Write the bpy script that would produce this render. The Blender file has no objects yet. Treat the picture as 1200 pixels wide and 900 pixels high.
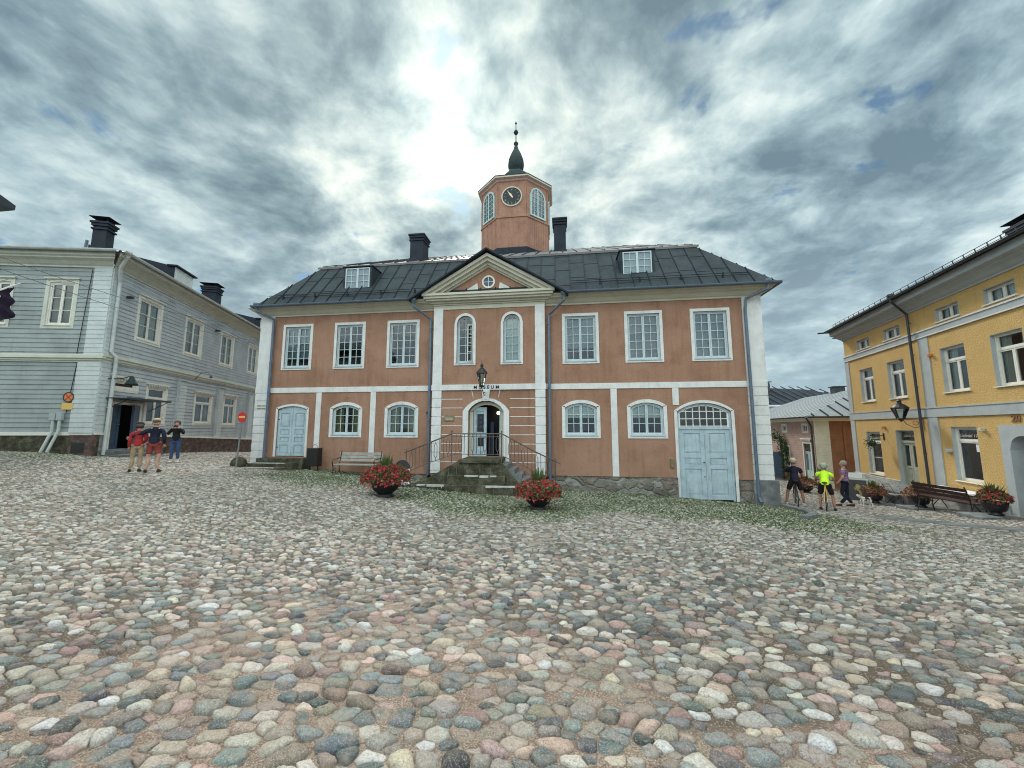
import bpy, bmesh, math, random
import numpy as np
from mathutils import Vector, Matrix
from math import sin, cos, pi, radians, sqrt, atan2, hypot
random.seed(7)
RNG = np.random.default_rng(11)
SC = bpy.context.scene
COL = SC.collection

# ------------------------------------------------------------------ camera
F_PX = 437.83
YAW, PITCH, ROLL = radians(-7.593), radians(6.675), radians(0.009)
CAM = Vector((2.965, -14.970, 0.861))
cd = bpy.data.cameras.new("camera"); cam = bpy.data.objects.new("camera", cd); COL.objects.link(cam)
cd.sensor_fit = 'HORIZONTAL'; cd.sensor_width = 36.0; cd.lens = 36.0 * F_PX / 1200.0
cd.clip_start = 0.05; cd.clip_end = 3000
fw = Vector((sin(YAW) * cos(PITCH), cos(YAW) * cos(PITCH), sin(PITCH)))
rt = Vector((cos(YAW), -sin(YAW), 0)); up = rt.cross(fw)
r2 = rt * cos(ROLL) + up * sin(ROLL); u2 = up * cos(ROLL) - rt * sin(ROLL)
cam.matrix_world = Matrix(((r2.x, u2.x, -fw.x, CAM.x), (r2.y, u2.y, -fw.y, CAM.y), (r2.z, u2.z, -fw.z, CAM.z), (0, 0, 0, 1)))
SC.camera = cam
SC.view_settings.view_transform = 'Standard'; SC.view_settings.look = 'None'
SC.view_settings.exposure = 0.08; SC.view_settings.gamma = 1.0
try: SC.view_settings.use_curve_mapping = False
except Exception: pass
SC.cycles.filter_width = 1.05; SC.cycles.max_bounces = 6; SC.cycles.diffuse_bounces = 3; SC.cycles.glossy_bounces = 3; SC.cycles.transparent_max_bounces = 8

# ------------------------------------------------------------------ sky and sun
SUN_EL, SUN_AZ = radians(43), radians(-18)          # azimuth from +Y towards +X
SUN = Vector((sin(SUN_AZ) * cos(SUN_EL), cos(SUN_AZ) * cos(SUN_EL), sin(SUN_EL)))
W = bpy.data.worlds.new("World"); SC.world = W; W.use_nodes = True
nt = W.node_tree; nt.nodes.clear()
class G:
    def __init__(s, nt): s.nt = nt
    def n(s, t, **k):
        o = s.nt.nodes.new(t)
        for a, b in k.items(): setattr(o, a, b)
        return o
    def put(s, sock, v):
        if isinstance(v, bpy.types.NodeSocket): s.nt.links.new(v, sock)
        elif v is not None: sock.default_value = v
    def m(s, op, a, b=None, c=None, clamp=False):
        o = s.n('ShaderNodeMath', operation=op); o.use_clamp = clamp
        s.put(o.inputs[0], a); s.put(o.inputs[1], b); s.put(o.inputs[2], c); return o.outputs[0]
    def v(s, op, a, b=None, out=0):
        o = s.n('ShaderNodeVectorMath', operation=op); s.put(o.inputs[0], a); s.put(o.inputs[1], b); return o.outputs[out]
    def mix(s, f, a, b, bt='MIX'):
        o = s.n('ShaderNodeMix', data_type='RGBA', blend_type=bt)
        s.put(o.inputs[0], f); s.put(o.inputs[6], a); s.put(o.inputs[7], b); return o.outputs[2]
    def noise(s, vec, scale, detail=4, rough=.55, dist=0.0, out=0):
        o = s.n('ShaderNodeTexNoise'); s.put(o.inputs['Vector'], vec); s.put(o.inputs['Scale'], scale)
        o.inputs['Detail'].default_value = detail; o.inputs['Roughness'].default_value = rough; o.inputs['Distortion'].default_value = dist
        return o.outputs[out]
    def ss(s, x, a, b, c=0., d=1.):
        o = s.n('ShaderNodeMapRange', interpolation_type='SMOOTHSTEP'); s.put(o.inputs[0], x)
        for i, q in enumerate((a, b, c, d)): s.put(o.inputs[1 + i], q)
        return o.outputs[0]
    def ramp(s, f, stops):
        o = s.n('ShaderNodeValToRGB'); s.put(o.inputs[0], f); e = o.color_ramp.elements
        while len(e) < len(stops): e.new(.5)
        for q, (p, c) in zip(e, stops): q.position = p; q.color = (*c, 1)
        return o.outputs[0]
    def xyz(s, x, y, z):
        o = s.n('ShaderNodeCombineXYZ'); s.put(o.inputs[0], x); s.put(o.inputs[1], y); s.put(o.inputs[2], z); return o.outputs[0]
    def sep(s, v):
        o = s.n('ShaderNodeSeparateXYZ'); s.put(o.inputs[0], v); return o.outputs
g = G(nt)
tc = g.n('ShaderNodeTexCoord').outputs['Generated']
d = g.v('NORMALIZE', tc); dx, dy, dz = g.sep(d)
zz = g.m('ADD', g.m('MAXIMUM', dz, 0.0), 0.28)
plane = g.xyz(g.m('DIVIDE', dx, zz), g.m('DIVIDE', dy, zz), 0.0)
warp = g.noise(plane, 1.3, 3, .5, 0, 1)
pl2 = g.v('ADD', plane, g.v('MULTIPLY', g.v('SUBTRACT', warp, (.5, .5, .5)), (.28, .28, 0)))
big = g.noise(g.v('ADD', pl2, (3.1, 7.7, 0)), 1.9, 3, .5)
mid = g.noise(g.v('ADD', pl2, (9.3, 2.2, 0)), 5.0, 7, .60, .1)
fine = g.noise(g.v('ADD', pl2, (1.3, 5.2, 0)), 15.0, 5, .55, .0)
dens = g.m('ADD', g.m('ADD', g.m('MULTIPLY', big, .48), g.m('MULTIPLY', mid, .38)), g.m('MULTIPLY', fine, .14))
sd = g.v('DOT_PRODUCT', d, tuple(SUN), 1)
glow = g.m('POWER', g.m('MAXIMUM', sd, 0.0), 24.0)
glow2 = g.m('POWER', g.m('MAXIMUM', sd, 0.0), 5.0)
hz = g.ss(dz, 0.05, 0.50, 1.0, 0.0)
# thin cloud (low density) passes light, thick cloud is grey-blue
t = g.m('ADD', g.m('SUBTRACT', dens, g.m('MULTIPLY', glow, .05)), g.m('MULTIPLY', hz, -.012))
cloud = g.ramp(t, [(0.375, (.84, .95, .94)), (0.435, (.59, .735, .76)), (0.485, (.40, .54, .595)), (0.535, (.26, .375, .435)), (0.59, (.165, .25, .31))])
cloud = g.mix(g.m('MULTIPLY', hz, .62), cloud, (.42, .555, .62, 1))
lum = g.m('ADD', 1.02, g.m('ADD', g.m('MULTIPLY', g.m('POWER', glow, 3.0), .30), g.m('MULTIPLY', glow2, .04)))
cloud = g.mix(1.0, cloud, g.xyz(g.m('MULTIPLY', lum, g.m('ADD', 1.0, g.m('MULTIPLY', glow2, .10))), g.m('MULTIPLY', lum, g.m('ADD', 1.0, g.m('MULTIPLY', glow2, .01))), g.m('MULTIPLY', lum, g.m('SUBTRACT', 1.0, g.m('MULTIPLY', glow2, .07)))), 'MULTIPLY')
sky = g.n('ShaderNodeTexSky', sky_type='NISHITA'); sky.sun_disc = False
sky.sun_elevation = SUN_EL; sky.sun_rotation = SUN_AZ; sky.dust_density = 1.0; sky.altitude = 20
hole = g.ss(g.noise(g.v('ADD', pl2, (4.4, 1.9, 0)), 5.0, 5, .55, .0), .615, .70)
holeL = g.m('MULTIPLY', hole, g.ss(dz, .1, .3))
clouds10 = g.mix(1.0, cloud, (10, 10, 10, 1), 'MULTIPLY')
col = g.mix(g.m('MULTIPLY', holeL, .8), clouds10, g.mix(1.0, sky.outputs[0], (.50, .72, .80, 1), 'MULTIPLY'))
# added fill: sky behind camera and overhead boosted and warmed to brighten facades, ground
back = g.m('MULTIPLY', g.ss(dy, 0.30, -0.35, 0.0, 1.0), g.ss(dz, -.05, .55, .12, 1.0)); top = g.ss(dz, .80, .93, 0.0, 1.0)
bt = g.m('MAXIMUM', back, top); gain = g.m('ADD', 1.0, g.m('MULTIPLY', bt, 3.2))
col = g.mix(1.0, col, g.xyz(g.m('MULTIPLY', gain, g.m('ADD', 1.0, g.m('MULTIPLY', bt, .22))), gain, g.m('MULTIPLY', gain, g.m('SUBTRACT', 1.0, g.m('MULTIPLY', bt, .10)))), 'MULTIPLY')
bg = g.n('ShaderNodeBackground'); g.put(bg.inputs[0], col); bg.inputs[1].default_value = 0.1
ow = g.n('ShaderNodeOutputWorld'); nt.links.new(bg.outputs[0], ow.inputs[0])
sl = bpy.data.lights.new("sun", 'SUN'); sl.energy = 2.4; sl.angle = radians(11); sl.color = (1, .95, .86)
so = bpy.data.objects.new("sun", sl); COL.objects.link(so)
so.rotation_euler = (-SUN).to_track_quat('-Z', 'Y').to_euler(); so.location = (0, 0, 40)

# ------------------------------------------------------------------ materials
MATS = {}
def mat(name, col, rough=.75, var=.12, scale=3.0, bump=.0, bscale=30., metal=0.0, spec=.35, hue=None, bdist=.02, detail=6, streak=0.):
    """painted / plastered / metal surface: base colour with broad and fine variation, fine bump"""
    if name in MATS: return MATS[name]
    m = bpy.data.materials.new(name); m.use_nodes = True; MATS[name] = m
    nt = m.node_tree; b = nt.nodes['Principled BSDF']; g = G(nt)
    P = g.n('ShaderNodeTexCoord').outputs['Object']
    f = g.noise(P, scale, detail, .62)
    lo = tuple(max(0, c * (1 - var * 1.6)) for c in col); hi = tuple(min(1, c * (1 + var * 1.1)) for c in col)
    if hue: hi = hue
    c = g.ramp(f, [(.3, lo), (.5, col), (.72, hi)])
    f2 = g.noise(P, scale * 9, 4, .7)
    c = g.mix(g.ss(f2, .35, .7, 0, var * .9), c, (*[q * .55 for q in col], 1))
    if streak:
        st = g.noise(g.v('MULTIPLY', P, (9, 9, .7)), 1.0, 5, .65)
        c = g.mix(g.ss(st, .52, .75, 0, streak), c, (*[q * .45 for q in col], 1))
    g.put(b.inputs['Base Color'], c)
    b.inputs['Metallic'].default_value = metal; b.inputs['Specular IOR Level'].default_value = spec
    g.put(b.inputs['Roughness'], g.m('ADD', rough - .08, g.m('MULTIPLY', f2, .16)))
    if bump:
        bn = g.n('ShaderNodeBump'); bn.inputs['Strength'].default_value = bump; bn.inputs['Distance'].default_value = bdist
        g.put(bn.inputs['Height'], g.noise(P, bscale, 4, .6)); nt.links.new(bn.outputs[0], b.inputs['Normal'])
    return m
def M(n): return MATS[n]

mat('white_plaster', (.66, .68, .67), .85, .09, 2.5, .35, 22, streak=.28)
mat('cream', (.54, .53, .43), .7, .07, 2, .1, 20, streak=.15)
mat('blue_wood', (.40, .51, .56), .7, .12, 3.5, .4, 40, spec=.2, streak=.5)
mat('blue_frame', (.49, .59, .62), .6, .08, 4)
mat('mint_frame', (.46, .60, .58), .6, .08, 4)
mat('white_wood', (.74, .73, .66), .6, .06, 4, .1, 30)
mat('cream_wood', (.58, .60, .52), .6, .08, 3, .15, 30, streak=.15)
mat('roof_metal', (.030, .044, .050), .68, .3, 1.2, .15, 6, spec=.22, streak=.35)
mat('roof_light', (.20, .225, .24), .7, .12, 1.2, .1, 6, spec=.45)
mat('roof_ridge', (.34, .33, .33), .5, .16, 1.0, .1, 6, spec=.5)
mat('roof_dark', (.020, .028, .040), .65, .2, 1.5, .12, 6, spec=.2)
mat('pipe_steel', (.10, .145, .20), .45, .15, 4, .05, 20, spec=.5)
mat('gutter_dark', (.03, .04, .05), .45, .2, 4, spec=.5)
mat('pipe_pale', (.55, .60, .58), .5, .1, 4, spec=.4)
mat('iron', (.012, .013, .015), .45, .2, 8, .1, 40, spec=.5)
mat('rail_iron', (.115, .095, .088), .6, .3, 14, .2, 60, spec=.4)
mat('copper_dark', (.014, .034, .034), .6, .3, 4, .1, 20, spec=.25)
mat('tower_board', (.36, .195, .135), .75, .16, 2.0, .2, 30, streak=.4)
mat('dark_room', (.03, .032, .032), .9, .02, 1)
mat('curtain_white', (.62, .67, .64), .9, .04, 2)
mat('curtain_olive', (.28, .27, .12), .9, .2, 6)
mat('blind_grey', (.24, .31, .34), .8, .03, 1)
mat('yellow_plaster', (.60, .40, .155), .9, .055, 1.3, 1., 26, bdist=.035, streak=.22)
mat('grey_plaster', (.40, .44, .45), .85, .08, 2, .3, 26)
mat('grey_paint', (.36, .38, .30), .6, .1, 4)
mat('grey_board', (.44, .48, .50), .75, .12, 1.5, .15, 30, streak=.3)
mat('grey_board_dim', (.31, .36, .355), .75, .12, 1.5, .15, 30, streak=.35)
mat('pale_board', (.55, .61, .61), .7, .08, 2, .15, 30, streak=.15)
mat('pink_board', (.44, .30, .25), .75, .1, 2, .1, 30, streak=.2)
mat('brown_board', (.24, .115, .062), .7, .15, 2, .1, 30, streak=.35)
mat('door_navy', (.022, .045, .095), .5, .15, 3, spec=.5)
mat('navy_door2', (.05, .09, .14), .5, .15, 3, spec=.5)
mat('bench_wood', (.30, .29, .26), .8, .2, 6, .3, 60, streak=.4)
mat('bench_brown', (.045, .022, .02), .55, .2, 6, .15, 40)
mat('table_grey', (.42, .42, .40), .6, .1, 5)
mat('sign_red', (.50, .02, .02), .4, .06, 6, spec=.5)
mat('sign_yellow', (.75, .48, .12), .4, .06, 6, spec=.5)
mat('sign_orange', (.60, .22, .05), .4, .08, 6, spec=.5)
mat('steel', (.30, .32, .33), .4, .1, 8, metal=.7)
mat('paper', (.72, .75, .76), .7, .04, 8)
mat('plaque', (.22, .20, .13), .4, .2, 12, metal=.4)
mat('black_paint', (.012, .012, .012), .45, .1, 8, spec=.5)
mat('clock_black', (.02, .025, .03), .5, .1, 8)
mat('gold_pale', (.72, .66, .48), .4, .05, 8)
mat('leaf', (.055, .10, .03), .6, .35, 6)
mat('leaf2', (.09, .13, .04), .6, .35, 6)
mat('petal_red', (.52, .02, .05), .6, .25, 10, hue=(.66, .06, .13))
mat('petal_pink', (.55, .16, .12), .6, .3, 10, hue=(.65, .30, .24))
mat('moss_stone', (.075, .072, .045), .95, .45, 3.2, 1., 9, bdist=.08, hue=(.19, .18, .13), streak=.5)
mat('slab_stone', (.15, .165, .165), .85, .2, 3, .5, 16, hue=(.27, .28, .27))
mat('lime', (.50, .52, .49), .85, .2, 6, .4, 20)
mat('red_granite', (.105, .070, .060), .85, .35, 4, .8, 14, bdist=.04, hue=(.26, .17, .14))
mat('rope', (.16, .17, .17), .6, .1, 8)

def glass_mat():
    m = bpy.data.materials.new('window_glass'); m.use_nodes = True; nt = m.node_tree; nt.nodes.clear(); g = G(nt)
    P = g.n('ShaderNodeTexCoord').outputs['Object']
    bn = g.n('ShaderNodeBump'); bn.inputs['Strength'].default_value = .05; bn.inputs['Distance'].default_value = .05
    g.put(bn.inputs['Height'], g.noise(P, 2.2, 2, .5))
    tr = g.n('ShaderNodeBsdfTransparent'); tr.inputs[0].default_value = (.80, .88, .86, 1)
    gl = g.n('ShaderNodeBsdfGlossy'); gl.inputs['Roughness'].default_value = .03; gl.inputs[0].default_value = (.9, .95, 1, 1)
    nt.links.new(bn.outputs[0], gl.inputs['Normal'])
    fr = g.n('ShaderNodeFresnel'); fr.inputs[0].default_value = 1.5; nt.links.new(bn.outputs[0], fr.inputs['Normal'])
    mx = g.n('ShaderNodeMixShader'); g.put(mx.inputs[0], g.m('ADD', g.m('MULTIPLY', fr.outputs[0], 1.2), .03, clamp=True))
    nt.links.new(tr.outputs[0], mx.inputs[1]); nt.links.new(gl.outputs[0], mx.inputs[2])
    o = g.n('ShaderNodeOutputMaterial'); nt.links.new(mx.outputs[0], o.inputs[0]); MATS['glass'] = m
glass_mat()

def orange_mat():
    m = bpy.data.materials.new('orange_plaster'); m.use_nodes = True; nt = m.node_tree; b = nt.nodes['Principled BSDF']; g = G(nt)
    P = g.n('ShaderNodeTexCoord').outputs['Object']; x, y, z = g.sep(P)
    f = g.noise(P, 1.1, 7, .62)
    c = g.ramp(f, [(.3, (.265, .152, .102)), (.5, (.312, .182, .124)), (.7, (.350, .214, .150))])
    f2 = g.noise(P, 16, 6, .7)
    c = g.mix(g.ss(f2, .50, .75, 0, .35), c, (.27, .115, .07, 1))
    st = g.noise(g.v('MULTIPLY', P, (4.5, 4.5, .45)), 1.0, 6, .65); c = g.mix(g.ss(st, .47, .70, 0, .46), c, (.21, .10, .06, 1))
    pt = g.noise(g.v('ADD', P, (7, 3, 1)), .55, 5, .6); c = g.mix(g.ss(pt, .50, .57, 0, .32), c, (.40, .24, .17, 1))
    # damp, rust coloured foot of the wall and flaked patches near the plinth
    low = g.ss(g.m('ADD', z, g.m('MULTIPLY', g.m('SUBTRACT', g.noise(P, 2.5, 6, .65), .5), 1.8)), -.1, -1.0)
    c = g.mix(g.m('MULTIPLY', low, .55), c, (.30, .10, .045, 1))
    fl = g.m('MULTIPLY', g.ss(g.noise(g.v('MULTIPLY', P, (1, 1, 1.8)), 5.5, 6, .65), .60, .64), g.ss(z, -.45, -.85))
    c = g.mix(g.m('MULTIPLY', fl, .7), c, (.17, .06, .04, 1))
    sp = g.ss(g.noise(P, 3.7, 5, .7), .72, .76)
    c = g.mix(g.m('MULTIPLY', sp, .4), c, (.5, .36, .27, 1))
    g.put(b.inputs['Base Color'], c); b.inputs['Roughness'].default_value = .9; b.inputs['Specular IOR Level'].default_value = .2
    bn = g.n('ShaderNodeBump'); bn.inputs['Strength'].default_value = .5; bn.inputs['Distance'].default_value = .03
    g.put(bn.inputs['Height'], g.m('ADD', g.noise(P, 22, 5, .65), g.m('MULTIPLY', fl, -.4))); nt.links.new(bn.outputs[0], b.inputs['Normal'])
    MATS['orange'] = m
orange_mat()

def rubble_mat():
    m = bpy.data.materials.new('rubble'); m.use_nodes = True; nt = m.node_tree; b = nt.nodes['Principled BSDF']; g = G(nt)
    P = g.n('ShaderNodeTexCoord').outputs['Object']
    WP = g.v('ADD', g.v('MULTIPLY', P, (1, 1, 1.5)), g.v('MULTIPLY', g.noise(P, 2.5, 4, .6, 0, 1), (.5, .5, .5))); v = g.n('ShaderNodeTexVoronoi', feature='F1'); g.put(v.inputs['Vector'], WP); v.inputs['Scale'].default_value = 2.2
    h = g.sep(v.outputs['Color'])[0]
    c = g.ramp(h, [(.0, (.14, .13, .11)), (.4, (.24, .235, .20)), (.7, (.20, .16, .14)), (1, (.32, .33, .30))])
    c = g.mix(g.ss(g.noise(P, 3, 6, .7), .45, .7, 0, .6), c, (.10, .11, .06, 1))
    c = g.mix(g.ss(g.noise(P, 12, 6, .7), .5, .8, 0, .5), c, (.42, .42, .38, 1))
    g.put(b.inputs['Base Color'], c); b.inputs['Roughness'].default_value = .95
    e = g.n('ShaderNodeTexVoronoi', feature='DISTANCE_TO_EDGE'); g.put(e.inputs['Vector'], WP); e.inputs['Scale'].default_value = 2.2
    bn = g.n('ShaderNodeBump'); bn.inputs['Strength'].default_value = 1; bn.inputs['Distance'].default_value = .08
    g.put(bn.inputs['Height'], g.m('ADD', g.m('MULTIPLY', g.ss(e.outputs[0], 0, .16), .55), g.m('MULTIPLY', g.noise(P, 9, 6, .7), 1.3))); nt.links.new(bn.outputs[0], b.inputs['Normal'])
    MATS['rubble'] = m
rubble_mat()

# ------------------------------------------------------------------ mesh builder
class MB:
    def __init__(s, T=None): s.V = []; s.F = []; s.T = T or Matrix(); s.mi = []
    def add(s, vs, fs):
        b = len(s.V); T = s.T
        s.V += [tuple(T @ Vector(v)) for v in vs]; s.F += [tuple(b + i for i in f) for f in fs]
    def box(s, x0, x1, y0, y1, z0, z1):
        s.add([(x0, y0, z0), (x1, y0, z0), (x1, y1, z0), (x0, y1, z0), (x0, y0, z1), (x1, y0, z1), (x1, y1, z1), (x0, y1, z1)],
              [(0, 3, 2, 1), (4, 5, 6, 7), (0, 1, 5, 4), (1, 2, 6, 5), (2, 3, 7, 6), (3, 0, 4, 7)])
    def quad(s, a, b, c, d): s.add([a, b, c, d], [(0, 1, 2, 3)])
    def prism(s, pts, h, axis='y'):
        """closed outline pts (list of 3d) extruded by vector h"""
        n = len(pts); h = Vector(h); a = [Vector(p) for p in pts]; b = [p + h for p in a]
        s.add(a + b, [tuple(range(n))[::-1], tuple(range(n, 2 * n))] + [(i, (i + 1) % n, n + (i + 1) % n, n + i) for i in range(n)])
    def tube(s, pts, r, n=8, cap=True):
        pts = [Vector(p) for p in pts]; k = len(pts); rs = r if isinstance(r, (list, tuple)) else [r] * k
        vs = []; fs = []; prev = None
        for i, p in enumerate(pts):
            t = (pts[min(i + 1, k - 1)] - pts[max(i - 1, 0)])
            t = t.normalized() if t.length > 1e-9 else Vector((0, 0, 1))
            if prev is None: a = t.orthogonal().normalized()
            else:
                a = prev - t * prev.dot(t); a = a.normalized() if a.length > 1e-6 else t.orthogonal().normalized()
            prev = a; b = t.cross(a)
            for j in range(n): q = 2 * pi * j / n; vs.append(p + (a * cos(q) + b * sin(q)) * rs[i])
        for i in range(k - 1):
            for j in range(n): fs.append((i * n + j, i * n + (j + 1) % n, (i + 1) * n + (j + 1) % n, (i + 1) * n + j))
        if cap: fs += [tuple(range(n))[::-1], tuple(range((k - 1) * n, k * n))]
        s.add(vs, fs)
    def lathe(s, prof, c=(0, 0, 0), n=16, flat=0.0):
        cx, cy, cz = c; vs = []; fs = []; k = len(prof)
        for (r, z) in prof:
            for j in range(n): q = 2 * pi * (j + flat) / n; vs.append((cx + r * cos(q), cy + r * sin(q), cz + z))
        for i in range(k - 1):
            for j in range(n): fs.append((i * n + j, i * n + (j + 1) % n, (i + 1) * n + (j + 1) % n, (i + 1) * n + j))
        fs += [tuple(range(n))[::-1], tuple(range((k - 1) * n, k * n))]
        s.add(vs, fs)
    def bar(s, a, b, w, h):
        """rectangular bar a->b, w sideways, h upwards"""
        a = Vector(a); b = Vector(b); t = (b - a).normalized(); x = t.cross(Vector((0, 0, 1)))
        x = x.normalized() if x.length > 1e-6 else Vector((1, 0, 0)); y = x.cross(t)
        x = x * w / 2; y = y * h / 2
        s.add([a - x - y, a + x - y, a + x + y, a - x + y, b - x - y, b + x - y, b + x + y, b - x + y],
              [(0, 3, 2, 1), (4, 5, 6, 7), (0, 1, 5, 4), (1, 2, 6, 5), (2, 3, 7, 6), (3, 0, 4, 7)])
    def build(s, name, m, parent=None, smooth=False, bevel=0, label=None):
        off = parent_off(parent)
        me = bpy.data.meshes.new(name); me.from_pydata([(v[0] - off.x, v[1] - off.y, v[2] - off.z) for v in s.V], [], s.F)
        if isinstance(m, str): m = MATS[m]
        me.materials.append(m)
        if smooth: me.polygons.foreach_set('use_smooth', [True] * len(me.polygons))
        me.update()
        o = bpy.data.objects.new(name, me); COL.objects.link(o)
        if parent: o.parent = parent
        if bevel:
            bv = o.modifiers.new('bevel', 'BEVEL'); bv.width = bevel; bv.segments = 2; bv.limit_method = 'ANGLE'; bv.angle_limit = radians(40)
        if label: o['label'] = label
        return o
def parent_off(p):
    v = Vector((0, 0, 0))
    while p is not None: v = v + p.location; p = p.parent
    return v
def thing(name, label, cat, loc, group=None, kind=None):
    o = bpy.data.objects.new(name, None); COL.objects.link(o); o.location = loc; o.empty_display_size = .3
    o['label'] = label; o['category'] = cat
    if group: o['group'] = group
    return o
def tag(o, label, cat, group=None):
    o['label'] = label; o['category'] = cat
    if group: o['group'] = group
    return o
def centre(o):
    """move the origin of a single mesh thing to the middle of its base"""
    me = o.data; n = len(me.vertices); a = np.empty(n * 3); me.vertices.foreach_get('co', a); a = a.reshape(-1, 3)
    c = np.array([(a[:, 0].min() + a[:, 0].max()) / 2, (a[:, 1].min() + a[:, 1].max()) / 2, a[:, 2].min()])
    me.vertices.foreach_set('co', (a - c).ravel()); me.update(); o.location = Vector(o.location) + Vector(c); return o
def copy_tree(o, loc=None, rz=None, label=None, parent=None):
    c = o.copy(); COL.objects.link(c)
    if parent: c.parent = parent
    if loc is not None: c.location = loc
    if rz is not None: c.rotation_euler = (0, 0, rz)
    if label: c['label'] = label
    for ch in list(o.children): copy_tree(ch, parent=c)
    return c
def frameM(o, a):
    """local frame: x along the wall (viewer's right), y into the building, z up; a = angle of x"""
    return Matrix.Translation(Vector(o)) @ Matrix.Rotation(a, 4, 'Z')

# ------------------------------------------------------------------ terrain height
CP = np.array([(-10.5,-.3,-.74),(-5,-.3,-1.0),(0,-2.5,-1.47),(4.3,0,-1.53),(10.3,-.2,-1.86),(3,-15,-.72),(-8,-13,-.55),(13,-13,-.9),(3,-22,-.5),(-15,-22,.1),(20,-22,-.7),(-14.2,-3.4,-.1),(-20,-5,.15),(-15.5,2.5,-.45),(-18.2,8,-.8),(-12,4,-.6),(-12.5,-1,-.55),(-10,-5,-.6),(-6,-7,-.72),(2,-8,-1.15),(18.2,7,-2.75),(16.9,.6,-2.0),(15.3,1,-2.1),(17.3,-1.5,-1.75),(18.2,-4.5,-1.4),(11.9,-1,-1.98),(12,-6,-1.4),(14.2,3.5,-2.45),(15,14,-2.85),(0,12,-2),(22,24,-3.0),(27,40,-3.2)], float)
def phi(r2): return r2 * np.log(r2 + 1e-12) * .5
_n = len(CP)
_K = phi(((CP[:, None, :2] - CP[None, :, :2]) ** 2).sum(-1) + 1e-12) + np.eye(_n) * 8.0
_P = np.c_[np.ones(_n), CP[:, :2]]
_S = np.linalg.solve(np.block([[_K, _P], [_P.T, np.zeros((3, 3))]]), np.r_[CP[:, 2], 0, 0, 0])
def gz(x, y):
    x = np.asarray(x, float); y = np.asarray(y, float)
    r2 = (x[..., None] - CP[:, 0]) ** 2 + (y[..., None] - CP[:, 1]) ** 2
    z = phi(r2) @ _S[:_n] + _S[_n] + _S[_n + 1] * x + _S[_n + 2] * y
    rr = np.hypot(x - 2, y); k = np.clip((rr - 32) / 25, 0, 1); k = k * k * (3 - 2 * k)
    far = np.where(x > 5, -3.1, -1.0) 
    return np.clip(z, -3.6, .9) * (1 - k) + far * k
def gh(x, y): return float(gz(x, y))

# ------------------------------------------------------------------ ground and cobbles
def green_zone(x, y):
    """how overgrown the paving is (0..1): the strip in front of the museum"""
    yy = y + .55 * np.sin(x * .9) + .35 * np.sin(x * 2.3 + 1)
    edge = np.where(x < -2, -4.0, np.where(x < 3, -6.1, -5.7))
    a = np.clip((yy - edge) / 1.3, 0, 1) * np.clip((.3 - y) / .2, 0, 1)
    b = np.clip((x + 8.6) / 1.4, 0, 1) * np.clip((10.9 + .12 * (-y) - x) / .9, 0, 1)
    c = np.clip(1 - np.hypot((x + 15) / 2.2, (y + 4.2) / 1.1), 0, 1) * 1.5
    return np.clip(np.maximum(a * b, c), 0, 1)
def sandy(x, y):
    d = np.hypot(x - 2.6, (y + 14.2) * 1.05); w = .6 * np.sin(x * 1.1 + .5) + .5 * np.sin(y * 1.5 + x * .6) + .3 * np.sin(x * 2.9 - y * 2.1)
    return np.clip((4.3 + 1.6 * w - d) / 2.6, 0, 1)
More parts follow.
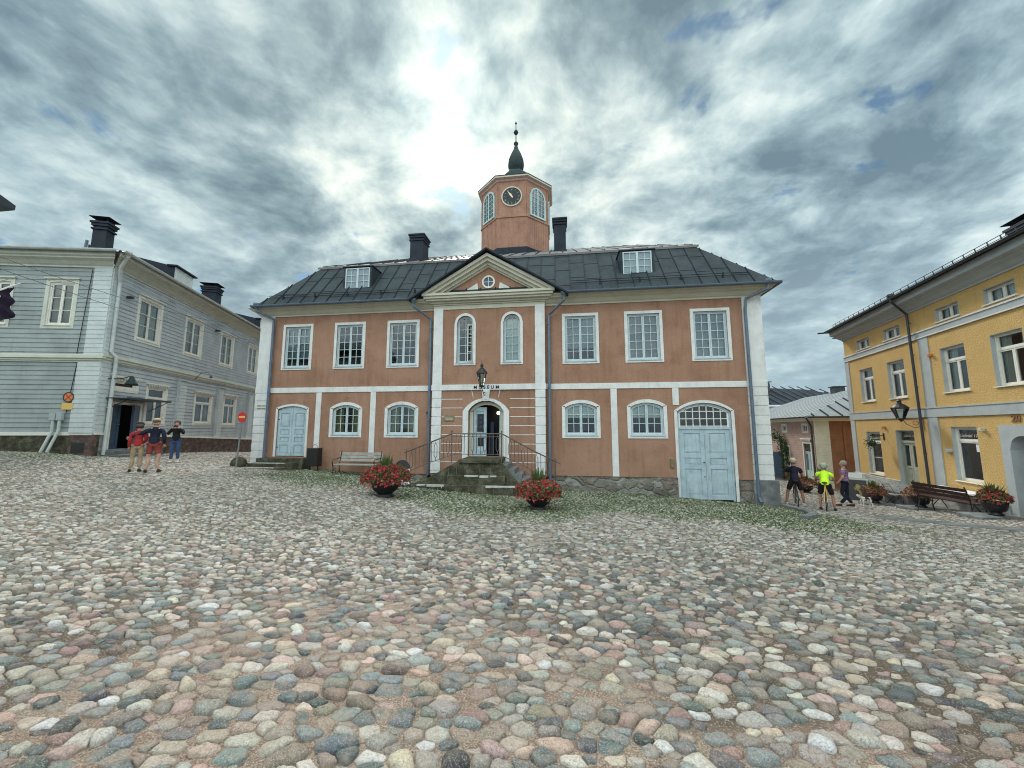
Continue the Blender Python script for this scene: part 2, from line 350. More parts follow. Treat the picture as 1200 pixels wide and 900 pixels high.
def build_ground():
    xs = np.unique(np.r_[-400, -250, -150, -90, -60, -42, np.arange(-32, 34, .35), 42, 60, 90, 150, 250, 400])
    ys = np.unique(np.r_[-300, -180, -100, -60, -40, np.arange(-28, 34, .35), 42, 60, 90, 150, 250, 400])
    X, Y = np.meshgrid(xs, ys); Z = gz(X, Y)
    V = np.stack([X, Y, Z], -1).reshape(-1, 3); nx, ny = len(xs), len(ys)
    i = (np.arange(ny - 1)[:, None] * nx + np.arange(nx - 1)[None]).ravel()
    Fc = np.stack([i, i + 1, i + nx + 1, i + nx], -1)
    me = bpy.data.meshes.new('ground'); me.from_pydata(V.tolist(), [], Fc.tolist())
    a = me.attributes.new('green', 'FLOAT', 'POINT'); a.data.foreach_set('value', green_zone(V[:, 0], V[:, 1]).astype(np.float32))
    a = me.attributes.new('sandy', 'FLOAT', 'POINT'); a.data.foreach_set('value', sandy(V[:, 0], V[:, 1]).astype(np.float32))
    me.polygons.foreach_set('use_smooth', [True] * len(me.polygons))
    m = bpy.data.materials.new('sandy_ground'); m.use_nodes = True; nt = m.node_tree; b = nt.nodes['Principled BSDF']; g = G(nt)
    P = g.n('ShaderNodeTexCoord').outputs['Object']; at = g.n('ShaderNodeAttribute', attribute_name='green').outputs['Fac']
    c = g.ramp(g.noise(P, .9, 6, .6), [(.3, (.26, .195, .145)), (.5, (.35, .262, .208)), (.7, (.40, .33, .26))])
    sn_ = g.n('ShaderNodeAttribute', attribute_name='sandy').outputs['Fac']; c = g.mix(g.ss(g.m('ADD', sn_, g.m('MULTIPLY', g.m('SUBTRACT', g.noise(P, 2.2, 5, .6), .5), 1.0)), .65, .25, 0, .85), c, (.062, .055, .042, 1))
    gr = g.noise(P, 105, 4, .85); c = g.mix(g.ss(gr, .44, .55, 0, .85), c, (.11, .08, .06, 1))
    gr2 = g.noise(P, 80, 4, .85); c = g.mix(g.ss(gr2, .55, .61, 0, .85), c, (.55, .48, .40, 1))
    c = g.mix(g.ss(g.m('ADD', at, g.m('MULTIPLY', g.m('SUBTRACT', g.noise(P, 3, 5, .6), .5), .9)), .35, .75, 0, .9), c, (.036, .062, .012, 1))
    g.put(b.inputs['Base Color'], c); b.inputs['Roughness'].default_value = .95; b.inputs['Specular IOR Level'].default_value = .2
    bn = g.n('ShaderNodeBump'); bn.inputs['Strength'].default_value = .9; bn.inputs['Distance'].default_value = .012
    g.put(bn.inputs['Height'], g.m('ADD', gr, g.m('MULTIPLY', g.noise(P, 30, 5, .7), 2.0))); nt.links.new(bn.outputs[0], b.inputs['Normal'])
    me.materials.append(m); o = bpy.data.objects.new('ground', me); COL.objects.link(o); o['kind'] = 'structure'
build_ground()

def stone_mat():
    m = bpy.data.materials.new('cobble_stone'); m.use_nodes = True; nt = m.node_tree; b = nt.nodes['Principled BSDF']; g = G(nt)
    P = g.n('ShaderNodeTexCoord').outputs['Object']; at = g.n('ShaderNodeAttribute', attribute_name='tint').outputs['Color']
    hs = g.sep(at)
    n1 = g.noise(P, 48, 6, .78); n2 = g.noise(P, 165, 3, .75); n3 = g.noise(g.v('MULTIPLY', P, (1, 3.5, 1)), 26, 4, .7, 1.0)
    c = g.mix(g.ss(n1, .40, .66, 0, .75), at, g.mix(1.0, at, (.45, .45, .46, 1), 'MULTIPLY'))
    c = g.mix(g.ss(n2, .55, .63, 0, .55), c, (.55, .52, .47, 1))
    c = g.mix(g.ss(n2, .46, .38, 0, .7), c, (.045, .045, .05, 1))
    c = g.mix(g.ss(n3, .60, .68, 0, .35), c, (.55, .52, .48, 1))
    dirt = g.noise(P, 9, 5, .65); c = g.mix(g.ss(dirt, .46, .70, 0, .6), c, (.29, .235, .18, 1))
    g.put(b.inputs['Base Color'], c); g.put(b.inputs['Roughness'], g.ss(n1, .3, .8, .55, .8)); b.inputs['Specular IOR Level'].default_value = .38
    bn = g.n('ShaderNodeBump'); bn.inputs['Strength'].default_value = .8; bn.inputs['Distance'].default_value = .010
    g.put(bn.inputs['Height'], g.m('ADD', n1, g.m('MULTIPLY', n2, .4))); nt.links.new(bn.outputs[0], b.inputs['Normal'])
    return m
PAL = np.array([(.42, .39, .34), (.50, .47, .41), (.32, .31, .28), (.22, .25, .245), (.145, .18, .185), (.09, .115, .125), (.25, .285, .265),
                (.40, .275, .235), (.46, .35, .30), (.27, .165, .15), (.42, .36, .28), (.52, .50, .455), (.33, .29, .23), (.17, .15, .15)])
PW = np.array([12, 6, 10, 11, 9, 5.5, 9, 8, 7, 3.5, 9, 2.5, 9, 4.5]); PW = PW / PW.sum()
FOOT = []          # rectangles (x0,x1,y0,y1) kept free of stones
def cobbles(name, x0, x1, y0, y1, cell, aspect, keep, near=True, theta=0., seed=1, drop=.13, size=(.42, .98), flat=1.0, sat=1.0):
    rng = np.random.default_rng(seed)
    # jittered grid in a stretched, rotated frame
    ct, st = cos(theta), sin(theta); cx, cy = (x0 + x1) / 2, (y0 + y1) / 2
    R = hypot(x1 - x0, y1 - y0) / 2 + 1
    nu = int(2 * R / (cell * aspect)) + 6; nv = int(2 * R / cell) + 6
    U, Vv = np.meshgrid(np.arange(nu), np.arange(nv))
    off = (Vv % 2) * .5
    PU = (U + off + rng.uniform(-.40, .40, U.shape)) * cell; PV = (Vv + rng.uniform(-.40, .40, U.shape)) * cell
    dead = rng.random(U.shape) < drop
    wt = rng.beta(1.7, 2.3, U.shape); wr = (size[0] + (size[1] - size[0]) * wt) * cell * .62
    wr[dead] = .02
    # radical-line cells from the 5x5 neighbourhood
    na = 16; ang = np.arange(na) * 2 * pi / na + .1
    ca, sa = np.cos(ang), np.sin(ang)
    acc = np.zeros(U.shape + (na,), np.float32)
    pad = 2
    def sh(a, i, j, fill):
        o = np.full_like(a, fill); H, Wd = a.shape
        o[max(0, -i):H - max(0, i), max(0, -j):Wd - max(0, j)] = a[max(0, i):H - max(0, -i), max(0, j):Wd - max(0, -j)]; return o
    for i in range(-2, 3):
        for j in range(-2, 3):
            if i == 0 and j == 0: continue
            qx = sh(PU, i, j, 1e3); qy = sh(PV, i, j, 1e3); qr = sh(wr, i, j, .02); qd = sh(dead, i, j, True)
            ddx = qx - PU; ddy = qy - PV; dd = np.hypot(ddx, ddy) + 1e-6
            t = np.clip((dd * dd + wr * wr - qr * qr) / (2 * dd), .15 * dd, dd)
            t[qd] = 1e3
            c = (ddx / dd)[..., None] * ca + (ddy / dd)[..., None] * sa
            k = np.clip(c, 0, None) / t[..., None]
            acc += (k ** 13).astype(np.float32)
    # cap by a slightly irregular circle of the stone's own size
    irr = np.ones(U.shape + (na,))
    for h, am in ((2, .15), (3, .13), (4, .08), (5, .06)):
        irr += 1.25 * am * rng.uniform(.3, 1, U.shape)[..., None] * np.cos(h * ang + rng.uniform(0, 6.28, U.shape)[..., None])
    cap = wr[..., None] * 1.72 * irr
    acc += (1 / cap) ** 13
    Rr = acc ** (-1 / 13.) * .982
    # to world
    X = (PU * aspect); Y = PV; X = X - nu * cell * aspect / 2; Y = Y - nv * cell / 2
    wx = cx + X * ct - Y * st; wy = cy + X * st + Y * ct
    ok = (~dead) & (wx > x0) & (wx < x1) & (wy > y0) & (wy < y1) & keep(wx, wy)
    for (a, b_, c_, d_) in FOOT: ok &= ~((wx > a) & (wx < b_) & (wy > c_) & (wy < d_))
    sel = np.where(ok)
    wx = wx[sel]; wy = wy[sel]; Rr = Rr[sel]; wr_ = wr[sel]; N = len(wx)
    Rr = Rr * (1 - .24 * green_zone(wx, wy)[:, None])
    e = .05; z0 = gz(wx, wy); gx = (gz(wx + e, wy) - z0) / e; gy = (gz(wx, wy + e) - z0) / e
    dist = np.hypot(wx - CAM.x, wy - CAM.y)
    ci = rng.choice(len(PAL), N, p=PW); colr = PAL[ci] * rng.uniform(.55, 1.12, (N, 1)) + rng.uniform(-.015, .015, (N, 3))
    mean = colr.mean(1, keepdims=True); colr = mean + (colr - mean) * sat
    lumi = colr.mean(1, keepdims=True); colr = colr * (np.clip(lumi, .04, 1) / .27) ** .45
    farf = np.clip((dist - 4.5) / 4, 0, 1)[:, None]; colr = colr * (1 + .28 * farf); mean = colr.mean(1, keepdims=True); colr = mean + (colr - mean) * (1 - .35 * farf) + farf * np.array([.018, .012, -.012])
    bury = (rng.random((N, 1)) < .22) * sandy(wx, wy)[:, None] * rng.uniform(.45, .85, (N, 1)); colr = colr * (1 - bury) + np.array([.31, .235, .185]) * bury; hh_b = 1 - .5 * bury[:, 0]
    gzn = green_zone(wx, wy)[:, None]; colr = colr * (1 - .12 * gzn) + np.array([-.01, .035, -.01]) * gzn
    hh = (.009 + .021 * rng.random(N) ** 1.4) * flat * np.clip(wr_ / (cell * .45), .6, 1.4)
    hh *= np.where(dist < 6.5, 1.15, 1.0)
    hh *= hh_b
    tx = rng.normal(0, .09, N); ty = rng.normal(0, .09, N)
    allV = []; allF = []; allC = []; base = 0
    lods = [(0, 3.6, 16, (.38, .66, .84, .95, 1.0)), (3.6, 8, 16, (.60, .88, 1.0)), (8, 999, 8, (.84, 1.0))]
    for (d0, d1, nn, rings) in lods:
        q = np.where((dist >= d0) & (dist < d1))[0]
        if len(q) == 0: continue
        stp = na // nn; rr = Rr[q][:, ::stp]; a2 = ang[::stp]; n = len(q)
        vs = [np.stack([wx[q], wy[q], z0[q] + hh[q]], -1)[:, None, :]]
        p = 5.5 if nn == 16 else 5.0
        px = rng.uniform(0, 6.28, (n, 4))
        for ri, f in enumerate(rings):
            lx = rr * f * np.cos(a2) * aspect; ly = rr * f * np.sin(a2)
            X = lx * ct - ly * st; Y = lx * st + ly * ct
            hz_ = hh[q][:, None] * (1 - f ** p) - (.022 if f == 1.0 else 0)
            hz_ = hz_ + (X * tx[q][:, None] + Y * ty[q][:, None]) * (1 if f < 1 else .3)
            if d0 == 0 or d1 == 8: hz_ = hz_ + (.0045 * np.sin(X * 55 + px[:, :1]) * np.sin(Y * 60 + px[:, 1:2]) + .003 * np.sin(X * 120 + px[:, 2:3]) * np.sin(Y * 110 + px[:, 3:])) * (f < 1)
            vs.append(np.stack([wx[q][:, None] + X, wy[q][:, None] + Y, z0[q][:, None] + gx[q][:, None] * X + gy[q][:, None] * Y + hz_], -1))
        V = np.concatenate(vs, 1); per = V.shape[1]; o = base + np.arange(n)[:, None, None] * per
        j = np.arange(nn); fan = np.stack([np.zeros(nn, int), 1 + j, 1 + (j + 1) % nn, ], -1)
        tri = (o + fan[None]).reshape(-1, 3)
        qs = []
        for r in range(len(rings) - 1):
            s0 = 1 + r * nn; s1 = s0 + nn; qs.append(np.stack([s0 + j, s1 + j, s1 + (j + 1) % nn, s0 + (j + 1) % nn], -1))
        quad = (o + np.concatenate(qs)[None]).reshape(-1, 4)
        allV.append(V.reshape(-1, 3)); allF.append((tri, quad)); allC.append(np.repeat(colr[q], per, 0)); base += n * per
    V = np.concatenate(allV); C_ = np.clip(np.concatenate(allC), .02, .56)
    tri = np.concatenate([f[0] for f in allF]); quad = np.concatenate([f[1] for f in allF])
    me = bpy.data.meshes.new(name); me.vertices.add(len(V)); me.vertices.foreach_set('co', V.astype(np.float32).ravel())
    nl = len(tri) * 3 + len(quad) * 4; me.loops.add(nl); me.loops.foreach_set('vertex_index', np.concatenate([tri.ravel(), quad.ravel()]).astype(np.int32))
    np_ = len(tri) + len(quad); me.polygons.add(np_)
    ls = np.concatenate([np.arange(len(tri)) * 3, len(tri) * 3 + np.arange(len(quad)) * 4]).astype(np.int32)
    me.polygons.foreach_set('loop_start', ls)
    me.polygons.foreach_set('use_smooth', np.ones(np_, bool))
    me.update(calc_edges=True)
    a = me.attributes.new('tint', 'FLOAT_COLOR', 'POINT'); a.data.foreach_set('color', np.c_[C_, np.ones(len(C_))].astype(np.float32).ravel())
    me.materials.append(MATS.setdefault('cobble', stone_mat()) if 'cobble' not in MATS else MATS['cobble'])
    ob = bpy.data.objects.new(name, me); COL.objects.link(ob); ob['kind'] = 'stuff'
    print(name, N, 'stones', np_, 'faces'); return ob

# free rectangles under steps, plinths and slabs
FOOT += [(-10.6, 10.6, -.05, 16), (-2.6, 1.6, -1.75, 0), (-10.2, -7.6, -1.25, 0)]
LWp, LWd = np.array((-14.17, -3.27)), np.array((-.3335, .9427))     # grey house side wall
RWp, RWd = np.array((16.875, .612)), np.array((-.1987, -.9801))     # yellow house wall
def keep_sq(x, y):
    # right of the grey house side wall, left of the yellow wall
    sl_ = (x - LWp[0]) * LWd[1] - (y - LWp[1]) * LWd[0]; fr = y < -3.27 + (x + 14.17) * .2
    sr_ = (x - RWp[0]) * RWd[1] - (y - RWp[1]) * RWd[0]
    return ((sl_ > .05) | fr) & (sr_ > .1)
street_line = lambda x, y: (x - 10.4) * .982 + (y + .5) * .30       # >0: the finer street paving on the right
near_d = lambda x, y: np.hypot(x - CAM.x, y - CAM.y) + .35 * np.sin(x * 1.7) + .3 * np.sin(y * 2.3 + x)
cobbles('cobblestones', -8, 13, -14.6, -7, .088, 1.48, lambda x, y: near_d(x, y) < 4.6, seed=3, theta=.04, drop=.10, size=(.28, 1.2), sat=1.05)
cobbles('cobblestones', -12, 16, -14.3, -4, .072, 1.55, lambda x, y: keep_sq(x, y) & (near_d(x, y) >= 4.6) & (near_d(x, y) < 7.6) & ((street_line(x, y) < 0) | (y < -6.2)), seed=4, theta=.05, drop=.08, size=(.34, 1.08), sat=1.0)
cobbles('cobblestones', -22, 16, -14.3, -.05, .061, 1.62, lambda x, y: keep_sq(x, y) & (near_d(x, y) >= 7.6) & ((street_line(x, y) < 0) | (y < -6.2)), seed=6, theta=.05, drop=.06, size=(.4, 1.0), sat=.9)
cobbles('cobblestones', -19, -10.4, -1.5, 9, .085, 1.3, lambda x, y: keep_sq(x, y) & (y > -.05), seed=5, theta=-.3)
cobbles('street_cobblestones', 8, 19, -6.2, 15, .078, 1.5, lambda x, y: keep_sq(x, y) & (street_line(x, y) > 0), seed=9, theta=.30, drop=.03, flat=.7, sat=.6)

def grass():
    rng = np.random.default_rng(21); n = 190000
    x = rng.uniform(-9, 11.3, n); y = rng.uniform(-6.8, 0, n)
    pch = .5 + .5 * np.sin(x * 2.1 + 1.3 * np.sin(y * 1.7)) * np.sin(y * 2.6 + x)
    k = green_zone(x, y) * (.30 + .70 * pch) > rng.random(n)
    for (a, b_, c_, d_) in FOOT[1:]: k &= ~((x > a) & (x < b_) & (y > c_) & (y < d_))
    x = x[k]; y = y[k]
    m = 9000; x2 = rng.uniform(-8, 14, m); y2 = rng.uniform(-8.5, -4.5, m); k2 = rng.random(m) < .10; x = np.r_[x, x2[k2]]; y = np.r_[y, y2[k2]]
    # weeds along wall feet
    w = 2500; x3 = rng.uniform(-10.4, 10.4, w); y3 = -.06 - rng.exponential(.06, w); x = np.r_[x, x3]; y = np.r_[y, y3]
    s4 = rng.uniform(-.3, 12, 1500); o4 = .1 + rng.exponential(.08, 1500)
    x = np.r_[x, LWp[0] + LWd[0] * s4 + LWd[1] * o4]; y = np.r_[y, LWp[1] + LWd[1] * s4 - LWd[0] * o4]
    n = len(x); z = gz(x, y); h = rng.uniform(.015, .048, n); a = rng.uniform(0, 6.28, n); w_ = .005 + .004 * rng.random(n)
    V = np.empty((n, 3, 3)); V[:, 0] = np.stack([x + np.cos(a) * w_, y + np.sin(a) * w_, z], -1); V[:, 1] = np.stack([x - np.cos(a) * w_, y - np.sin(a) * w_, z], -1)
    V[:, 2] = np.stack([x + rng.normal(0, .02, n), y + rng.normal(0, .02, n), z + h], -1)
    me = bpy.data.meshes.new('grass'); me.from_pydata(V.reshape(-1, 3).tolist(), [], np.arange(n * 3).reshape(-1, 3).tolist())
    mat('grass_blade', (.06, .10, .025), .7, .4, 2.0, hue=(.14, .16, .05)); me.materials.append(M('grass_blade'))
    o = bpy.data.objects.new('grass', me); COL.objects.link(o); o['kind'] = 'stuff'
grass()

# ------------------------------------------------------------------ wall, window, roof helpers
def arch_z(x, xc, w, zs, rise):
    """height of an arch of half width w over springing zs"""
    if rise <= 0: return zs
    R = (w * w + rise * rise) / (2 * rise); dx = min(abs(x - xc), w)
    return zs + sqrt(max(R * R - dx * dx, 0)) - (R - rise)
def wall(mb, x0, x1, z0, z1, ops, depth=.16, lap=0.0, lapz=0.0, y0=0.0, zbase=None):
    """front wall sheet with real openings; ops: (a,b,c,d,rise), d is the crown. lap: board thickness, lapz: board height"""
    xs = {x0, x1}; zs = {z0, z1}
    for a, b, c, d, r in ops: xs |= {a, b}; zs |= {c, d}
    if lap:
        k = math.floor(z0 / lapz)
        while k * lapz < z1:
            if k * lapz > z0: zs.add(round(k * lapz, 4))
            k += 1
    xs = sorted(x for x in xs if x0 <= x <= x1); zs = sorted(z for z in zs if z0 <= z <= z1)
    def yy(z, top):
        if not lap: return y0
        f = (z / lapz) % 1.0
        if top and f < 1e-3: f = 1.0
        if (not top) and f > 1 - 1e-3: f = 0.0
        return y0 - lap * (1 - f)
    for i in range(len(xs) - 1):
        for j in range(len(zs) - 1):
            a, b, c, d = xs[i], xs[i + 1], zs[j], zs[j + 1]; mx, mz = (a + b) / 2, (c + d) / 2
            if any(o[0] < mx < o[1] and o[2] < mz < o[3] for o in ops): continue
            yb, yt = yy(c, False), yy(d, True)
            mb.quad((a, yb, c), (b, yb, c), (b, yt, d), (a, yt, d))
            if lap and abs((c / lapz) % 1.0) < 1e-3: mb.quad((a, y0 + .002, c), (b, y0 + .002, c), (b, yb, c), (a, yb, c))
    for a, b, c, d, r in ops:
        zs_ = d - r; y1 = y0 + depth; ya = y0 - (lap if lap else 0)
        mb.quad((a, ya, c), (a, y1, c), (a, y1, zs_), (a, ya, zs_)); mb.quad((b, y1, c), (b, ya, c), (b, ya, zs_), (b, y1, zs_))
        if c > z0 + .01: mb.quad((a, ya, c), (b, ya, c), (b, y1, c), (a, y1, c))
        xc, w = (a + b) / 2, (b - a) / 2; n = 14 if r else 1
        for k in range(n):
            xa, xb = a + (b - a) * k / n, a + (b - a) * (k + 1) / n
            za, zb = arch_z(xa, xc, w, zs_, r), arch_z(xb, xc, w, zs_, r)
            mb.quad((xb, ya, zb), (xa, ya, za), (xa, y1, za), (xb, y1, zb))
            if r: mb.quad((xa, y0, za), (xb, y0, zb), (xb, y0, d), (xa, y0, d))
def arch_band(mb, a, b, c, d, r, w, y0, y1, sides=True, bottom=True, wb=None):
    """flat band of width w just inside the outline a..b, c..crown d (rise r), from depth y0 (front) to y1"""
    wb = wb or w
    if sides:
        zs_ = d - r
        mb.box(a, a + w, y0, y1, c, zs_); mb.box(b - w, b, y0, y1, c, zs_)
    if bottom: mb.box(a + w, b - w, y0, y1, c, c + wb)
    xc, W_ = (a + b) / 2, (b - a) / 2
    if r <= 0: mb.box(a, b, y0, y1, d, d + .0001) if False else mb.box(a + w, b - w, y0, y1, d - w, d); return
    n = 16; zs_ = d - r; ri = max(r - w * (0.35 if r < W_ * .7 else 0) , .01); wi = W_ - w
    for k in range(n):
        t0, t1 = k / n, (k + 1) / n
        xo0, xo1 = a + (b - a) * t0, a + (b - a) * t1; xi0, xi1 = xc - wi + 2 * wi * t0, xc - wi + 2 * wi * t1
        zo0, zo1 = arch_z(xo0, xc, W_, zs_, r), arch_z(xo1, xc, W_, zs_, r)
        if r < W_ * .9: zi0, zi1 = arch_z(xi0, xc, W_, zs_, r) - w, arch_z(xi1, xc, W_, zs_, r) - w
        else: zi0, zi1 = arch_z(xi0, xc, wi, zs_, wi), arch_z(xi1, xc, wi, zs_, wi)
        zi0 = max(zi0, zs_ - w * .6); zi1 = max(zi1, zs_ - w * .6)
        p = [(xi0, y0, zi0), (xi1, y0, zi1), (xo1, y0, zo1), (xo0, y0, zo0)]
        mb.prism(p, (0, y1 - y0, 0))
def sash(mb, a, b, c, d, rise, xc, W_, zs_, y, fw_, cols, rows, mw=.022, dep=.045):
    """one casement between a..b; its top follows the arch (xc, W_, zs_, rise)"""
    def top(x): return arch_z(x, xc, W_, zs_, rise) if rise else d
    mb.box(a, a + fw_, y, y + dep, c, top(a + fw_ * .5) - (0 if rise else 0)); mb.box(b - fw_, b, y, y + dep, c, top(b - fw_ * .5))
    mb.box(a + fw_, b - fw_, y, y + dep, c, c + fw_)
    n = 8 if rise else 1
    for k in range(n):
        xa, xb = a + fw_ + (b - a - 2 * fw_) * k / n, a + fw_ + (b - a - 2 * fw_) * (k + 1) / n
        mb.prism([(xa, y, top(xa) - fw_), (xb, y, top(xb) - fw_), (xb, y, top(xb)), (xa, y, top(xa))], (0, dep, 0))
    ia, ib = a + fw_, b - fw_; ztop = max(top(ia), top(ib), top((ia + ib) / 2)) - fw_
    for k in range(1, cols):
        x = ia + (ib - ia) * k / cols; mb.box(x - mw / 2, x + mw / 2, y + .008, y + dep - .006, c + fw_, top(x) - fw_)
    rh = ((d if not rise else max(top(ia), top(ib))) - fw_ - c - fw_) / rows
    for k in range(1, rows):
        z = c + fw_ + rh * k; xa, xb = ia, ib
        if rise:
            while top(xa) - fw_ < z and xa < xb: xa += .01
            while top(xb) - fw_ < z and xb > xa: xb -= .01
        if xb - xa > .03: mb.box(xa, xb, y + .012, y + dep - .01, z - mw / 2, z + mw / 2)
def pane(par, T, a, b, c, d, rise, y, name='pane', m='glass'):
    mb = MB(T); xc, w = (a + b) / 2, (b - a) / 2; zs_ = d - rise
    pts = [(a, y, c), (b, y, c)]
    if rise: pts += [(b - (b - a) * k / 16, y, arch_z(b - (b - a) * k / 16, xc, w, zs_, rise)) for k in range(17)]
    else: pts += [(b, y, d), (a, y, d)]
    mb.add(pts, [tuple(range(len(pts)))]); return mb.build(name, m, par)
def curtain(par, T, a, b, c, d, y, m='curtain_white', amp=.02, wl=.09, gap=None, name='curtain', side='both'):
    mb = MB(T); n = max(8, int((b - a) / wl * 6))
    rng = random.Random(int(a * 977 + d * 131)); ph = rng.uniform(0, 6)
    for k in range(n):
        xa, xb = a + (b - a) * k / n, a + (b - a) * (k + 1) / n
        if gap and gap[0] < (xa + xb) / 2 < gap[1]: continue
        f = lambda x: y + amp * sin((x - a) / wl * 2 * pi + ph + 1.2 * sin((x - a) * 7))
        mb.quad((xa, f(xa), c), (xb, f(xb), c), (xb, f(xb), d), (xa, f(xa), d))
    return mb.build(name, m, par, smooth=True)
def window(par, T, a, b, c, d, rise=0, sur=.0, surm='white_wood', fm='blue_frame', leaves=2, cols=2, rows=4, yrec=.07, fo=.05, fs=.045,
           behind=None, sill=None, transom=None, name='window', pane_y=None, proud=.025, hood=None, mw=.022, label=None):
    """a..b, c..d is the wall opening; sur = width of the surround on the wall outside of it"""
    mb = MB(T); arch_band(mb, a, b, c, d, rise, fo, yrec - .02, yrec + .07)
    xc, w = (a + b) / 2, (b - a) / 2; ia, ib, ic = a + fo, b - fo, c + fo
    lw = (ib - ia) / leaves; idd = d - fo
    zt = idd if transom is None else transom
    wI = w - fo; rI = rise if rise < w * .9 else wI
    if rise: zsI = d - rise - (fo if rise < w * .9 else 0)
    for L in range(leaves):
        la, lb = ia + lw * L + .003, ia + lw * (L + 1) - .003
        if rise and transom is None: sash(mb, la, lb, ic, idd, rI, xc, w if rise < w * .9 else wI, zsI, yrec, fs, cols, rows, mw)
        else: sash(mb, la, lb, ic, zt, 0, 0, 0, 0, yrec, fs, cols, rows, mw)
    if transom is not None:
        mb.box(ia, ib, yrec - .012, yrec + .06, transom, transom + .05); sash(mb, ia, ib, transom + .05, idd, 0, 0, 0, 0, yrec, fs, 1, 1, mw)
    o = mb.build(name, fm, par)
    if label: o['label'] = label
    if sur:
        s = MB(T); arch_band(s, a - sur, b + sur, c - sur, d + sur, rise + (sur * .25 if 0 < rise < w * .9 else (sur if rise else 0)), sur + .004, -proud, .004)
        if hood: s.box(a - sur - .05, b + sur + .05, -proud - .06, .003, d + sur, d + sur + .05)
        s.build('surround', surm, o)
    if sill:
        s = MB(T); s.box(a - .03, b + .03, -.05, yrec, c - .035, c - .002); s.build('sill', sill, o)
    pane(o, T, ia, ib, ic, idd, rI if rise else 0, pane_y or yrec + .03)
    if behind:
        for bspec in behind:
            kind, m = bspec[0], bspec[1]
            if kind == 'blind': MBq = MB(T); MBq.quad((ia, yrec + .10, bspec[2] if len(bspec) > 2 else ic), (ib, yrec + .10, bspec[2] if len(bspec) > 2 else ic), (ib, yrec + .10, d - .02 - (rise * .4)), (ia, yrec + .10, d - .02 - rise * .4)); MBq.build('blind', m, o)
            else: curtain(o, T, ia, ib, ic, d - .02 - rise * .5, yrec + .12, m, gap=bspec[2] if len(bspec) > 2 else None)
    return o
def roof_sheet(mb, pts, spacing=.6, rib=.035, thick=.05, ribw=.03, cross=0, seed=0, ribs=None):
    """planar roof slope; pts[0]->pts[1] is the eave line; standing seams run up the slope"""
    P = [Vector(p) for p in pts]; e = (P[1] - P[0]).normalized(); n = e.cross(P[-1] - P[0]).normalized()
    if n.z < 0: n = -n
    v = n.cross(e).normalized()
    if v.z < 0: v = -v
    mb.add([p for p in P] + [p - n * thick for p in P], [tuple(range(len(P))), tuple(range(len(P), 2 * len(P)))[::-1]] +
           [(i, (i + 1) % len(P), (i + 1) % len(P) + len(P), i + len(P)) for i in range(len(P))])
    uv = [((p - P[0]).dot(e), (p - P[0]).dot(v)) for p in P]; umin, umax = min(q[0] for q in uv), max(q[0] for q in uv)
    R = ribs or mb; rng = random.Random(seed)
    def cut(u):
        vs = []
        for (a, b) in zip(uv, uv[1:] + uv[:1]):
            if (a[0] - u) * (b[0] - u) < 0: t = (u - a[0]) / (b[0] - a[0]); vs.append(a[1] + t * (b[1] - a[1]))
        return (min(vs), max(vs)) if len(vs) >= 2 else None
    u = umin + spacing * .5; prevc = None
    while u < umax:
        c = cut(u)
        if c and c[1] - c[0] > .05:
            a = P[0] + e * u + v * c[0]; b = P[0] + e * u + v * c[1]; w = e * ribw / 2
            R.add([a - w, a + w, b + w, b - w, a - w + n * rib, a + w + n * rib, b + w + n * rib, b - w + n * rib], [(4, 5, 6, 7), (0, 1, 5, 4), (1, 2, 6, 5), (2, 3, 7, 6), (3, 0, 4, 7)])
            if cross:
                c2 = cut(min(u + spacing, umax - .01))
                if c2:
                    vv = c[0] + cross * rng.uniform(.3, 1.0)
                    while vv < min(c[1], c2[1]) - .1:
                        a = P[0] + e * u + v * vv; b = a + e * spacing; w = v * .012
                        R.add([a - w, b - w, b + w, a + w, a - w + n * .012, b - w + n * .012, b + w + n * .012, a + w + n * .012], [(4, 5, 6, 7), (0, 1, 5, 4), (1, 2, 6, 5), (2, 3, 7, 6), (3, 0, 4, 7)])
                        vv += cross
        u += spacing
def text_mesh(txt, size, T, m, parent, name='lettering', ext=.006, align='CENTER', shear=0., bold=0., width=None):
    """raised letters, baseline centre at the frame origin, facing -y of the frame"""
    cu = bpy.data.curves.new(name, 'FONT'); cu.body = txt; cu.size = size; cu.extrude = ext; cu.align_x = align; cu.shear = shear; cu.offset = bold; cu.space_character = 1.06
    tmp = bpy.data.objects.new('tmp', cu); COL.objects.link(tmp)
    dg = bpy.context.evaluated_depsgraph_get(); me = bpy.data.meshes.new_from_object(tmp.evaluated_get(dg)); bpy.data.objects.remove(tmp)
    me.name = name
    if width:
        xs = [v.co.x for v in me.vertices]; me.transform(Matrix.Scale(width / (max(xs) - min(xs)), 4, (1, 0, 0)))
    A = T @ Matrix.Rotation(radians(90), 4, 'X'); off = parent_off(parent)
    me.transform(A); me.transform(Matrix.Translation(-off)); me.materials.clear(); me.materials.append(MATS[m])
    o = bpy.data.objects.new(name, me); COL.objects.link(o)
    if parent: o.parent = parent
    return o

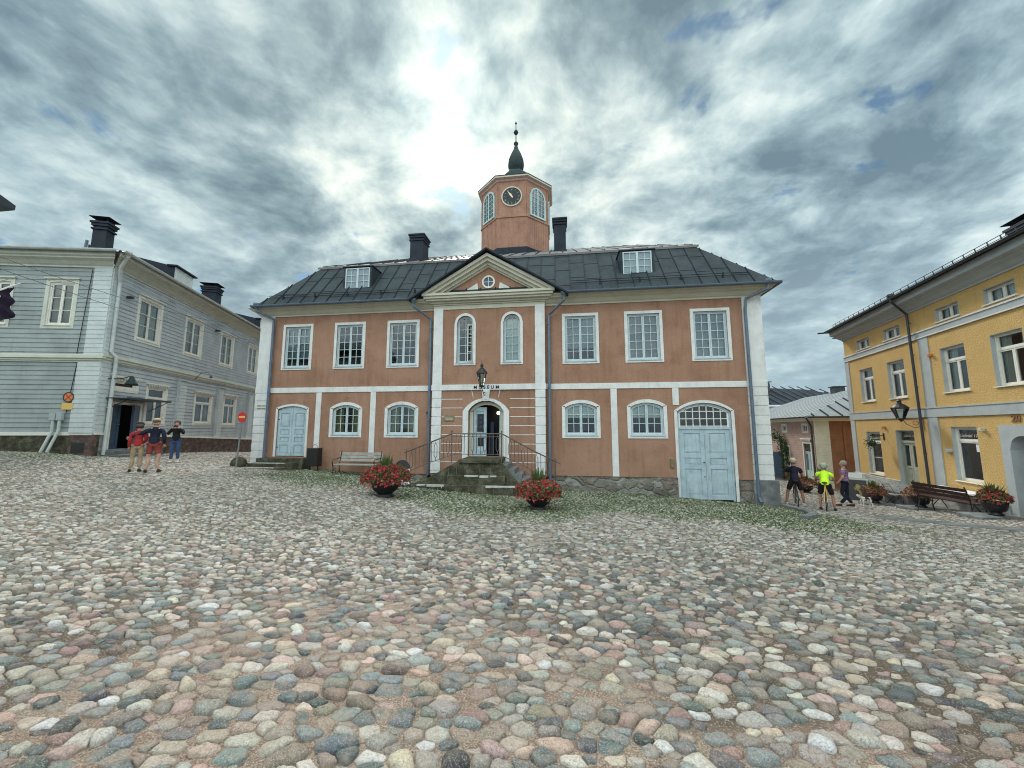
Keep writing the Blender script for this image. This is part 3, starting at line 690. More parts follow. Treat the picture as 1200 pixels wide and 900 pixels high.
# ------------------------------------------------------------------ museum
I4 = Matrix()
mus = thing('museum_building', 'orange plastered two storey building with white bands, clock tower and a MUSEUM sign', 'building', (0, 7.6, -1.5))
X1, X2, X3, HW = 3.747, 6.205, 8.696, .727
SUR = .11
ops_u = [(s * x - HW + SUR, s * x + HW - SUR, 3.402 + SUR, 5.475 - SUR, 0) for s in (-1, 1) for x in (X1, X2, X3)]
ops_l = [(s * x - .745 + .13, s * x + .745 - .13, .46 + .12, 1.95 - .12, .22) for s in (-1, 1) for x in (X1 - .04, X2)]
GATE = (7.30, 9.24, -1.82, 1.80, .36); LDOOR = (-9.42, -8.03, -.38, 1.80, .14)
wl = MB(); EX = 10.53; PX = 9.87
wall(wl, -EX, -2.31, -1.05, 5.95, [o for o in ops_u + ops_l if o[1] < -2.3] + [LDOOR], .30)
wall(wl, 2.31, EX, -1.02, 5.95, [o for o in ops_u + ops_l if o[0] > 2.3] + [(GATE[0], GATE[1], -1.02, GATE[3], GATE[4])], .30)
for x in (-EX, EX): wl.quad((x, 0, -2.6), (x, 15.2, -2.6), (x, 15.2, 5.95), (x, 0, 5.95))
wl.quad((-EX, 15.2, -2.6), (EX, 15.2, -2.6), (EX, 15.2, 5.95), (-EX, 15.2, 5.95))
wl.build('wall', 'orange', mus)
# central bay, 15 cm proud
BY = -.15; bay = MB()
DO = (-.80, .66, -.28, 1.95, .42)
wb = MB(); AW = .457
ops_b = [(s * .98 - AW + .10, s * .98 + AW - .10, 3.418 + .10, 5.62 - .10, AW - .10) for s in (-1, 1)]
wall(bay, -2.31, 2.31, -1.6, 5.95, ops_b + [DO], .34, y0=BY)
bay.quad((-2.31, 0, -1.6), (-2.31, BY, -1.6), (-2.31, BY, 5.95), (-2.31, 0, 5.95)); bay.quad((2.31, BY, -1.6), (2.31, 0, -1.6), (2.31, 0, 5.95), (2.31, BY, 5.95))
bay.build('entrance_bay_wall', 'orange', mus)
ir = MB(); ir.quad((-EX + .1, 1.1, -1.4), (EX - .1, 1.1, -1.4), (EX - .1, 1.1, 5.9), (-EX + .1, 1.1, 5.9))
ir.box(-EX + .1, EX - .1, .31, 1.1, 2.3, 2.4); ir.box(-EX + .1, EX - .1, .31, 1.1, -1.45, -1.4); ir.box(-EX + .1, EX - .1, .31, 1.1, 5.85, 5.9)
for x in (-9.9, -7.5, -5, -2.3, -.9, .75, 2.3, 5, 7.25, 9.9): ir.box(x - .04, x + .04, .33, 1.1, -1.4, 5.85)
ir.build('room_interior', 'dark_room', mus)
# rubble plinth under the right wing, thin on the left
pl = MB(); rr = random.Random(5)
def rub(x0, x1, z1f):
    n = int((x1 - x0) / .22)
    for i in range(n):
        for j in range(6):
            xa, xb = x0 + (x1 - x0) * i / n, x0 + (x1 - x0) * (i + 1) / n
            za, zb = -2.3 + (z1f + 2.3) * j / 6, -2.3 + (z1f + 2.3) * (j + 1) / 6
            def y(i_, j_): q = random.Random(i_ * 31 + j_ * 7 + int(x0 * 10)); return -.075 - .05 * q.random() * (1 if 0 < i_ < n else .3) + (.03 if j_ == 6 else 0)
            pl.quad((xa, y(i, j), za), (xb, y(i + 1, j), za), (xb, y(i + 1, j + 1), zb), (xa, y(i, j + 1), zb))
    pl.quad((x0, -.1, z1f), (x1, -.1, z1f), (x1, .02, z1f), (x0, .02, z1f)); pl.quad((x0, .02, -2.3), (x0, -.1, -2.3), (x0, -.1, z1f), (x0, .02, z1f)); pl.quad((x1, -.1, -2.3), (x1, .02, -2.3), (x1, .02, z1f), (x1, -.1, z1f))
for args in ((2.5, 7.2, -.98), (9.36, 9.86, -1.02), (-9.8, -7.9, -1.02), (-7.8, -2.5, -1.0)):
    pl = MB(); rub(*args); pl.build('rubble_plinth', 'rubble', mus, smooth=False)
cs = MB(); cs.box(9.80, 10.66, -.13, .5, -2.4, -1.02); cs.build('corner_plinth', 'slab_stone', mus, bevel=.03)
# corner pilasters (rusticated below the band), band, strips
def pilaster(x0, x1, y, zb, name='corner_pilaster', y1=0.0):
    p = MB(); p.box(x0, x1, y, y1, 2.61, 5.86)
    z = 2.385; h = .36
    p.box(x0 + .02, x1 - .02, y + .028, y1, zb, 2.385)
    while z > zb + .05:
        zl = max(z - h + .026, zb); p.box(x0, x1, y, y1, zl, z - .002); z -= h
    return p.build(name, 'white_plaster', mus, bevel=.004)
pilaster(-EX - .02, -PX, -.05, -.9); pilaster(PX, EX + .02, -.05, -1.02)
pilaster(-2.33, -1.93, BY - .05, -.95, 'bay_pilaster', BY); pilaster(1.93, 2.33, BY - .05, -.98, 'bay_pilaster', BY)
for (x0, x1, y_) in ((-PX, -2.33, -.03), (2.33, PX, -.03), (-EX - .03, -PX - .001, -.062), (PX + .001, EX + .03, -.062)):
    bd = MB(); bd.box(x0, x1, y_, .002, 2.385, 2.61); bd.build('band_course', 'white_plaster', mus, bevel=.004)
b2 = MB(); b2.box(-2.36, 2.36, BY - .062, BY + .002, 2.383, 2.613); b2.build('bay_band', 'white_plaster', mus, bevel=.004)
for (xc, w, z0) in ((-7.50, .24, -.42), (-4.99, .24, -.33), (4.98, .24, -1.0)):
    s = MB(); s.box(xc - w / 2, xc + w / 2, -.022, .002, z0, 2.387); s.build('lesene_strip', 'white_plaster', mus)
s = MB(); s.box(7.17, 7.40, -.022, .002, 1.72, 2.387); s.build('lesene_strip', 'white_plaster', mus)
# joints of the rusticated bay: pale lines
jl = MB(); z = 2.385 - .36
for k in range(8):
    for (a, b) in ((-1.93, -1.04), (.90, 1.93)): jl.box(a, b, BY - .006, BY + .001, z - .016, z + .010)
    z -= .36
for xs_ in (-.60, .44): jl.prism([(xs_ - .012, BY - .006, 2.08), (xs_ + .014, BY - .006, 2.08), (xs_ * 1.12 + .014, BY - .006, 2.385), (xs_ * 1.12 - .012, BY - .006, 2.385)], (0, .007, 0))
jl.build('mortar_joint', 'white_plaster', mus)
# cove cornice along the eaves
def cornice_run(mb, x0, x1, y, zb, zt, out, e0=0, e1=0):
    prof = [(0, 0), (-.04, 0), (-.04, .06), (-.10, .10), (-.20, .20), (-.34, .26), (-.34, .30), (-out, .34), (-out, zt - zb)]
    n = len(prof); L = []; R_ = []
    for (p, q) in prof: L.append((x0 + p * e0, y + p, zb + q)); R_.append((x1 - p * e1, y + p, zb + q))
    for i in range(n - 1): mb.quad(L[i], R_[i], R_[i + 1], L[i + 1])
    mb.quad(L[-1], R_[-1], (x1, y, zt), (x0, y, zt))
    mb.add(L + [(x0, y, zt)], [tuple(range(n + 1))]); mb.add(R_ + [(x1, y, zt)], [tuple(range(n + 1))[::-1]])
for (T_, x0, x1, e0, e1) in ((I4, -EX, -2.35, 1, 0), (I4, 2.35, EX, 0, 1), (frameM((-EX, 15.2, 0), -pi / 2), 0, 15.2, 1, 1), (frameM((EX, 0, 0), pi / 2), 0, 15.2, 1, 1)):
    co = MB(T_); cornice_run(co, x0, x1, 0, 5.84, 6.24, .42, e0, e1); co.build('cornice', 'cream', mus)
# windows of the upper floor
mat('blind_pale', (.38, .44, .45), .8, .03, 1); mat('blind_blue', (.16, .215, .25), .8, .03, 1)
k = 0
for i, (a, b, c, d, r) in enumerate(ops_u):
    right = a > 0
    beh = [('blind', ('blind_grey', 'blind_blue', 'blind_grey')[i % 3], (4.05, 3.5, 3.5)[i % 3])] if right else ([] if k < 2 else [('blind', 'blind_grey', 3.9)])
    window(mus, I4, a, b, c, d, 0, SUR, 'white_plaster', rows=5, behind=beh, sill='blue_wood'); k += 1
for i, (a, b, c, d, r) in enumerate(ops_l):
    right = a > 0
    w = window(mus, I4, a, b, c, d, r, .125, 'white_plaster', rows=3, sill='blue_wood', behind=[('blind', 'curtain_white', 1.25)] if right else [('curtain', 'curtain_olive', (a + .42, b - .42))])
for i, (a, b, c, d, r) in enumerate(ops_b):
    T = Matrix.Translation((0, BY, 0))
    if i == 0:      # its inner casement stands open
        o = window(mus, T, a, b, c, d, r, .10, 'white_plaster', fm='blue_frame', leaves=1, cols=2, rows=5, yrec=.12, sill='blue_wood')
        s = MB(T @ frameM((b - .06, .10, 0), radians(200))); sash(s, 0, .22, c + .06, d - r - .02, 0, 0, 0, 0, 0, .03, 1, 4); s.build('open_casement', 'white_wood', o)
    else: window(mus, T, a, b, c, d, r, .10, 'white_plaster', leaves=1, cols=2, rows=5, yrec=.12, sill='blue_wood', behind=[('blind', 'curtain_white')])
# panelled door leaves
def leaf(par, T, x0, x1, z0, z1, y, m, panels, top=None, thick=.05, name='door'):
    """panels: list of (z0,z1) fields, each drawn as a recessed field with a raised moulding"""
    mb = MB(T); tp = (lambda x: z1) if top is None else top
    n = 8 if top else 1
    for k in range(n):
        xa, xb = x0 + (x1 - x0) * k / n, x0 + (x1 - x0) * (k + 1) / n
        mb.prism([(xa, y + .02, z0), (xb, y + .02, z0), (xb, y + .02, tp(xb)), (xa, y + .02, tp(xa))], (0, thick, 0))
    sx = .11 * (x1 - x0) / .8 + .03
    mb.box(x0, x0 + sx, y - .012, y + .02, z0, tp(x0) - .01); mb.box(x1 - sx, x1, y - .012, y + .02, z0, tp(x1) - .01)
    prev = z0
    for (a, b) in panels:
        mb.box(x0 + sx, x1 - sx, y - .010, y + .02, prev, a); prev = b
        mb.box(x0 + sx + .035, x1 - sx - .035, y + .006, y + .02, a + .035, b - .035)
        mb.box(x0 + sx + .07, x1 - sx - .07, y - .002, y + .006, a + .07, b - .07) if b - a > .3 else None
    for k in range(n):
        xa, xb = x0 + sx + (x1 - x0 - 2 * sx) * k / n, x0 + sx + (x1 - x0 - 2 * sx) * (k + 1) / n
        mb.prism([(xa, y - .01, prev), (xb, y - .01, prev), (xb, y - .01, tp(xb) - .002), (xa, y - .01, tp(xa) - .002)], (0, .03, 0))
    return mb.build(name, m, par, bevel=.003)
# carriage gate
a, b, c, d, r = GATE
s = MB(); arch_band(s, a - .10, b + .10, c, d + .10, r + .03, .104, -.025, .004, bottom=False); s.build('gate_surround', 'white_plaster', mus)
gt = MB(); arch_band(gt, a, b, c, d, r, .07, .05, .16, bottom=False); gt.box(a + .07, b - .07, .05, .16, .80, .90); gt.build('gate_frame', 'blue_wood', mus)
xm = (a + b) / 2; tl = None
for (x0, x1) in ((a + .07, xm - .004), (xm + .004, b - .07)):
    lf = leaf(mus, I4, x0, x1, c + .04, .80, .09, 'blue_wood', [(-1.62, -.67), (-.52, -.26), (-.10, .66)], name='gate_leaf')
    if x0 < xm - .1:
        h = MB(); h.tube([(x1 - .06, .085, -.42), (x1 - .06, .03, -.42)], .022, 8); h.box(x1 - .08, x1 - .04, .082, .092, -.56, -.36); h.tube([(x1 - .06, .085, -.95), (x1 - .06, .05, -.95)], .02, 8); h.build('handle', 'iron', lf)
for (x0, x1) in ((a + .13, xm), ):
    fr = MB(); W_ = (b - a) / 2; cols = 7; ia, ib = a + .10, b - .10; tp = lambda x: arch_z(x, xm, W_, d - r, r) - .09
    for kk in range(cols + 1):
        x = ia + (ib - ia) * kk / cols; w = .03 if kk in (0, cols) else .014
        fr.box(x - w, x + w, .08, .12, .90, max(tp(x), .98))
    for z in (.925, 1.20, 1.48):
        xa, xb = ia, ib
        while tp(xa) < z: xa += .01
        while tp(xb) < z: xb -= .01
        fr.box(xa, xb, .082, .118, z - .014, z + .014)
    for kk in range(16):
        xa, xb = ia + (ib - ia) * kk / 16, ia + (ib - ia) * (kk + 1) / 16
        fr.prism([(xa, .08, tp(xa) - .03), (xb, .08, tp(xb) - .03), (xb, .08, tp(xb) + .03), (xa, .08, tp(xa) + .03)], (0, .04, 0))
    fw_o = fr.build('fanlight', 'white_wood', mus); pane(fw_o, I4, a + .07, b - .07, .9, d - .05, r, .10)
# side door on the left
a, b, c, d, r = LDOOR
s = MB(); arch_band(s, a - .09, b + .09, c, d + .09, r + .03, .094, -.025, .004, bottom=False); s.build('door_surround', 'white_plaster', mus)
xm = (a + b) / 2; W_ = (b - a) / 2
for (x0, x1) in ((a + .01, xm - .004), (xm + .004, b - .01)):
    lf = leaf(mus, I4, x0, x1, c + .03, d, .06, 'blue_wood', [(-.26, .12), (.24, .44), (.54, .78), (.88, 1.50)], top=lambda x: arch_z(x, xm, W_, d - r, r) - .01)
    h = MB(); xh = x0 + .03 if x0 < xm - .1 else x1 - .03
    for z in (.0, 1.2): h.box(xh - .04, xh + .04, .045, .058, z, z + .03); 
    h.build('hinge', 'iron', lf)
# entrance: arch surround, keystone, open door
a, b, c, d, r = DO; T = Matrix.Translation((0, BY, 0))
s = MB(T)
nn = 16; xm = (a + b) / 2
def ent(x, w, rr_, zs_): return arch_z(x, xm, w, zs_, rr_)
s.box(a - .22, a + .004, -.05, .004, -.9, d - r); s.box(b - .004, b + .22, -.05, .004, -.9, d - r)
for k in range(nn):
    t0, t1 = k / nn, (k + 1) / nn; W1, W2 = (b - a) / 2 + .22, (b - a) / 2
    xo0, xo1, xi0, xi1 = xm - W1 + 2 * W1 * t0, xm - W1 + 2 * W1 * t1, xm - W2 + 2 * W2 * t0, xm - W2 + 2 * W2 * t1
    g_ = .012 if k in (2, 5, 8, 11, 14) else 0
    s.prism([(xi0 + g_, -.05, ent(xi0, W2, r, d - r) - .004), (xi1, -.05, ent(xi1, W2, r, d - r) - .004), (xo1, -.05, ent(xo1, W1, r + .10, d - r)), (xo0 + g_, -.05, ent(xo0, W1, r + .10, d - r))], (0, .054, 0))
s.build('door_surround', 'white_plaster', mus)
ks = MB(T); ks.prism([(xm - .11, -.10, 1.93), (xm + .11, -.10, 1.93), (xm + .17, -.10, 2.39), (xm - .17, -.10, 2.39)], (0, .12, 0)); ks.prism([(xm - .05, -.13, 2.0), (xm + .05, -.13, 2.0), (xm + .08, -.13, 2.32), (xm - .08, -.13, 2.32)], (0, .04, 0)); ks.build('keystone', 'white_plaster', mus, bevel=.01)
df = MB(T); arch_band(df, a + .02, b - .02, c, d - .02, r - .01, .14, .16, .30, bottom=False); df.build('door_frame', 'cream', mus)
lf = leaf(mus, T, a + .17, xm + .02, c, 1.72, .24, 'blue_wood', [(-.15, .62), (.74, .95), (1.12, 1.55)], name='door', label=None) if False else leaf(mus, T, a + .17, xm - .02, c, 1.70, .24, 'blue_wood', [(-.15, .42), (.52, .86), (.98, 1.52)])
sg = MB(T); sg.box(a + .33, xm - .14, .222, .236, .70, 1.42); sg.build('notice', 'black_paint', lf)
sg = MB(T); sg.box(a + .36, xm - .12, .222, .236, .12, .47); sg.build('window_hole', 'black_paint', lf)
s2 = MB(T)
for z in (1.28, 1.08, .9): s2.box(a + .42, xm - .2, .214, .2218, z - .05, z + .04)
s2.build('notice_print', 'door_navy', lf)
# the right leaf folded back into the passage
T2 = T @ frameM((b - .16, .28, 0), radians(82)); lf2 = leaf(mus, T2, 0, .62, c, 1.70, 0, 'blue_wood', [(-.15, .42), (.52, .86), (.98, 1.52)])
h = MB(T2); h.tube([(.56, -.01, .75), (.56, -.07, .75), (.46, -.07, .75)], .012, 6); h.build('handle', 'steel', lf2)
hb = MB(T); hb.box(xm + .05, xm + .18, .75, .80, c, 1.1); hb.build('inner_door', 'door_navy', mus)
lmp = bpy.data.materials.new('lamp_glow'); lmp.use_nodes = True; q = lmp.node_tree.nodes['Principled BSDF']; q.inputs['Emission Color'].default_value = (1, .9, .7, 1); q.inputs['Emission Strength'].default_value = 6; MATS['glow'] = lmp
hl = MB(T); hl.lathe([(.0, 0), (.07, .02), (.085, .07), (.06, .12), (.0, .14)], (xm + .36, .95, 1.42), 12); hl.build('hall_lamp', 'glow', mus, smooth=True)
text_mesh('M U S E U M', .185, Matrix.Translation((-.05, BY - .069, 2.432)), 'iron', mus, 'museum_lettering', bold=.003, width=1.03)
pq = MB(); pq.box(-1.80, -1.38, BY - .03, BY, 1.13, 1.38); pq.build('plaque', 'plaque', mus, bevel=.01)
pq = MB(); [pq.box(-1.74, -1.44, BY - .036, BY - .031, z, z + .012) for z in (1.18, 1.215, 1.25)]; pq.lathe([(0, 0), (.035, 0), (.035, .006), (0, .006)], (0, 0, 0), 10) if False else None; pq.build('plaque_print', 'gold_pale', mus)
dk = MB(T); dk.box(-1.92, -1.12, -.012, 0, .20, .62); dk.build('wall_stain', 'cream', mus) if False else None
sp = MB(); sp.box(-10.42, -9.98, -.060, -.049, 1.78, 1.86); sp.box(-10.42, -9.98, -.060, -.049, 1.66, 1.74); sp.build('street_name_plate', 'cream', mus)
sp = MB(); [sp.box(-10.39 + i * .045, -10.39 + i * .045 + .026, -.063, -.0602, z, z + .04) for z in (1.80, 1.68) for i in range(9) if i != 4]; sp.build('plate_lettering', 'iron', mus)
bx = MB(); bx.box(6.98, 7.10, -.07, 0, -.62, -.30); bx.build('wall_box', 'plaque', mus, bevel=.01)
bk = MB(); bk.lathe([(0, 0), (.06, .0), (.075, .06), (.05, .12), (0, .14)], (-2.52, -.10, 1.42), 10); bk.box(-2.55, -2.49, -.1, 0, 1.46, 1.5); bk.build('wall_fitting', 'iron', mus, smooth=True)
# bay entablature and pediment
en = MB()
for (o_, z0, z1) in ((.03, 5.80, 5.98), (.08, 5.98, 6.04), (.16, 6.04, 6.12), (.30, 6.12, 6.20), (.38, 6.20, 6.30), (.44, 6.30, 6.40)):
    en.box(-2.31 - o_, 2.31 + o_, BY - o_, .1, z0, z1)
en.build('entablature', 'cream', mus, bevel=.008)
AP = 8.02; HPW = 2.78
ty = MB(); ty.prism([(-2.5, BY - .02, 6.40), (2.5, BY - .02, 6.40), (0, BY - .02, 7.88)], (0, .2, 0)); ty.build('tympanum', 'orange', mus)
rk = MB()
for s_ in (-1, 1):
    for (o0, o1, yo) in ((.0, .12, .44), (.12, .24, .34), (.24, .34, .20), (.34, .40, .10)):
        zf = lambda x, o: AP - o * 1.16 - (AP - 6.36) * abs(x) / HPW
        xe = HPW * 1.0
        def zz_(x, o): return AP - o * 1.16 - .585 * abs(x)
        xl = lambda o: (AP - o * 1.16 - 6.40) / .585
        p = [(0, BY - yo, zz_(0, o0)), (0, BY - yo, zz_(0, o1)), (s_ * xl(o1), BY - yo, 6.40), (s_ * xl(o0), BY - yo, 6.40)]
        rk.prism(p, (0, yo + .05, 0))
rk.build('raking_cornice', 'cream', mus)
for s_ in (-1, 1):
    tr = MB(); tr.prism([(s_ * .42, BY - .035, 6.52), (s_ * 1.12, BY - .035, 6.52), (s_ * .48, BY - .035, 6.90), (s_ * .45, BY - .035, 6.70)], (0, .03, 0)); tr.build('triangle_panel', 'white_plaster', mus)
rw = MB(); ring = [(.28, -.05), (.28, .03), (.21, .03), (.21, -.05)]
for k in range(28):
    a0, a1 = 2 * pi * k / 28, 2 * pi * (k + 1) / 28
    for i in range(4):
        (r0, y0), (r1, y1) = ring[i], ring[(i + 1) % 4]
        rw.quad((r0 * cos(a0), BY + y0, 6.93 + r0 * sin(a0)), (r0 * cos(a1), BY + y0, 6.93 + r0 * sin(a1)), (r1 * cos(a1), BY + y1, 6.93 + r1 * sin(a1)), (r1 * cos(a0), BY + y1, 6.93 + r1 * sin(a0)))
rwo = rw.build('round_window', 'white_wood', mus)
c_ = MB(); c_.box(-.012, .012, BY - .04, BY - .02, 6.72, 7.14); c_.box(-.21, .21, BY - .038, BY - .022, 6.918, 6.942); c_.build('glazing_bar', 'white_wood', rwo)
dsk = MB(); dsk.add([(.21 * cos(2 * pi * k / 24), BY - .022, 6.93 + .21 * sin(2 * pi * k / 24)) for k in range(24)], [tuple(range(24))]); dsk.build('pane', 'navy_door2', rwo)

# ---- roof
ZE, ZB, ZR = 6.26, 8.74, 12.0; YE, YB, YR = -.48, 1.5, 7.6
XE, XB, XR = 10.98, 8.85, 7.25; XL = 10.56; YB2, YE2 = 13.7, 15.68
rf = MB(); rib = MB()
roof_sheet(rf, [(-XL, YE, ZE), (XE, YE, ZE), (XB, YB, ZB), (-XB, YB, ZB)], .62, cross=1.25, seed=3, ribs=rib)
roof_sheet(rf, [(XE, YE, ZE), (XE, YE2, ZE), (XB, YB2, ZB), (XB, YB, ZB)], .62, ribs=rib)
roof_sheet(rf, [(-XL, YE2, ZE), (-XL, YE, ZE), (-XB, YB, ZB), (-XB, YB2, ZB)], .62, ribs=rib)
roof_sheet(rf, [(XE, YE2, ZE), (-XL, YE2, ZE), (-XB, YB2, ZB), (XB, YB2, ZB)], .62, ribs=rib)
ro = rf.build('roof', 'roof_metal', mus); rib.build('standing_seam', 'roof_dark', ro)
uf = MB(); urb = MB()
roof_sheet(uf, [(-XB - .12, YB - .12, ZB + .03), (XB + .12, YB - .12, ZB + .03), (XR, YR, ZR), (-XR, YR, ZR)], .62, cross=1.1, seed=8, ribs=urb, thick=.10)
roof_sheet(uf, [(XB + .12, YB - .12, ZB + .03), (XB + .12, YB2 + .12, ZB + .03), (XR, YR, ZR)], .62, ribs=urb, thick=.10)
roof_sheet(uf, [(-XB - .12, YB2 + .12, ZB + .03), (-XB - .12, YB - .12, ZB + .03), (-XR, YR, ZR)], .62, ribs=urb, thick=.10)
roof_sheet(uf, [(XB + .12, YB2 + .12, ZB + .03), (-XB - .12, YB2 + .12, ZB + .03), (-XR, YR, ZR), (XR, YR, ZR)], .62, ribs=urb, thick=.10)
uo = uf.build('upper_roof', 'roof_ridge', mus); urb.build('standing_seam', 'roof_dark', uo)
# snow guards and gutter
for xx in np.arange(-9.4, 10, 1.55):
    if abs(xx) < 3.2: continue
    sn = MB()
    zc = lambda t: ZE + (ZB - ZE) * t; yc = lambda t: YE + (YB - YE) * t
    sn.bar((xx, yc(.13), zc(.13) + .0), (xx, yc(.13) - .02, zc(.13) + .22), .05, .04)
    sn.bar((xx, yc(.17), zc(.17)), (xx, yc(.13), zc(.13) + .2), .03, .03)
    sn.build('snow_bracket', 'roof_dark', mus)
for sx in (-1, 1):
    sn = MB()
    for dz_ in (.10, .19): sn.tube([(sx * 3.4, YE + (YB - YE) * .13 - .01, ZE + (ZB - ZE) * .13 + dz_), (sx * 10.1, YE + (YB - YE) * .13 - .01, ZE + (ZB - ZE) * .13 + dz_)], .014, 6)
    sn.build('snow_rail', 'roof_dark', mus)
gu = MB()
def gutter(mb, x0, x1, y, z, r=.085):
    for i in range(8):
        a0, a1 = pi + pi * i / 8, pi + pi * (i + 1) / 8
        mb.quad((x0, y + r * cos(a0), z + r * sin(a0)), (x1, y + r * cos(a0), z + r * sin(a0)), (x1, y + r * cos(a1), z + r * sin(a1)), (x0, y + r * cos(a1), z + r * sin(a1)))
        mb.quad((x0, y + .9 * r * cos(a0), z + .9 * r * sin(a0)), (x1, y + .9 * r * cos(a0), z + .9 * r * sin(a0)), (x1, y + .9 * r * cos(a1), z + .9 * r * sin(a1)), (x0, y + .9 * r * cos(a1), z + .9 * r * sin(a1)))
gutter(gu, -10.66, -3.05, YE - .07, ZE - .02); gutter(gu, 3.05, 11.05, YE - .07, ZE - .02)
gu.T = frameM((XE + .06, -.5, 0), pi / 2); gutter(gu, 0, 16, 0, ZE - .02); gu.T = frameM((-XL - .06, -.5, 0), pi / 2); gutter(gu, 0, 16, 0, ZE - .02)
gu.build('gutter', 'pipe_steel', mus)
# gable roof over the bay
gb = MB(); gbr = MB(); yb = BY - .56; za, ze = 8.15, 6.12; xg = 3.28
for s_ in (-1, 1):
    pts = [(s_ * xg, yb, ze), (s_ * xg, 2.0, ze), (0, 2.6, za), (0, yb, za)]
    roof_sheet(gb, pts if s_ > 0 else [pts[1], pts[0], pts[3], pts[2]], .6, ribs=gbr, thick=.05)
    gb.bar((s_ * (xg + .02), yb - .02, ze - .03), (0, yb - .02, za + .0), .05, .06)
go = gb.build('bay_roof', 'roof_dark', mus); gbr.build('standing_seam', 'roof_dark', go)
# downpipes
def downpipe(par, pts, r=.055, m='pipe_steel', head=True, clips=True, name='downpipe'):
    mb = MB(); mb.tube(pts, r, 10)
    if head: p = Vector(pts[0]); mb.lathe([(r, 0), (r * 1.3, .06), (r * 2.3, .16), (r * 2.3, .24), (r * 1.6, .24)], (p.x, p.y, p.z - .04), 12)
    o = mb.build(name, m, par, smooth=False)
    if clips:
        c_ = MB(); p = Vector(pts[-2]); q = Vector(pts[-1]); z = p.z - .4
        while z > q.z + .3: c_.lathe([(r, 0), (r * 1.25, 0), (r * 1.25, .03), (r, .03)], (q.x, q.y, z), 10); z -= 1.3
        c_.build('pipe_clip', m, o)
    return o
downpipe(mus, [(-3.12, -.55, 6.02), (-3.12, -.55, 5.90), (-2.48, -.13, 5.42), (-2.46, -.13, -1.05)])
downpipe(mus, [(3.12, -.55, 6.02), (3.12, -.55, 5.90), (2.50, -.13, 5.42), (2.48, -.13, -1.35)])
downpipe(mus, [(-10.42, -.52, 6.15), (-10.38, -.46, 6.0), (-9.86, -.13, 5.72), (-9.84, -.13, 5.4), (-9.84, -.13, -.78)])
downpipe(mus, [(10.62, -.50, 6.15), (10.60, -.50, 6.0), (9.98, -.16, 5.75), (9.93, -.14, 5.35), (9.93, -.14, -1.6), (9.95, -.26, -1.78)])
# dormers
def dormer(x0, x1):
    z0, z1 = 7.12, 8.08; y = .26
    t = MB(); t.box(x0 - .12, x1 + .12, y + .02, 1.6, z0 - .25, z1 + .05); t.box(x0 - .16, x1 + .16, y - .06, 1.7, z1 + .05, z1 + .09)
    for xx in (x0 - .10, x1 + .02): t.box(xx, xx + .08, y - .02, y + .02, z0 - .1, z1 + .06)
    t.box(x0 - .1, x1 + .1, y - .04, y + .02, z0 - .16, z0 - .02)
    o = t.build('dormer', 'roof_metal', mus, bevel=.01)
    w = MB()
    for L in range(2):
        la = x0 + (x1 - x0) / 2 * L; sash(w, la, la + (x1 - x0) / 2, z0, z1, 0, 0, 0, 0, y - .03, .045, 2, 3)
    w.build('dormer_window', 'blue_frame', o)
    q = MB(); q.quad((x0, y + .005, z0), (x1, y + .005, z0), (x1, y + .005, z1), (x0, y + .005, z1)); q.build('pane', 'blind_grey', o)
dormer(-6.72, -5.55); dormer(5.55, 6.70)
# chimneys
def chimney(x, y, w, dpt, z0, z1, m='roof_dark', name='chimney', par=mus, T=None, cap=True, lift=0):
    c_ = MB(T); c_.box(x - w / 2, x + w / 2, y, y + dpt, z0, z1)
    c_.box(x - w / 2 - .05, x + w / 2 + .05, y - .05, y + dpt + .05, z1 - .28, z1 - .20)
    c_.box(x - w / 2 - .09, x + w / 2 + .09, y - .09, y + dpt + .09, z1, z1 + .09); c_.box(x - w / 2 - .04, x + w / 2 + .04, y - .04, y + dpt + .04, z0, z0 + .35)
    c_.box(x - w / 2 - .05, x + w / 2 + .05, y - .05, y + dpt + .05, z1 - .12, z1)
    if cap:
        for sx in (-1, 1):
            for sy in (0, 1): c_.box(x + sx * w * .42 - .015, x + sx * w * .42 + .015, y + dpt * (.08 + .84 * sy) - .015, y + dpt * (.08 + .84 * sy) + .015, z1 + .08, z1 + .26)
        c_.box(x - w / 2 - .12, x + w / 2 + .12, y - .12, y + dpt + .12, z1 + .26, z1 + .29)
    return c_.build(name, m, par, bevel=.01)
chimney(-4.53, 3.0, .72, .8, 9.4, 11.0, cap=False); chimney(3.0, 3.9, .62, .8, 9.8, 11.85, cap=False)
# ---- clock tower
TX, TY = .22, 7.6; RA = 2.07 / cos(pi / 8)
tw = MB(); tw.lathe([(RA, 10.2), (RA, 13.18), (RA, 15.55)], (TX, TY, 0), 8, flat=.5); tow = tw.build('clock_tower', 'tower_board', mus)
fl = MB(); fl.lathe([(RA + .06, 10.1), (RA + .06, 11.28), (RA + .02, 11.3)], (TX, TY, 0), 8, flat=.5); fl.build('tower_flashing', 'roof_dark', tow)
def face(k): return frameM((TX, TY, 0), 0) @ Matrix.Rotation(k * pi / 4, 4, 'Z') @ Matrix.Translation((0, -2.07, 0))
vb = MB()
for k in range(8):
    vb.T = face(k); hw_ = .857
    for i in range(12): x = -hw_ + .07 + i * (2 * hw_ - .14) / 11; vb.box(x - .018, x + .018, -.018, .0, 11.25, 13.15)
    vb.box(-hw_ - .02, hw_ + .02, -.05, .0, 13.15, 13.25); vb.box(-hw_, -hw_ + .06, -.03, 0, 13.25, 15.45); vb.box(hw_ - .06, hw_, -.028, 0, 13.25, 15.45)
vb.build('board_batten', 'tower_board', tow)
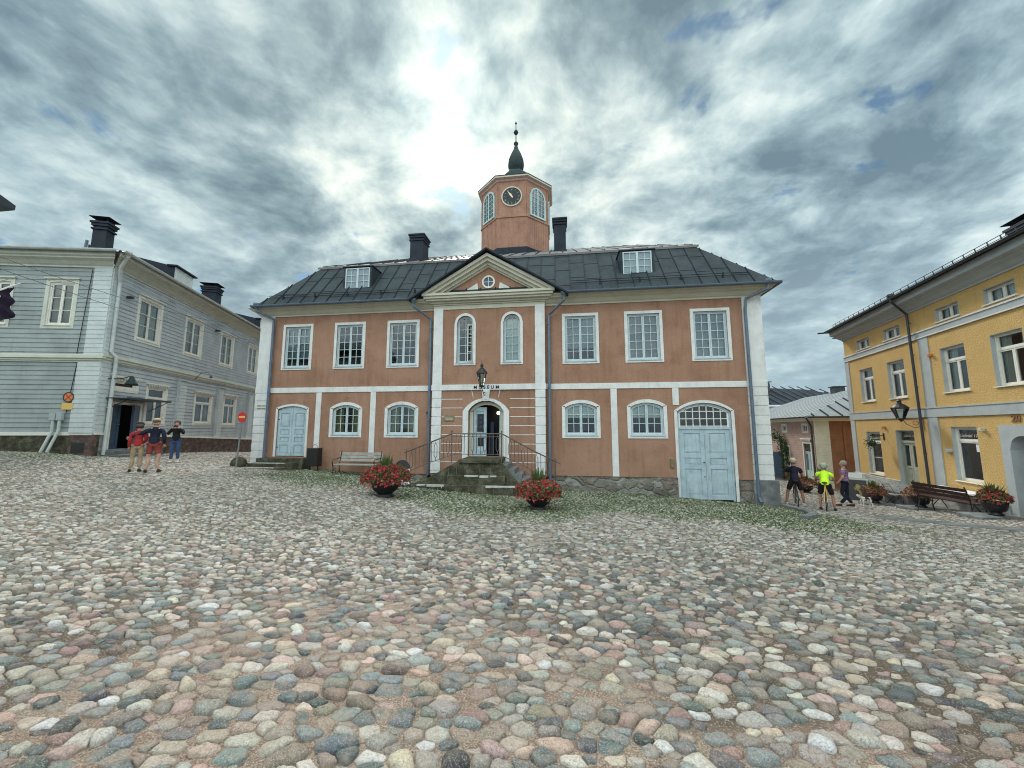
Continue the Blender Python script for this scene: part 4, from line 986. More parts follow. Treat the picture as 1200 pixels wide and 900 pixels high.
te = MB(); te.lathe([(RA, 15.40), (RA + .08, 15.43), (RA + .11, 15.52), (RA + .22, 15.57), (RA + .24, 15.66), (RA, 15.68)], (TX, TY, 0), 8, flat=.5); te.build('tower_cornice', 'pink_board', tow)
te = MB(); te.lathe([(RA + .20, 15.575), (RA + .255, 15.58), (RA + .265, 15.665), (RA + .2, 15.67)], (TX, TY, 0), 8, flat=.5); te.build('cornice_edge', 'cream', tow)
tr_ = MB(); tr_.lathe([(RA + .27, 15.66), (RA + .28, 15.71), (RA - .4, 15.95), (1.35, 16.4), (1.02, 16.7), (.90, 17.05), (.78, 17.22), (.3, 17.30)], (TX, TY, 0), 8, flat=.5); tr_.build('tower_roof', 'copper_dark', tow)
on = MB(); on.lathe([(.30, 17.22), (.33, 17.36), (.47, 17.62), (.53, 17.95), (.49, 18.35), (.35, 18.75), (.20, 19.05), (.12, 19.3), (.09, 19.42), (.15, 19.5), (.15, 19.58), (.07, 19.64), (.035, 19.75), (.03, 20.2), (.10, 20.24), (.16, 20.36), (.10, 20.5), (.03, 20.55), (.02, 21.0), (.07, 21.0), (.05, 21.06), (.01, 21.18)], (TX, TY, 0), 16); on.build('spire', 'copper_dark', tow, smooth=True)
# clock on the front face
CZ = 14.44; T = face(0)
def disc(mb, r, y, z, n=40, r2=None, dep=.03):
    for k in range(n):
        a0, a1 = 2 * pi * k / n, 2 * pi * (k + 1) / n; ri = r2 or 0
        p = [(ri * cos(a0), y, z + ri * sin(a0)), (r * cos(a0), y, z + r * sin(a0)), (r * cos(a1), y, z + r * sin(a1))] + ([(ri * cos(a1), y, z + ri * sin(a1))] if r2 else [])
        mb.prism(p, (0, dep, 0))
ck = MB(T); disc(ck, .62, -.07, CZ, r2=.55, dep=.07); cko = ck.build('clock', 'cream', tow)
c2 = MB(T); disc(c2, .55, -.045, CZ, dep=.04); c2.build('clock_dial', 'clock_black', cko)
c3 = MB(T); NUM = ['I', 'II', 'III', 'IIII', 'V', 'VI', 'VII', 'VIII', 'IX', 'X', 'XI', 'XII']
for hN, tx in enumerate(NUM, 1):
    a0 = pi / 2 - hN * pi / 6; R_ = Matrix.Translation((.43 * cos(a0), -.047, CZ + .43 * sin(a0))) @ Matrix.Rotation(-(a0 - pi / 2), 4, 'Y')
    wd = .028 * len(tx); x = -wd / 2; c3.T = T @ R_
    for ch in tx:
        if ch == 'I': c3.box(x + .008, x + .017, -.002, .002, -.05, .05)
        elif ch == 'V': c3.bar((x, 0, .05), (x + .013, 0, -.05), .006, .010); c3.bar((x + .026, 0, .05), (x + .013, 0, -.05), .006, .007)
        else: c3.bar((x, 0, .05), (x + .026, 0, -.05), .006, .010); c3.bar((x + .026, 0, .05), (x, 0, -.05), .006, .007)
        x += .028
c3.build('clock_numeral', 'steel', cko)
ch_ = MB(T)
for (ang_, L, w_) in ((-36, .44, .045), (-33, .28, .085)):
    q = radians(90 - ang_); dx_, dz_ = cos(q), sin(q); nx_, nz_ = -dz_, dx_; y = -.06 if L > .3 else -.066
    P_ = lambda t, s: (dx_ * t + nx_ * s, y, CZ + dz_ * t + nz_ * s)
    ch_.prism([P_(-.1, -w_ * .4), P_(L * .55, -w_ * .8), P_(L, 0), P_(L * .55, w_ * .8), P_(-.1, w_ * .4)], (0, .008, 0))
ch_.build('clock_hand', 'gold_pale', cko)
for k in (-2, -1, 1, 2, 3, 5):
    T = face(k); o = window(tow, T @ Matrix.Translation((0, -.10, 0)), -.60, .60, 13.32, 15.18, .6, .0, fm='mint_frame', leaves=2, cols=2, rows=6, yrec=.03, fo=.07, fs=.04)
    q = MB(T); q.quad((-.58, -.012, 13.34), (.58, -.012, 13.34), (.58, -.012, 14.9), (-.58, -.012, 14.9)); q.build('blind', 'navy_door2', o)
# wall lantern over the door
lt = thing('wall_lantern', 'black wall lantern with pointed hood above the museum door', 'lantern', (-.11, -.82, 2.42))
LX, LY = -.11, -.82
ar = MB(); ar.tube([(LX, BY - .04, 2.30), (LX, -.5, 2.22), (LX, LY, 2.40)], .018, 8); ar.tube([(LX, BY - .03, 2.1), (LX, -.45, 2.24)], .012, 6); ar.lathe([(.07, 0), (.07, .02), (.0, .02)], (LX, BY - .05, 2.2), 8); ar.build('bracket', 'iron', lt)
bs = MB(); bs.lathe([(.02, 0), (.09, .04), (.10, .08), (.07, .10)], (LX, LY, 2.40), 8); bs.build('base', 'iron', lt)
cg = MB()
for k in range(6):
    a0 = pi * k / 3; cg.tube([(LX + .085 * cos(a0), LY + .085 * sin(a0), 2.48), (LX + .19 * cos(a0), LY + .19 * sin(a0), 2.98)], .010, 5)
    a1 = a0 + pi / 3; cg.tube([(LX + .19 * cos(a0), LY + .19 * sin(a0), 2.98), (LX + .19 * cos(a1), LY + .19 * sin(a1), 2.98)], .010, 5)
cg.build('cage', 'iron', lt)
gl = MB(); gl.lathe([(.08, 0), (.18, .49)], (LX, LY, 2.485), 6); gl.build('lamp_glass', 'glass', lt)
bl = MB(); bl.lathe([(.0, 0), (.03, .02), (.05, .12), (.03, .22), (0, .24)], (LX, LY, 2.56), 10); bl.build('bulb', 'gold_pale', lt, smooth=True)
hd = MB(); hd.lathe([(.23, 0), (.22, .03), (.14, .14), (.06, .22), (.04, .26), (.075, .30), (.04, .36), (.015, .40), (.012, .50), (.0, .54)], (LX, LY, 2.97), 12); hd.build('hood', 'iron', lt)

# ------------------------------------------------------------------ grey weatherboarded house
gr = thing('wooden_house', 'grey weatherboarded two storey corner house with cream window frames and navy double door', 'house', (-18, 1, -.4))
AS = atan2(.9427, -.3335); CG = (-14.17, -3.27, 0)
TS = frameM(CG, AS); TF = frameM(CG, .2)
su = .13; SL = 17.0; FL = 13.0
upS = [(1.36, 2.86), (4.45, 5.98), (7.66, 9.18), (10.98, 12.47), (14.1, 15.6)]
loS = [(2.36, 3.72, .92, 2.76), (5.75, 7.42, .98, 2.74), (8.52, 10.05, .92, 2.82), (12.9, 14.4, .9, 2.8)]
DG = (.62, 2.22, .02, 1.88); TRW = (.55, 1.92, 2.28, 2.84)
o = [(a + su, b - su, 4.46 + su, 6.46 - su, 0) for a, b in upS] + [(a + su, b - su, c + su, d - su, 0) for a, b, c, d in loS] + [(*DG, 0), (TRW[0] + su, TRW[1] - su, TRW[2] + su, TRW[3] - su, 0)]
m_ = MB(TS); wall(m_, 0, SL, -.3, 7.1, o, .14, lap=.022, lapz=.165); m_.build('side_wall', 'grey_board', gr)
upF = [(-2.30, -1.14), (-4.55, -3.40), (-7.0, -5.8), (-9.5, -8.3)]
o = [(a + su, b - su, 4.58 + su, 6.50 - su, 0) for a, b in upF]
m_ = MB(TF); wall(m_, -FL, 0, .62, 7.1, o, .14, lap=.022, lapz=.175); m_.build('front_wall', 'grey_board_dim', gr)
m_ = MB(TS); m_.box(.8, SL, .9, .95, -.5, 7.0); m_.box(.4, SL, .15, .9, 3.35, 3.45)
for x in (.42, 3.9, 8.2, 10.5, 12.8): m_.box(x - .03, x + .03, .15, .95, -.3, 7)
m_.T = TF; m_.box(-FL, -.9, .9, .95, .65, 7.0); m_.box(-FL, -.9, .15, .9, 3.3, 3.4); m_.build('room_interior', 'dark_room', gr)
for i, (a, b) in enumerate(upS):
    window(gr, TS, a + su, b - su, 4.46 + su, 6.46 - su, 0, su, 'white_wood', fm='white_wood', rows=3, cols=1, yrec=.03, behind=[('curtain', 'curtain_white', (a + .70, b - .72))], hood=True, sill='white_wood')
for i, (a, b, c, d) in enumerate(loS):
    window(gr, TS, a + su, b - su, c + su, d - su, 0, su, 'white_wood', fm='white_wood', cols=1, rows=1, yrec=.03, transom=c + (d - c) * .66, hood=True, sill='white_wood', behind=[('curtain', 'curtain_white', (a + .35, b - .35))] if i > 0 else None)
window(gr, TS, TRW[0] + su, TRW[1] - su, TRW[2] + su, TRW[3] - su, 0, su, 'white_wood', fm='white_wood', leaves=1, cols=1, rows=1, yrec=.03, hood=True, name='transom_window')
for a, b in upF: window(gr, TF, a + su, b - su, 4.58 + su, 6.50 - su, 0, su, 'cream_wood', fm='white_wood', rows=3, cols=1, yrec=.03, behind=[('curtain', 'curtain_olive', (b - .62, b - .55))], hood=True, sill='cream_wood')
# scalloped lambrequin over the lower windows, carved board over the upper ones
for (T, lst, zt) in ((TS, [(a, b, d) for a, b, c, d in loS] + [(TRW[0], TRW[1], TRW[3])], 0),):
    for a, b, d in lst:
        q = MB(T); n = 9
        for k in range(n):
            xa, xb = a + (b - a) * k / n, a + (b - a) * (k + 1) / n
            q.prism([(xa + .01, -.075, d + .03), (xb - .01, -.075, d + .03), (xb - .02, -.075, d - .04), ((xa + xb) / 2, -.075, d - .11), (xa + .02, -.075, d - .04)], (0, .018, 0))
        q.build('scalloped_board', 'cream_wood', gr)
for T, lst in ((TS, [(a, b, 6.46) for a, b in upS]), (TF, [(a, b, 6.5) for a, b in upF])):
    for a, b, d in lst:
        q = MB(T); q.box(a, b, -.06, -.03, d - .02, d + .02)
        for s_ in (0, 1):
            x0 = a + .06 + s_ * ((b - a) / 2 - .03); w = (b - a) / 2 - .1
            q.tube([(x0 + w * t, -.035, d - .07 + .035 * sin(t * 2 * pi + s_ * pi)) for t in [i / 10 for i in range(11)]], .010, 5)
        q.build('carved_board', 'cream_wood', gr)
# quoin boards, pilasters, belt, eaves box, skirting
def boards(T, x0, x1, z0, z1, m, lapz, name, y=-.05, slant=0):
    q = MB(T); k = math.floor(z0 / lapz)
    while k * lapz < z1:
        a, b = max(z0, k * lapz), min(z1, (k + 1) * lapz)
        if b - a > .02:
            q.prism([(x0, y - .012, a), (x0, y, b), (x0, .0, b), (x0, 0, a)], (x1 - x0, 0, 0))
        k += 1
    return q.build(name, m, gr)
boards(TS, -.02, .40, .62, 3.38, 'pale_board', .165, 'quoin'); boards(TS, -.02, .38, 3.66, 7.0, 'pale_board', .165, 'quoin')
boards(TF, -.78, .03, .66, 3.30, 'pale_board', .175, 'quoin'); boards(TF, -.62, .03, 3.58, 7.0, 'pale_board', .175, 'quoin')
for a, b, zb in ((4.38, 5.01, .5), (7.83, 8.43, -.9), (11.52, 12.2, -1.2)):
    boards(TS, a, b, zb, 3.16, 'pale_board', .165, 'pilaster'); q = MB(TS); q.box(a - .05, a - .001, -.12, 0, .45, 3.2); q.box(a - .06, b + .05, -.11, .0, 3.16, 3.24); q.build('pilaster_edge', 'grey_board', gr)
q = MB(TS)
for (o0, z0, z1) in ((.03, 3.36, 3.42), (.07, 3.42, 3.52), (.12, 3.52, 3.60), (.05, 3.60, 3.66)): q.box(-.02 - o0, SL, -o0 - .02, .0, z0, z1)
q.build('belt_moulding', 'cream_wood', gr)
q = MB(TF)
for (o0, z0, z1) in ((.03, 3.30, 3.36), (.07, 3.36, 3.44), (.12, 3.44, 3.54), (.05, 3.54, 3.60)): q.box(-FL, .02 + o0, -o0 - .02, .0, z0, z1)
q.build('belt_moulding', 'cream_wood', gr)
q = MB(TS); cornice_run(q, 0, SL, -.02, 6.98, 7.48, .55, 1, 0); q.T = TF; cornice_run(q, -FL, 0, -.02, 6.98, 7.48, .42, 0, 1); q.build('eaves_cornice', 'cream_wood', gr)
q = MB(TF); q.box(-FL, .02, -.045, .0, .58, .70); q.build('skirting_board', 'white_wood', gr)
# granite plinth with sloping top
def zpl(s): return .60 - .045 * s
q = MB(TS); n = 24
for k in range(n):
    a, b = SL * k / n, SL * (k + 1) / n
    if b > .35 and a < 2.6: continue
    if any(p - .02 < (a + b) / 2 < r_ + .02 for p, r_ in ((7.83, 8.43), (11.52, 12.2))): pass
    q.prism([(a, -.10, -2.2), (b, -.10, -2.2), (b, -.10, zpl(b)), (a, -.10, zpl(a))], (0, .12, 0))
    for z in (-.15, -.6): q.box(a, b, -.106, -.10, z, z + .012)
q.build('granite_plinth', 'red_granite', gr)
q = MB(TS)
for (a, b) in ((0, .46), (2.56, SL)): q.prism([(a, -.12, zpl(a)), (b, -.12, zpl(b)), (b, -.12, zpl(b) + .09), (a, -.12, zpl(a) + .09)], (0, .13, 0))
q.build('skirting_board', 'white_wood', gr)
q = MB(TF); q.box(-FL, .08, -.02, .2, -.6, .60); q.build('stone_base', 'moss_stone', gr); q = MB(TF); q.box(-.75, .10, -.05, .1, -.6, .60); q.build('granite_plinth', 'red_granite', gr, bevel=.02)
q = MB(TF); q.box(-.62, -.16, -.052, -.02, -.05, .32); q.build('plinth_opening', 'black_paint', gr)
# navy double door under a thin canopy
a, b, c, d = DG
q = MB(TS); arch_band(q, a, b, c, d, 0, .10, -.04, .10, bottom=False); q.box(a - .12, a, -.05, .03, -.35, d + .05); q.build('door_frame', 'white_wood', gr)
xm = a + .62
lf = leaf(gr, TS, a + .10, xm, c, d - .1, .06, 'navy_door2', [(.14, .62), (.72, 1.10), (1.2, 1.72)]); h = MB(TS); h.tube([(xm - .06, .05, .98), (xm - .06, 0, .98), (xm - .16, 0, .98)], .012, 6); h.build('handle', 'steel', lf)
T2 = TS @ frameM((b - .12, .05, 0), radians(200)); leaf(gr, T2, 0, .66, c, d - .1, 0, 'door_navy', [(.14, .62), (.72, 1.10), (1.2, 1.72)])
q = MB(TS); q.box(xm + .22, xm + .34, .35, .45, c, d); q.build('inner_door_post', 'curtain_olive', gr)
q = MB(TS); q.box(xm + .05, xm + .2, .30, .31, .7, 1.1); q.build('door_notice', 'paper', gr)
q = MB(TS); q.box(.30, 2.72, -.75, .0, 1.97, 2.01); q.box(.28, 2.74, -.78, -.75, 1.95, 2.03); q.build('door_canopy', 'gutter_dark', gr)
for x in (.42, 2.6): q = MB(TS); q.tube([(x, -.72, 1.96), (x, -.03, 1.55)], .015, 6); q.build('canopy_bracket', 'iron', gr)
st = MB(TS)
for k, (dd, z) in enumerate(((.38, -.02), (.70, -.17), (1.0, -.32))): st.box(.35 - .06 * k, 2.62 + .06 * k, -dd, .0, z - .6, z)
st.build('door_step', 'slab_stone', gr, bevel=.015)
# roof
cg = Vector(CG); xs_, yi = Vector((-.3335, .9427, 0)), Vector((-.9427, -.3335, 0)); xf_, yf_ = Vector((cos(.2), sin(.2), 0)), Vector((-sin(.2), cos(.2), 0))
def roofpt(di, df_, z):     # di inward from the side wall, df_ inward from the front wall
    Mx = Matrix(((yi.x, yi.y), (yf_.x, yf_.y))); v = Mx.inverted() @ Vector((di, df_)); return Vector((cg.x + v.x, cg.y + v.y, z))
c0 = roofpt(-.62, -.5, 7.50); h0 = roofpt(5.0, 5.1, 9.9); rg = MB(); rgr = MB()
farS = c0 + xs_ * (SL + .6); farH = h0 + xs_ * (SL - 5)
roof_sheet(rg, [c0, farS, farH + Vector((0, 0, 0)), h0], .6, ribs=rgr)
lf_ = c0 - xf_ * (FL + .6); lh = h0 - xf_ * (FL - 3)
roof_sheet(rg, [lf_, c0, h0, lh], .6, ribs=rgr)
roof_sheet(rg, [farS + yi * 12, lf_ + yf_ * 8, lh, h0], .6, ribs=rgr) if False else None
go_ = rg.build('roof', 'roof_dark', gr); rgr.build('standing_seam', 'roof_metal', go_)
q = MB(TS); gutter(q, -.62, SL, -.70, 7.50, .08); q.T = TF; gutter(q, -FL, .6, -.58, 7.50, .08); q.build('gutter', 'pipe_pale', gr)
# long shed dormers and chimneys
def gdormer(s0, s1, ins):
    q = MB(TS); zf = lambda i_: 7.5 + (i_ + .62) * 2.4 / 5.62
    q.prism([(s0, ins, zf(ins) - .1), (s0, ins, 9.05), (s0, 4.6, 9.85), (s0, 4.6, 9.5)], (s1 - s0, 0, 0)); q.box(s0 - .1, s1 + .1, ins - .15, ins + .3, 9.05, 9.12)
    o = q.build('dormer', 'roof_dark', gr); w = MB(TS)
    for k in range(2): sash(w, s0 + .12 + k * .62, s0 + .74 + k * .62, 8.15, 8.98, 0, 0, 0, 0, ins - .03, .05, 2, 3)
    w.box(s0 + .02, s1 - .02, ins - .012, ins + .0, 8.05, 9.04); w.build('dormer_window', 'curtain_white', o)
gdormer(4.7, 6.2, .85); gdormer(14.2, 15.7, .75)
chimney(2.30, 1.95, .42, .52, 8.2, 9.75, par=gr, T=TS, lift=1); chimney(9.9, 1.45, .65, .8, 8.1, 9.7, par=gr, T=TS)
q = MB(TF); q.tube([(-1.68, .5, 7.6), (-1.62, .5, 8.35)], .05, 8); q.build('vent_pipe', 'pipe_steel', gr)
downpipe(gr, [tuple(TS @ Vector((-.30, -.62, 7.36))), tuple(TS @ Vector((-.10, -.30, 7.0))), tuple(TS @ Vector((.20, -.12, 6.5))), tuple(TS @ Vector((.20, -.12, 3.75))), tuple(TS @ Vector((.32, -.22, 3.55))), tuple(TS @ Vector((.36, -.20, 3.3))), tuple(TS @ Vector((.36, -.16, -.15)))], .06, 'pipe_pale')
q = MB(TF); 
for x in (-1.30, -1.08): q.tube([(x, -.09, 1.3), (x, -.09, .72), (x - .12, -.24, -.02)], .045, 8)
q.build('conduit', 'pipe_pale', gr); q = MB(TF); q.box(-1.42, -1.22, -.14, -.03, 1.12, 1.38); q.box(-1.18, -1.0, -.14, -.03, 1.12, 1.40); q.build('meter_box', 'grey_plaster', gr, bevel=.01)
q = MB(TF); q.tube([(-.95, -.045, 1.4), (-.80, -.045, 3.3)], .012, 5); q.tube([(-.86, -.045, 3.6), (-.70, -.045, 6.9)], .012, 5); q.build('wall_cable', 'iron', gr)
for (s_, z) in ((.75, 6.05), (7.05, 6.3)): q = MB(TS); q.box(s_ - .05, s_ + .05, -.25, -.03, z, z + .09); q.build('wall_camera', 'gutter_dark', gr, bevel=.01)
# no parking sign on its wall
sg = thing('no_stopping_sign', 'orange round sign with crossed bars above a small plate on grey boards', 'sign', tuple(TF @ Vector((-.92, -.06, 1.5))))
q = MB(TF); disc(q, .19, -.062, 1.98, 28, dep=.012); q.build('sign_disc', 'sign_orange', sg)
q = MB(TF); disc(q, .19, -.068, 1.98, 28, r2=.155, dep=.006); q.T = TF @ Matrix.Translation((0, 0, 0)); q.build('sign_rim', 'black_paint', sg)
q = MB(TF)
for s_ in (-1, 1): q.bar((-.11 * s_, -.066, 1.87), (.11 * s_, -.066, 2.09), .006, .030)
q.build('sign_cross', 'sign_red', sg)
q = MB(TF); q.box(-.19, .19, -.066, -.052, 1.52, 1.76); q.build('sign_plate', 'sign_yellow', sg)
for ch in sg.children:      # shift the sign along the wall
    for v in ch.data.vertices: v.co += xf_ * -.92
# bell shaped sign lamp on a bracket by the corner
bl_ = thing('bell_lamp', 'green bell shaped lamp on an arm beside the house corner', 'lamp', tuple(TS @ Vector((.42, -.7, 2.4))))
q = MB(TS); q.tube([(.30, -.03, 2.72), (.36, -.45, 2.74), (.42, -.75, 2.86)], .018, 6); q.build('arm', 'iron', bl_)
q = MB(TS); q.lathe([(.03, .36), (.06, .34), (.10, .22), (.17, .08), (.22, .0), (.20, .0), (.09, .2), (.02, .3)], (.42, -.75, 2.5), 14); q.build('shade', 'copper_dark', bl_, smooth=True)
q = MB(TS); q.tube([(5.6, -.03, 3.35), (5.6, -.32, 3.75), (5.75, -.55, 3.75), (5.9, -.62, 3.6)], .012, 6); q.lathe([(.02, .1), (.07, .04), (.10, 0), (.02, .02)], (5.9, -.62, 3.5), 10)
wl_ = q.build('gooseneck_lamp', 'iron', None); tag(wl_, 'thin gooseneck lamp curving out above the ground floor moulding', 'lamp'); centre(wl_)
# flag on the grey house
fg = thing('flag', 'dark purple flag hanging from a white pole on the grey house', 'flag', tuple(TF @ Vector((-3.4, -.1, 5.8))))
pA, pB = TF @ Vector((-3.16, -.06, 6.28)), TF @ Vector((-3.20, -.62, 5.78))
q = MB(); q.tube([pA, pB], .03, 8); q.build('pole', 'white_wood', fg)
q = MB(); n = 12; dirp = (pB - pA)
for i in range(n):
    for j in range(6):
        def P_(i_, j_):
            t = .38 + .62 * j_ / 6; p = pA + dirp * t; return p + Vector((.05 * sin(i_ * 1.3 + j_), .05 * cos(i_ * 1.1 + j_ * .6) + .012 * i_, -.095 * i_ - .02 * sin(j_)))
        q.quad(P_(i, j), P_(i, j + 1), P_(i + 1, j + 1), P_(i + 1, j))
mat('flag_cloth', (.03, .018, .045), .8, .2, 6); q.build('cloth', 'flag_cloth', fg, smooth=True)
# overhead cables
def cable(a, b, sag, label):
    q = MB(); a, b = Vector(a), Vector(b); q.tube([a.lerp(b, t) - Vector((0, 0, sag * 4 * t * (1 - t))) for t in [i / 14 for i in range(15)]], .010, 5)
    o = q.build('overhead_cable', 'rope', None); tag(o, label, 'cable', 'cables strung to the grey house'); centre(o)
cable((-10.8, -9.2, 5.2), tuple(TS @ Vector((9.2, -.05, 7.3))), .35, 'thin grey cable sagging across the upper windows')
cable((-10.7, -9.3, 4.9), tuple(TS @ Vector((13.6, -.05, 7.2))), .45, 'lower thin cable crossing in front of the grey eaves')

# the eave of the neighbour at the far left (its body stands outside the frame)
nb = thing('neighbour_house', 'dark overhanging eave corner of a house at the far left edge', 'house', (-12.6, -10.6, 0))
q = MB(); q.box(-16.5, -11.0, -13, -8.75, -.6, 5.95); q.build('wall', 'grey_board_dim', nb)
q = MB(); roof_sheet(q, [(-16.9, -13.2, 6.12), (-10.35, -13.2, 6.12), (-10.35, -8.28, 6.12), (-16.9, -8.28, 6.12)][::-1], 1, thick=.07) if False else q.prism([(-10.12, -13.2, 6.10), (-10.12, -8.12, 6.10), (-10.12, -8.12, 6.22), (-10.12, -10.6, 7.3), (-10.12, -13.2, 6.22)], (-6.6, 0, 0)); q.build('roof', 'gutter_dark', nb)

# ------------------------------------------------------------------ yellow house
ye = thing('yellow_house', 'yellow plastered two storey house with grey bands, attic windows and an arched gateway', 'house', (20, 2, -2.2))
TR = frameM((16.875, .612, 0), atan2(-.9801, -.1987))
YX0, YX1 = -6.71, 9.5
YU = [(-5.45, -4.31), (-3.20, -2.05), (0, 1.11), (2.11, 3.20), (4.3, 5.4), (6.6, 7.7)]
YL = [(-5.43, -4.29, -1.33, .68), (.02, 1.14, -.98, .90), (6.6, 7.7, -.9, .95)]; YD = (-3.15, -1.95, -1.78, .76); YA = (1.97, 4.45, -2.2, .95)
o = [(a, b, 2.14, 3.77, 0) for a, b in YU] + [(a, b, 4.76, 5.26, 0) for a, b in YU] + [(*q_, 0) for q_ in YL] + [(*YD, 0), (*YA, 0)]
m_ = MB(TR); wall(m_, YX0, YX1, -1.5, 5.75, [q_ if q_[2] > -1.5 else (q_[0], q_[1], -1.5, q_[3], 0) for q_ in o], .22)
m_.quad((YX0, 0, -3.2), (YX0, 11, -3.2), (YX0, 11, 5.75), (YX0, 0, 5.75)); m_.quad((YX1, 11, -3.2), (YX1, 0, -3.2), (YX1, 0, 5.75), (YX1, 11, 5.75)); m_.build('wall', 'yellow_plaster', ye)
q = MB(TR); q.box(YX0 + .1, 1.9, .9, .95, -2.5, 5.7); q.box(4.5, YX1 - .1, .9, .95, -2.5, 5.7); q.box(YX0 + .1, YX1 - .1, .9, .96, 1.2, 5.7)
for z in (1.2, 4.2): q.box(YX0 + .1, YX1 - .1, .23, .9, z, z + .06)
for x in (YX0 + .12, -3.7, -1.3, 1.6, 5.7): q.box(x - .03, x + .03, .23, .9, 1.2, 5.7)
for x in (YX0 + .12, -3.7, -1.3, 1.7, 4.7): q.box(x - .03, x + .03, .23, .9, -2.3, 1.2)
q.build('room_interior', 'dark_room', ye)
for a, b in YU:
    w = window(ye, TR, a, b, 2.14, 3.77, 0, 0, fm='white_wood', cols=1, rows=1, yrec=.13, transom=3.25, fo=.05, sill='white_wood', behind=[('curtain', 'curtain_white', (a + .38, b - .38))])
    window(ye, TR, a, b, 4.76, 5.26, 0, 0, fm='white_wood', cols=1, rows=1, yrec=.13, fo=.04, sill='white_wood', behind=[('curtain', 'curtain_white', (a + .25, b - .5))], name='attic_window')
def reveal(T, a, b, c, d, m, par, w=.012, dep=.13):
    q = MB(T); q.box(a + .002, a + w, .002, dep, c, d - .001); q.box(b - w, b - .002, .002, dep, c, d - .001); q.box(a + w, b - w, .002, dep, d - w, d - .002); q.build('window_reveal', m, par)
for a, b in YU: reveal(TR, a, b, 2.145, 3.768, 'grey_plaster', ye); reveal(TR, a, b, 4.765, 5.258, 'grey_plaster', ye)
for a, b, c, d in YL: reveal(TR, a, b, c + .003, d - .002, 'grey_plaster', ye)
for i, (a, b, c, d) in enumerate(YL):
    w = window(ye, TR, a, b, c, d, 0, 0, fm='white_wood', leaves=1, cols=1, rows=2 if i == 0 else 1, yrec=.13, transom=d - .52, fo=.06, sill='white_wood', behind=[('curtain', 'curtain_olive' if i == 0 else 'navy_door2', (a + .32, b - .05))], name='shop_window')
    if i == 1: q = MB(TR); q.box(b - .36, b - .12, .148, .153, .05, .30); q.build('paper_note', 'paper', w)
    if i < 2: text_mesh('Gabriel 1763', .165, TR @ Matrix.Translation(((a + b) / 2 + .02, .150, d - .36)), 'white_wood', w, 'window_lettering', ext=.002, shear=.35)
a, b, c, d = YD
reveal(TR, a, b, c, d - .002, 'grey_plaster', ye, dep=.16)
q = MB(TR); arch_band(q, a, b, c, d, 0, .07, .14, .22, bottom=False); q.box(a + .07, b - .07, .13, .22, .22, .32); q.build('door_frame', 'grey_paint', ye)
for k in range(2):
    x0 = a + .07 + k * .53; x1 = x0 + .52
    q = MB(TR); q.box(x0, x1, .16, .21, c, -.75); q.box(x0, x0 + .11, .16, .21, -.75, .22); q.box(x1 - .11, x1, .16, .21, -.75, .22); q.box(x0 + .11, x1 - .11, .16, .21, .12, .22); q.box(x0 + .10, x1 - .10, .15, .16, -1.55, -1.28); q.box(x0 + .10, x1 - .10, .15, .16, -1.18, -.85)
    dl = q.build('shop_door', 'grey_paint', ye, bevel=.004); pane(dl, TR, x0 + .11, x1 - .11, -.75, .12, 0, .185)
    if k == 0: q = MB(TR); q.tube([(x1 - .05, .15, -.85), (x1 - .05, .09, -.85), (x1 - .16, .09, -.85)], .012, 6); q.build('handle', 'iron', dl)
pw = pane(ye, TR, a + .07, b - .07, .32, d - .07, 0, .18, 'transom_pane'); text_mesh('Gabriel 1763', .14, TR @ Matrix.Translation(((a + b) / 2, .165, .47)), 'white_wood', pw, 'window_lettering', ext=.002, shear=.35)
q = MB(TR); q.box(a - .2, b + .2, -.55, 0, -2.6, -1.80); q.box(a - .1, b + .1, -.35, 0.16, -1.95, -1.78); q.build('door_step', 'slab_stone', ye, bevel=.02)
# arched gateway: grey surround, passage
a, b, c, d = YA
q = MB(TR); w_ = .30; xm = (a + b) / 2
q.box(a, a + w_, .0 - .02, .30, c, d); q.box(b - w_, b, -.02, .30, c, d)
n = 14; hw2 = (b - a) / 2 - w_; rs = .42; zsp = .60 - rs
def gtop(x):
    dx_ = abs(x - xm) - (hw2 - rs)
    return .62 if dx_ <= 0 else .62 - rs + sqrt(max(rs * rs - dx_ * dx_, 0))
for k in range(28):
    xa, xb = a + w_ + 2 * hw2 * k / 28, a + w_ + 2 * hw2 * (k + 1) / 28; q.prism([(xa, -.02, gtop(xa)), (xb, -.02, gtop(xb)), (xb, -.02, d), (xa, -.02, d)], (0, .32, 0))
q.build('gateway_surround', 'grey_plaster', ye)
q = MB(TR); q.box(a - .02, a + w_, .30, 9, c, 1.1); q.box(b - w_, b + .02, .30, 9, c, 1.1); q.box(a, b, .30, 9, .95, 1.15); q.box(a + w_, b - w_, 2.6, 2.7, c, .95); q.build('gateway_passage', 'grey_plaster', ye)
# bands, pilasters, plinth, cornice
q = MB(TR); q.box(YX0 - .03, YX1, -.045, 0, 1.27, 1.60); q.box(YX0 - .05, YX1, -.065, 0, 1.60, 1.64); q.build('band_course', 'grey_plaster', ye)
q = MB(TR); q.box(YX0 - .03, YX1, -.04, 0, 4.40, 4.60); q.build('upper_band', 'grey_plaster', ye); q = MB(TR); q.box(YX0 - .05, YX1, -.07, 0, 4.60, 4.65); q.box(YX0 - .05, YX1, -.06, 0, 4.36, 4.40); q.build('band_edge', 'white_plaster', ye)
for (x0, x1) in ((YX0 - .02, YX0 + .36), (-1.02, -.52)):
    q = MB(TR); q.box(x0, x1, -.03, 0, -1.5, 1.27); q.box(x0, x1, -.03, 0, 1.64, 4.36); q.build('pilaster', 'grey_plaster', ye)
q = MB(TR); q.prism([(YX0 - .06, -.07, -3.3), (YX1, -.07, -3.3), (YX1, -.07, -1.35), (YX0 - .06, -.07, -1.46)], (0, .09, 0)); 
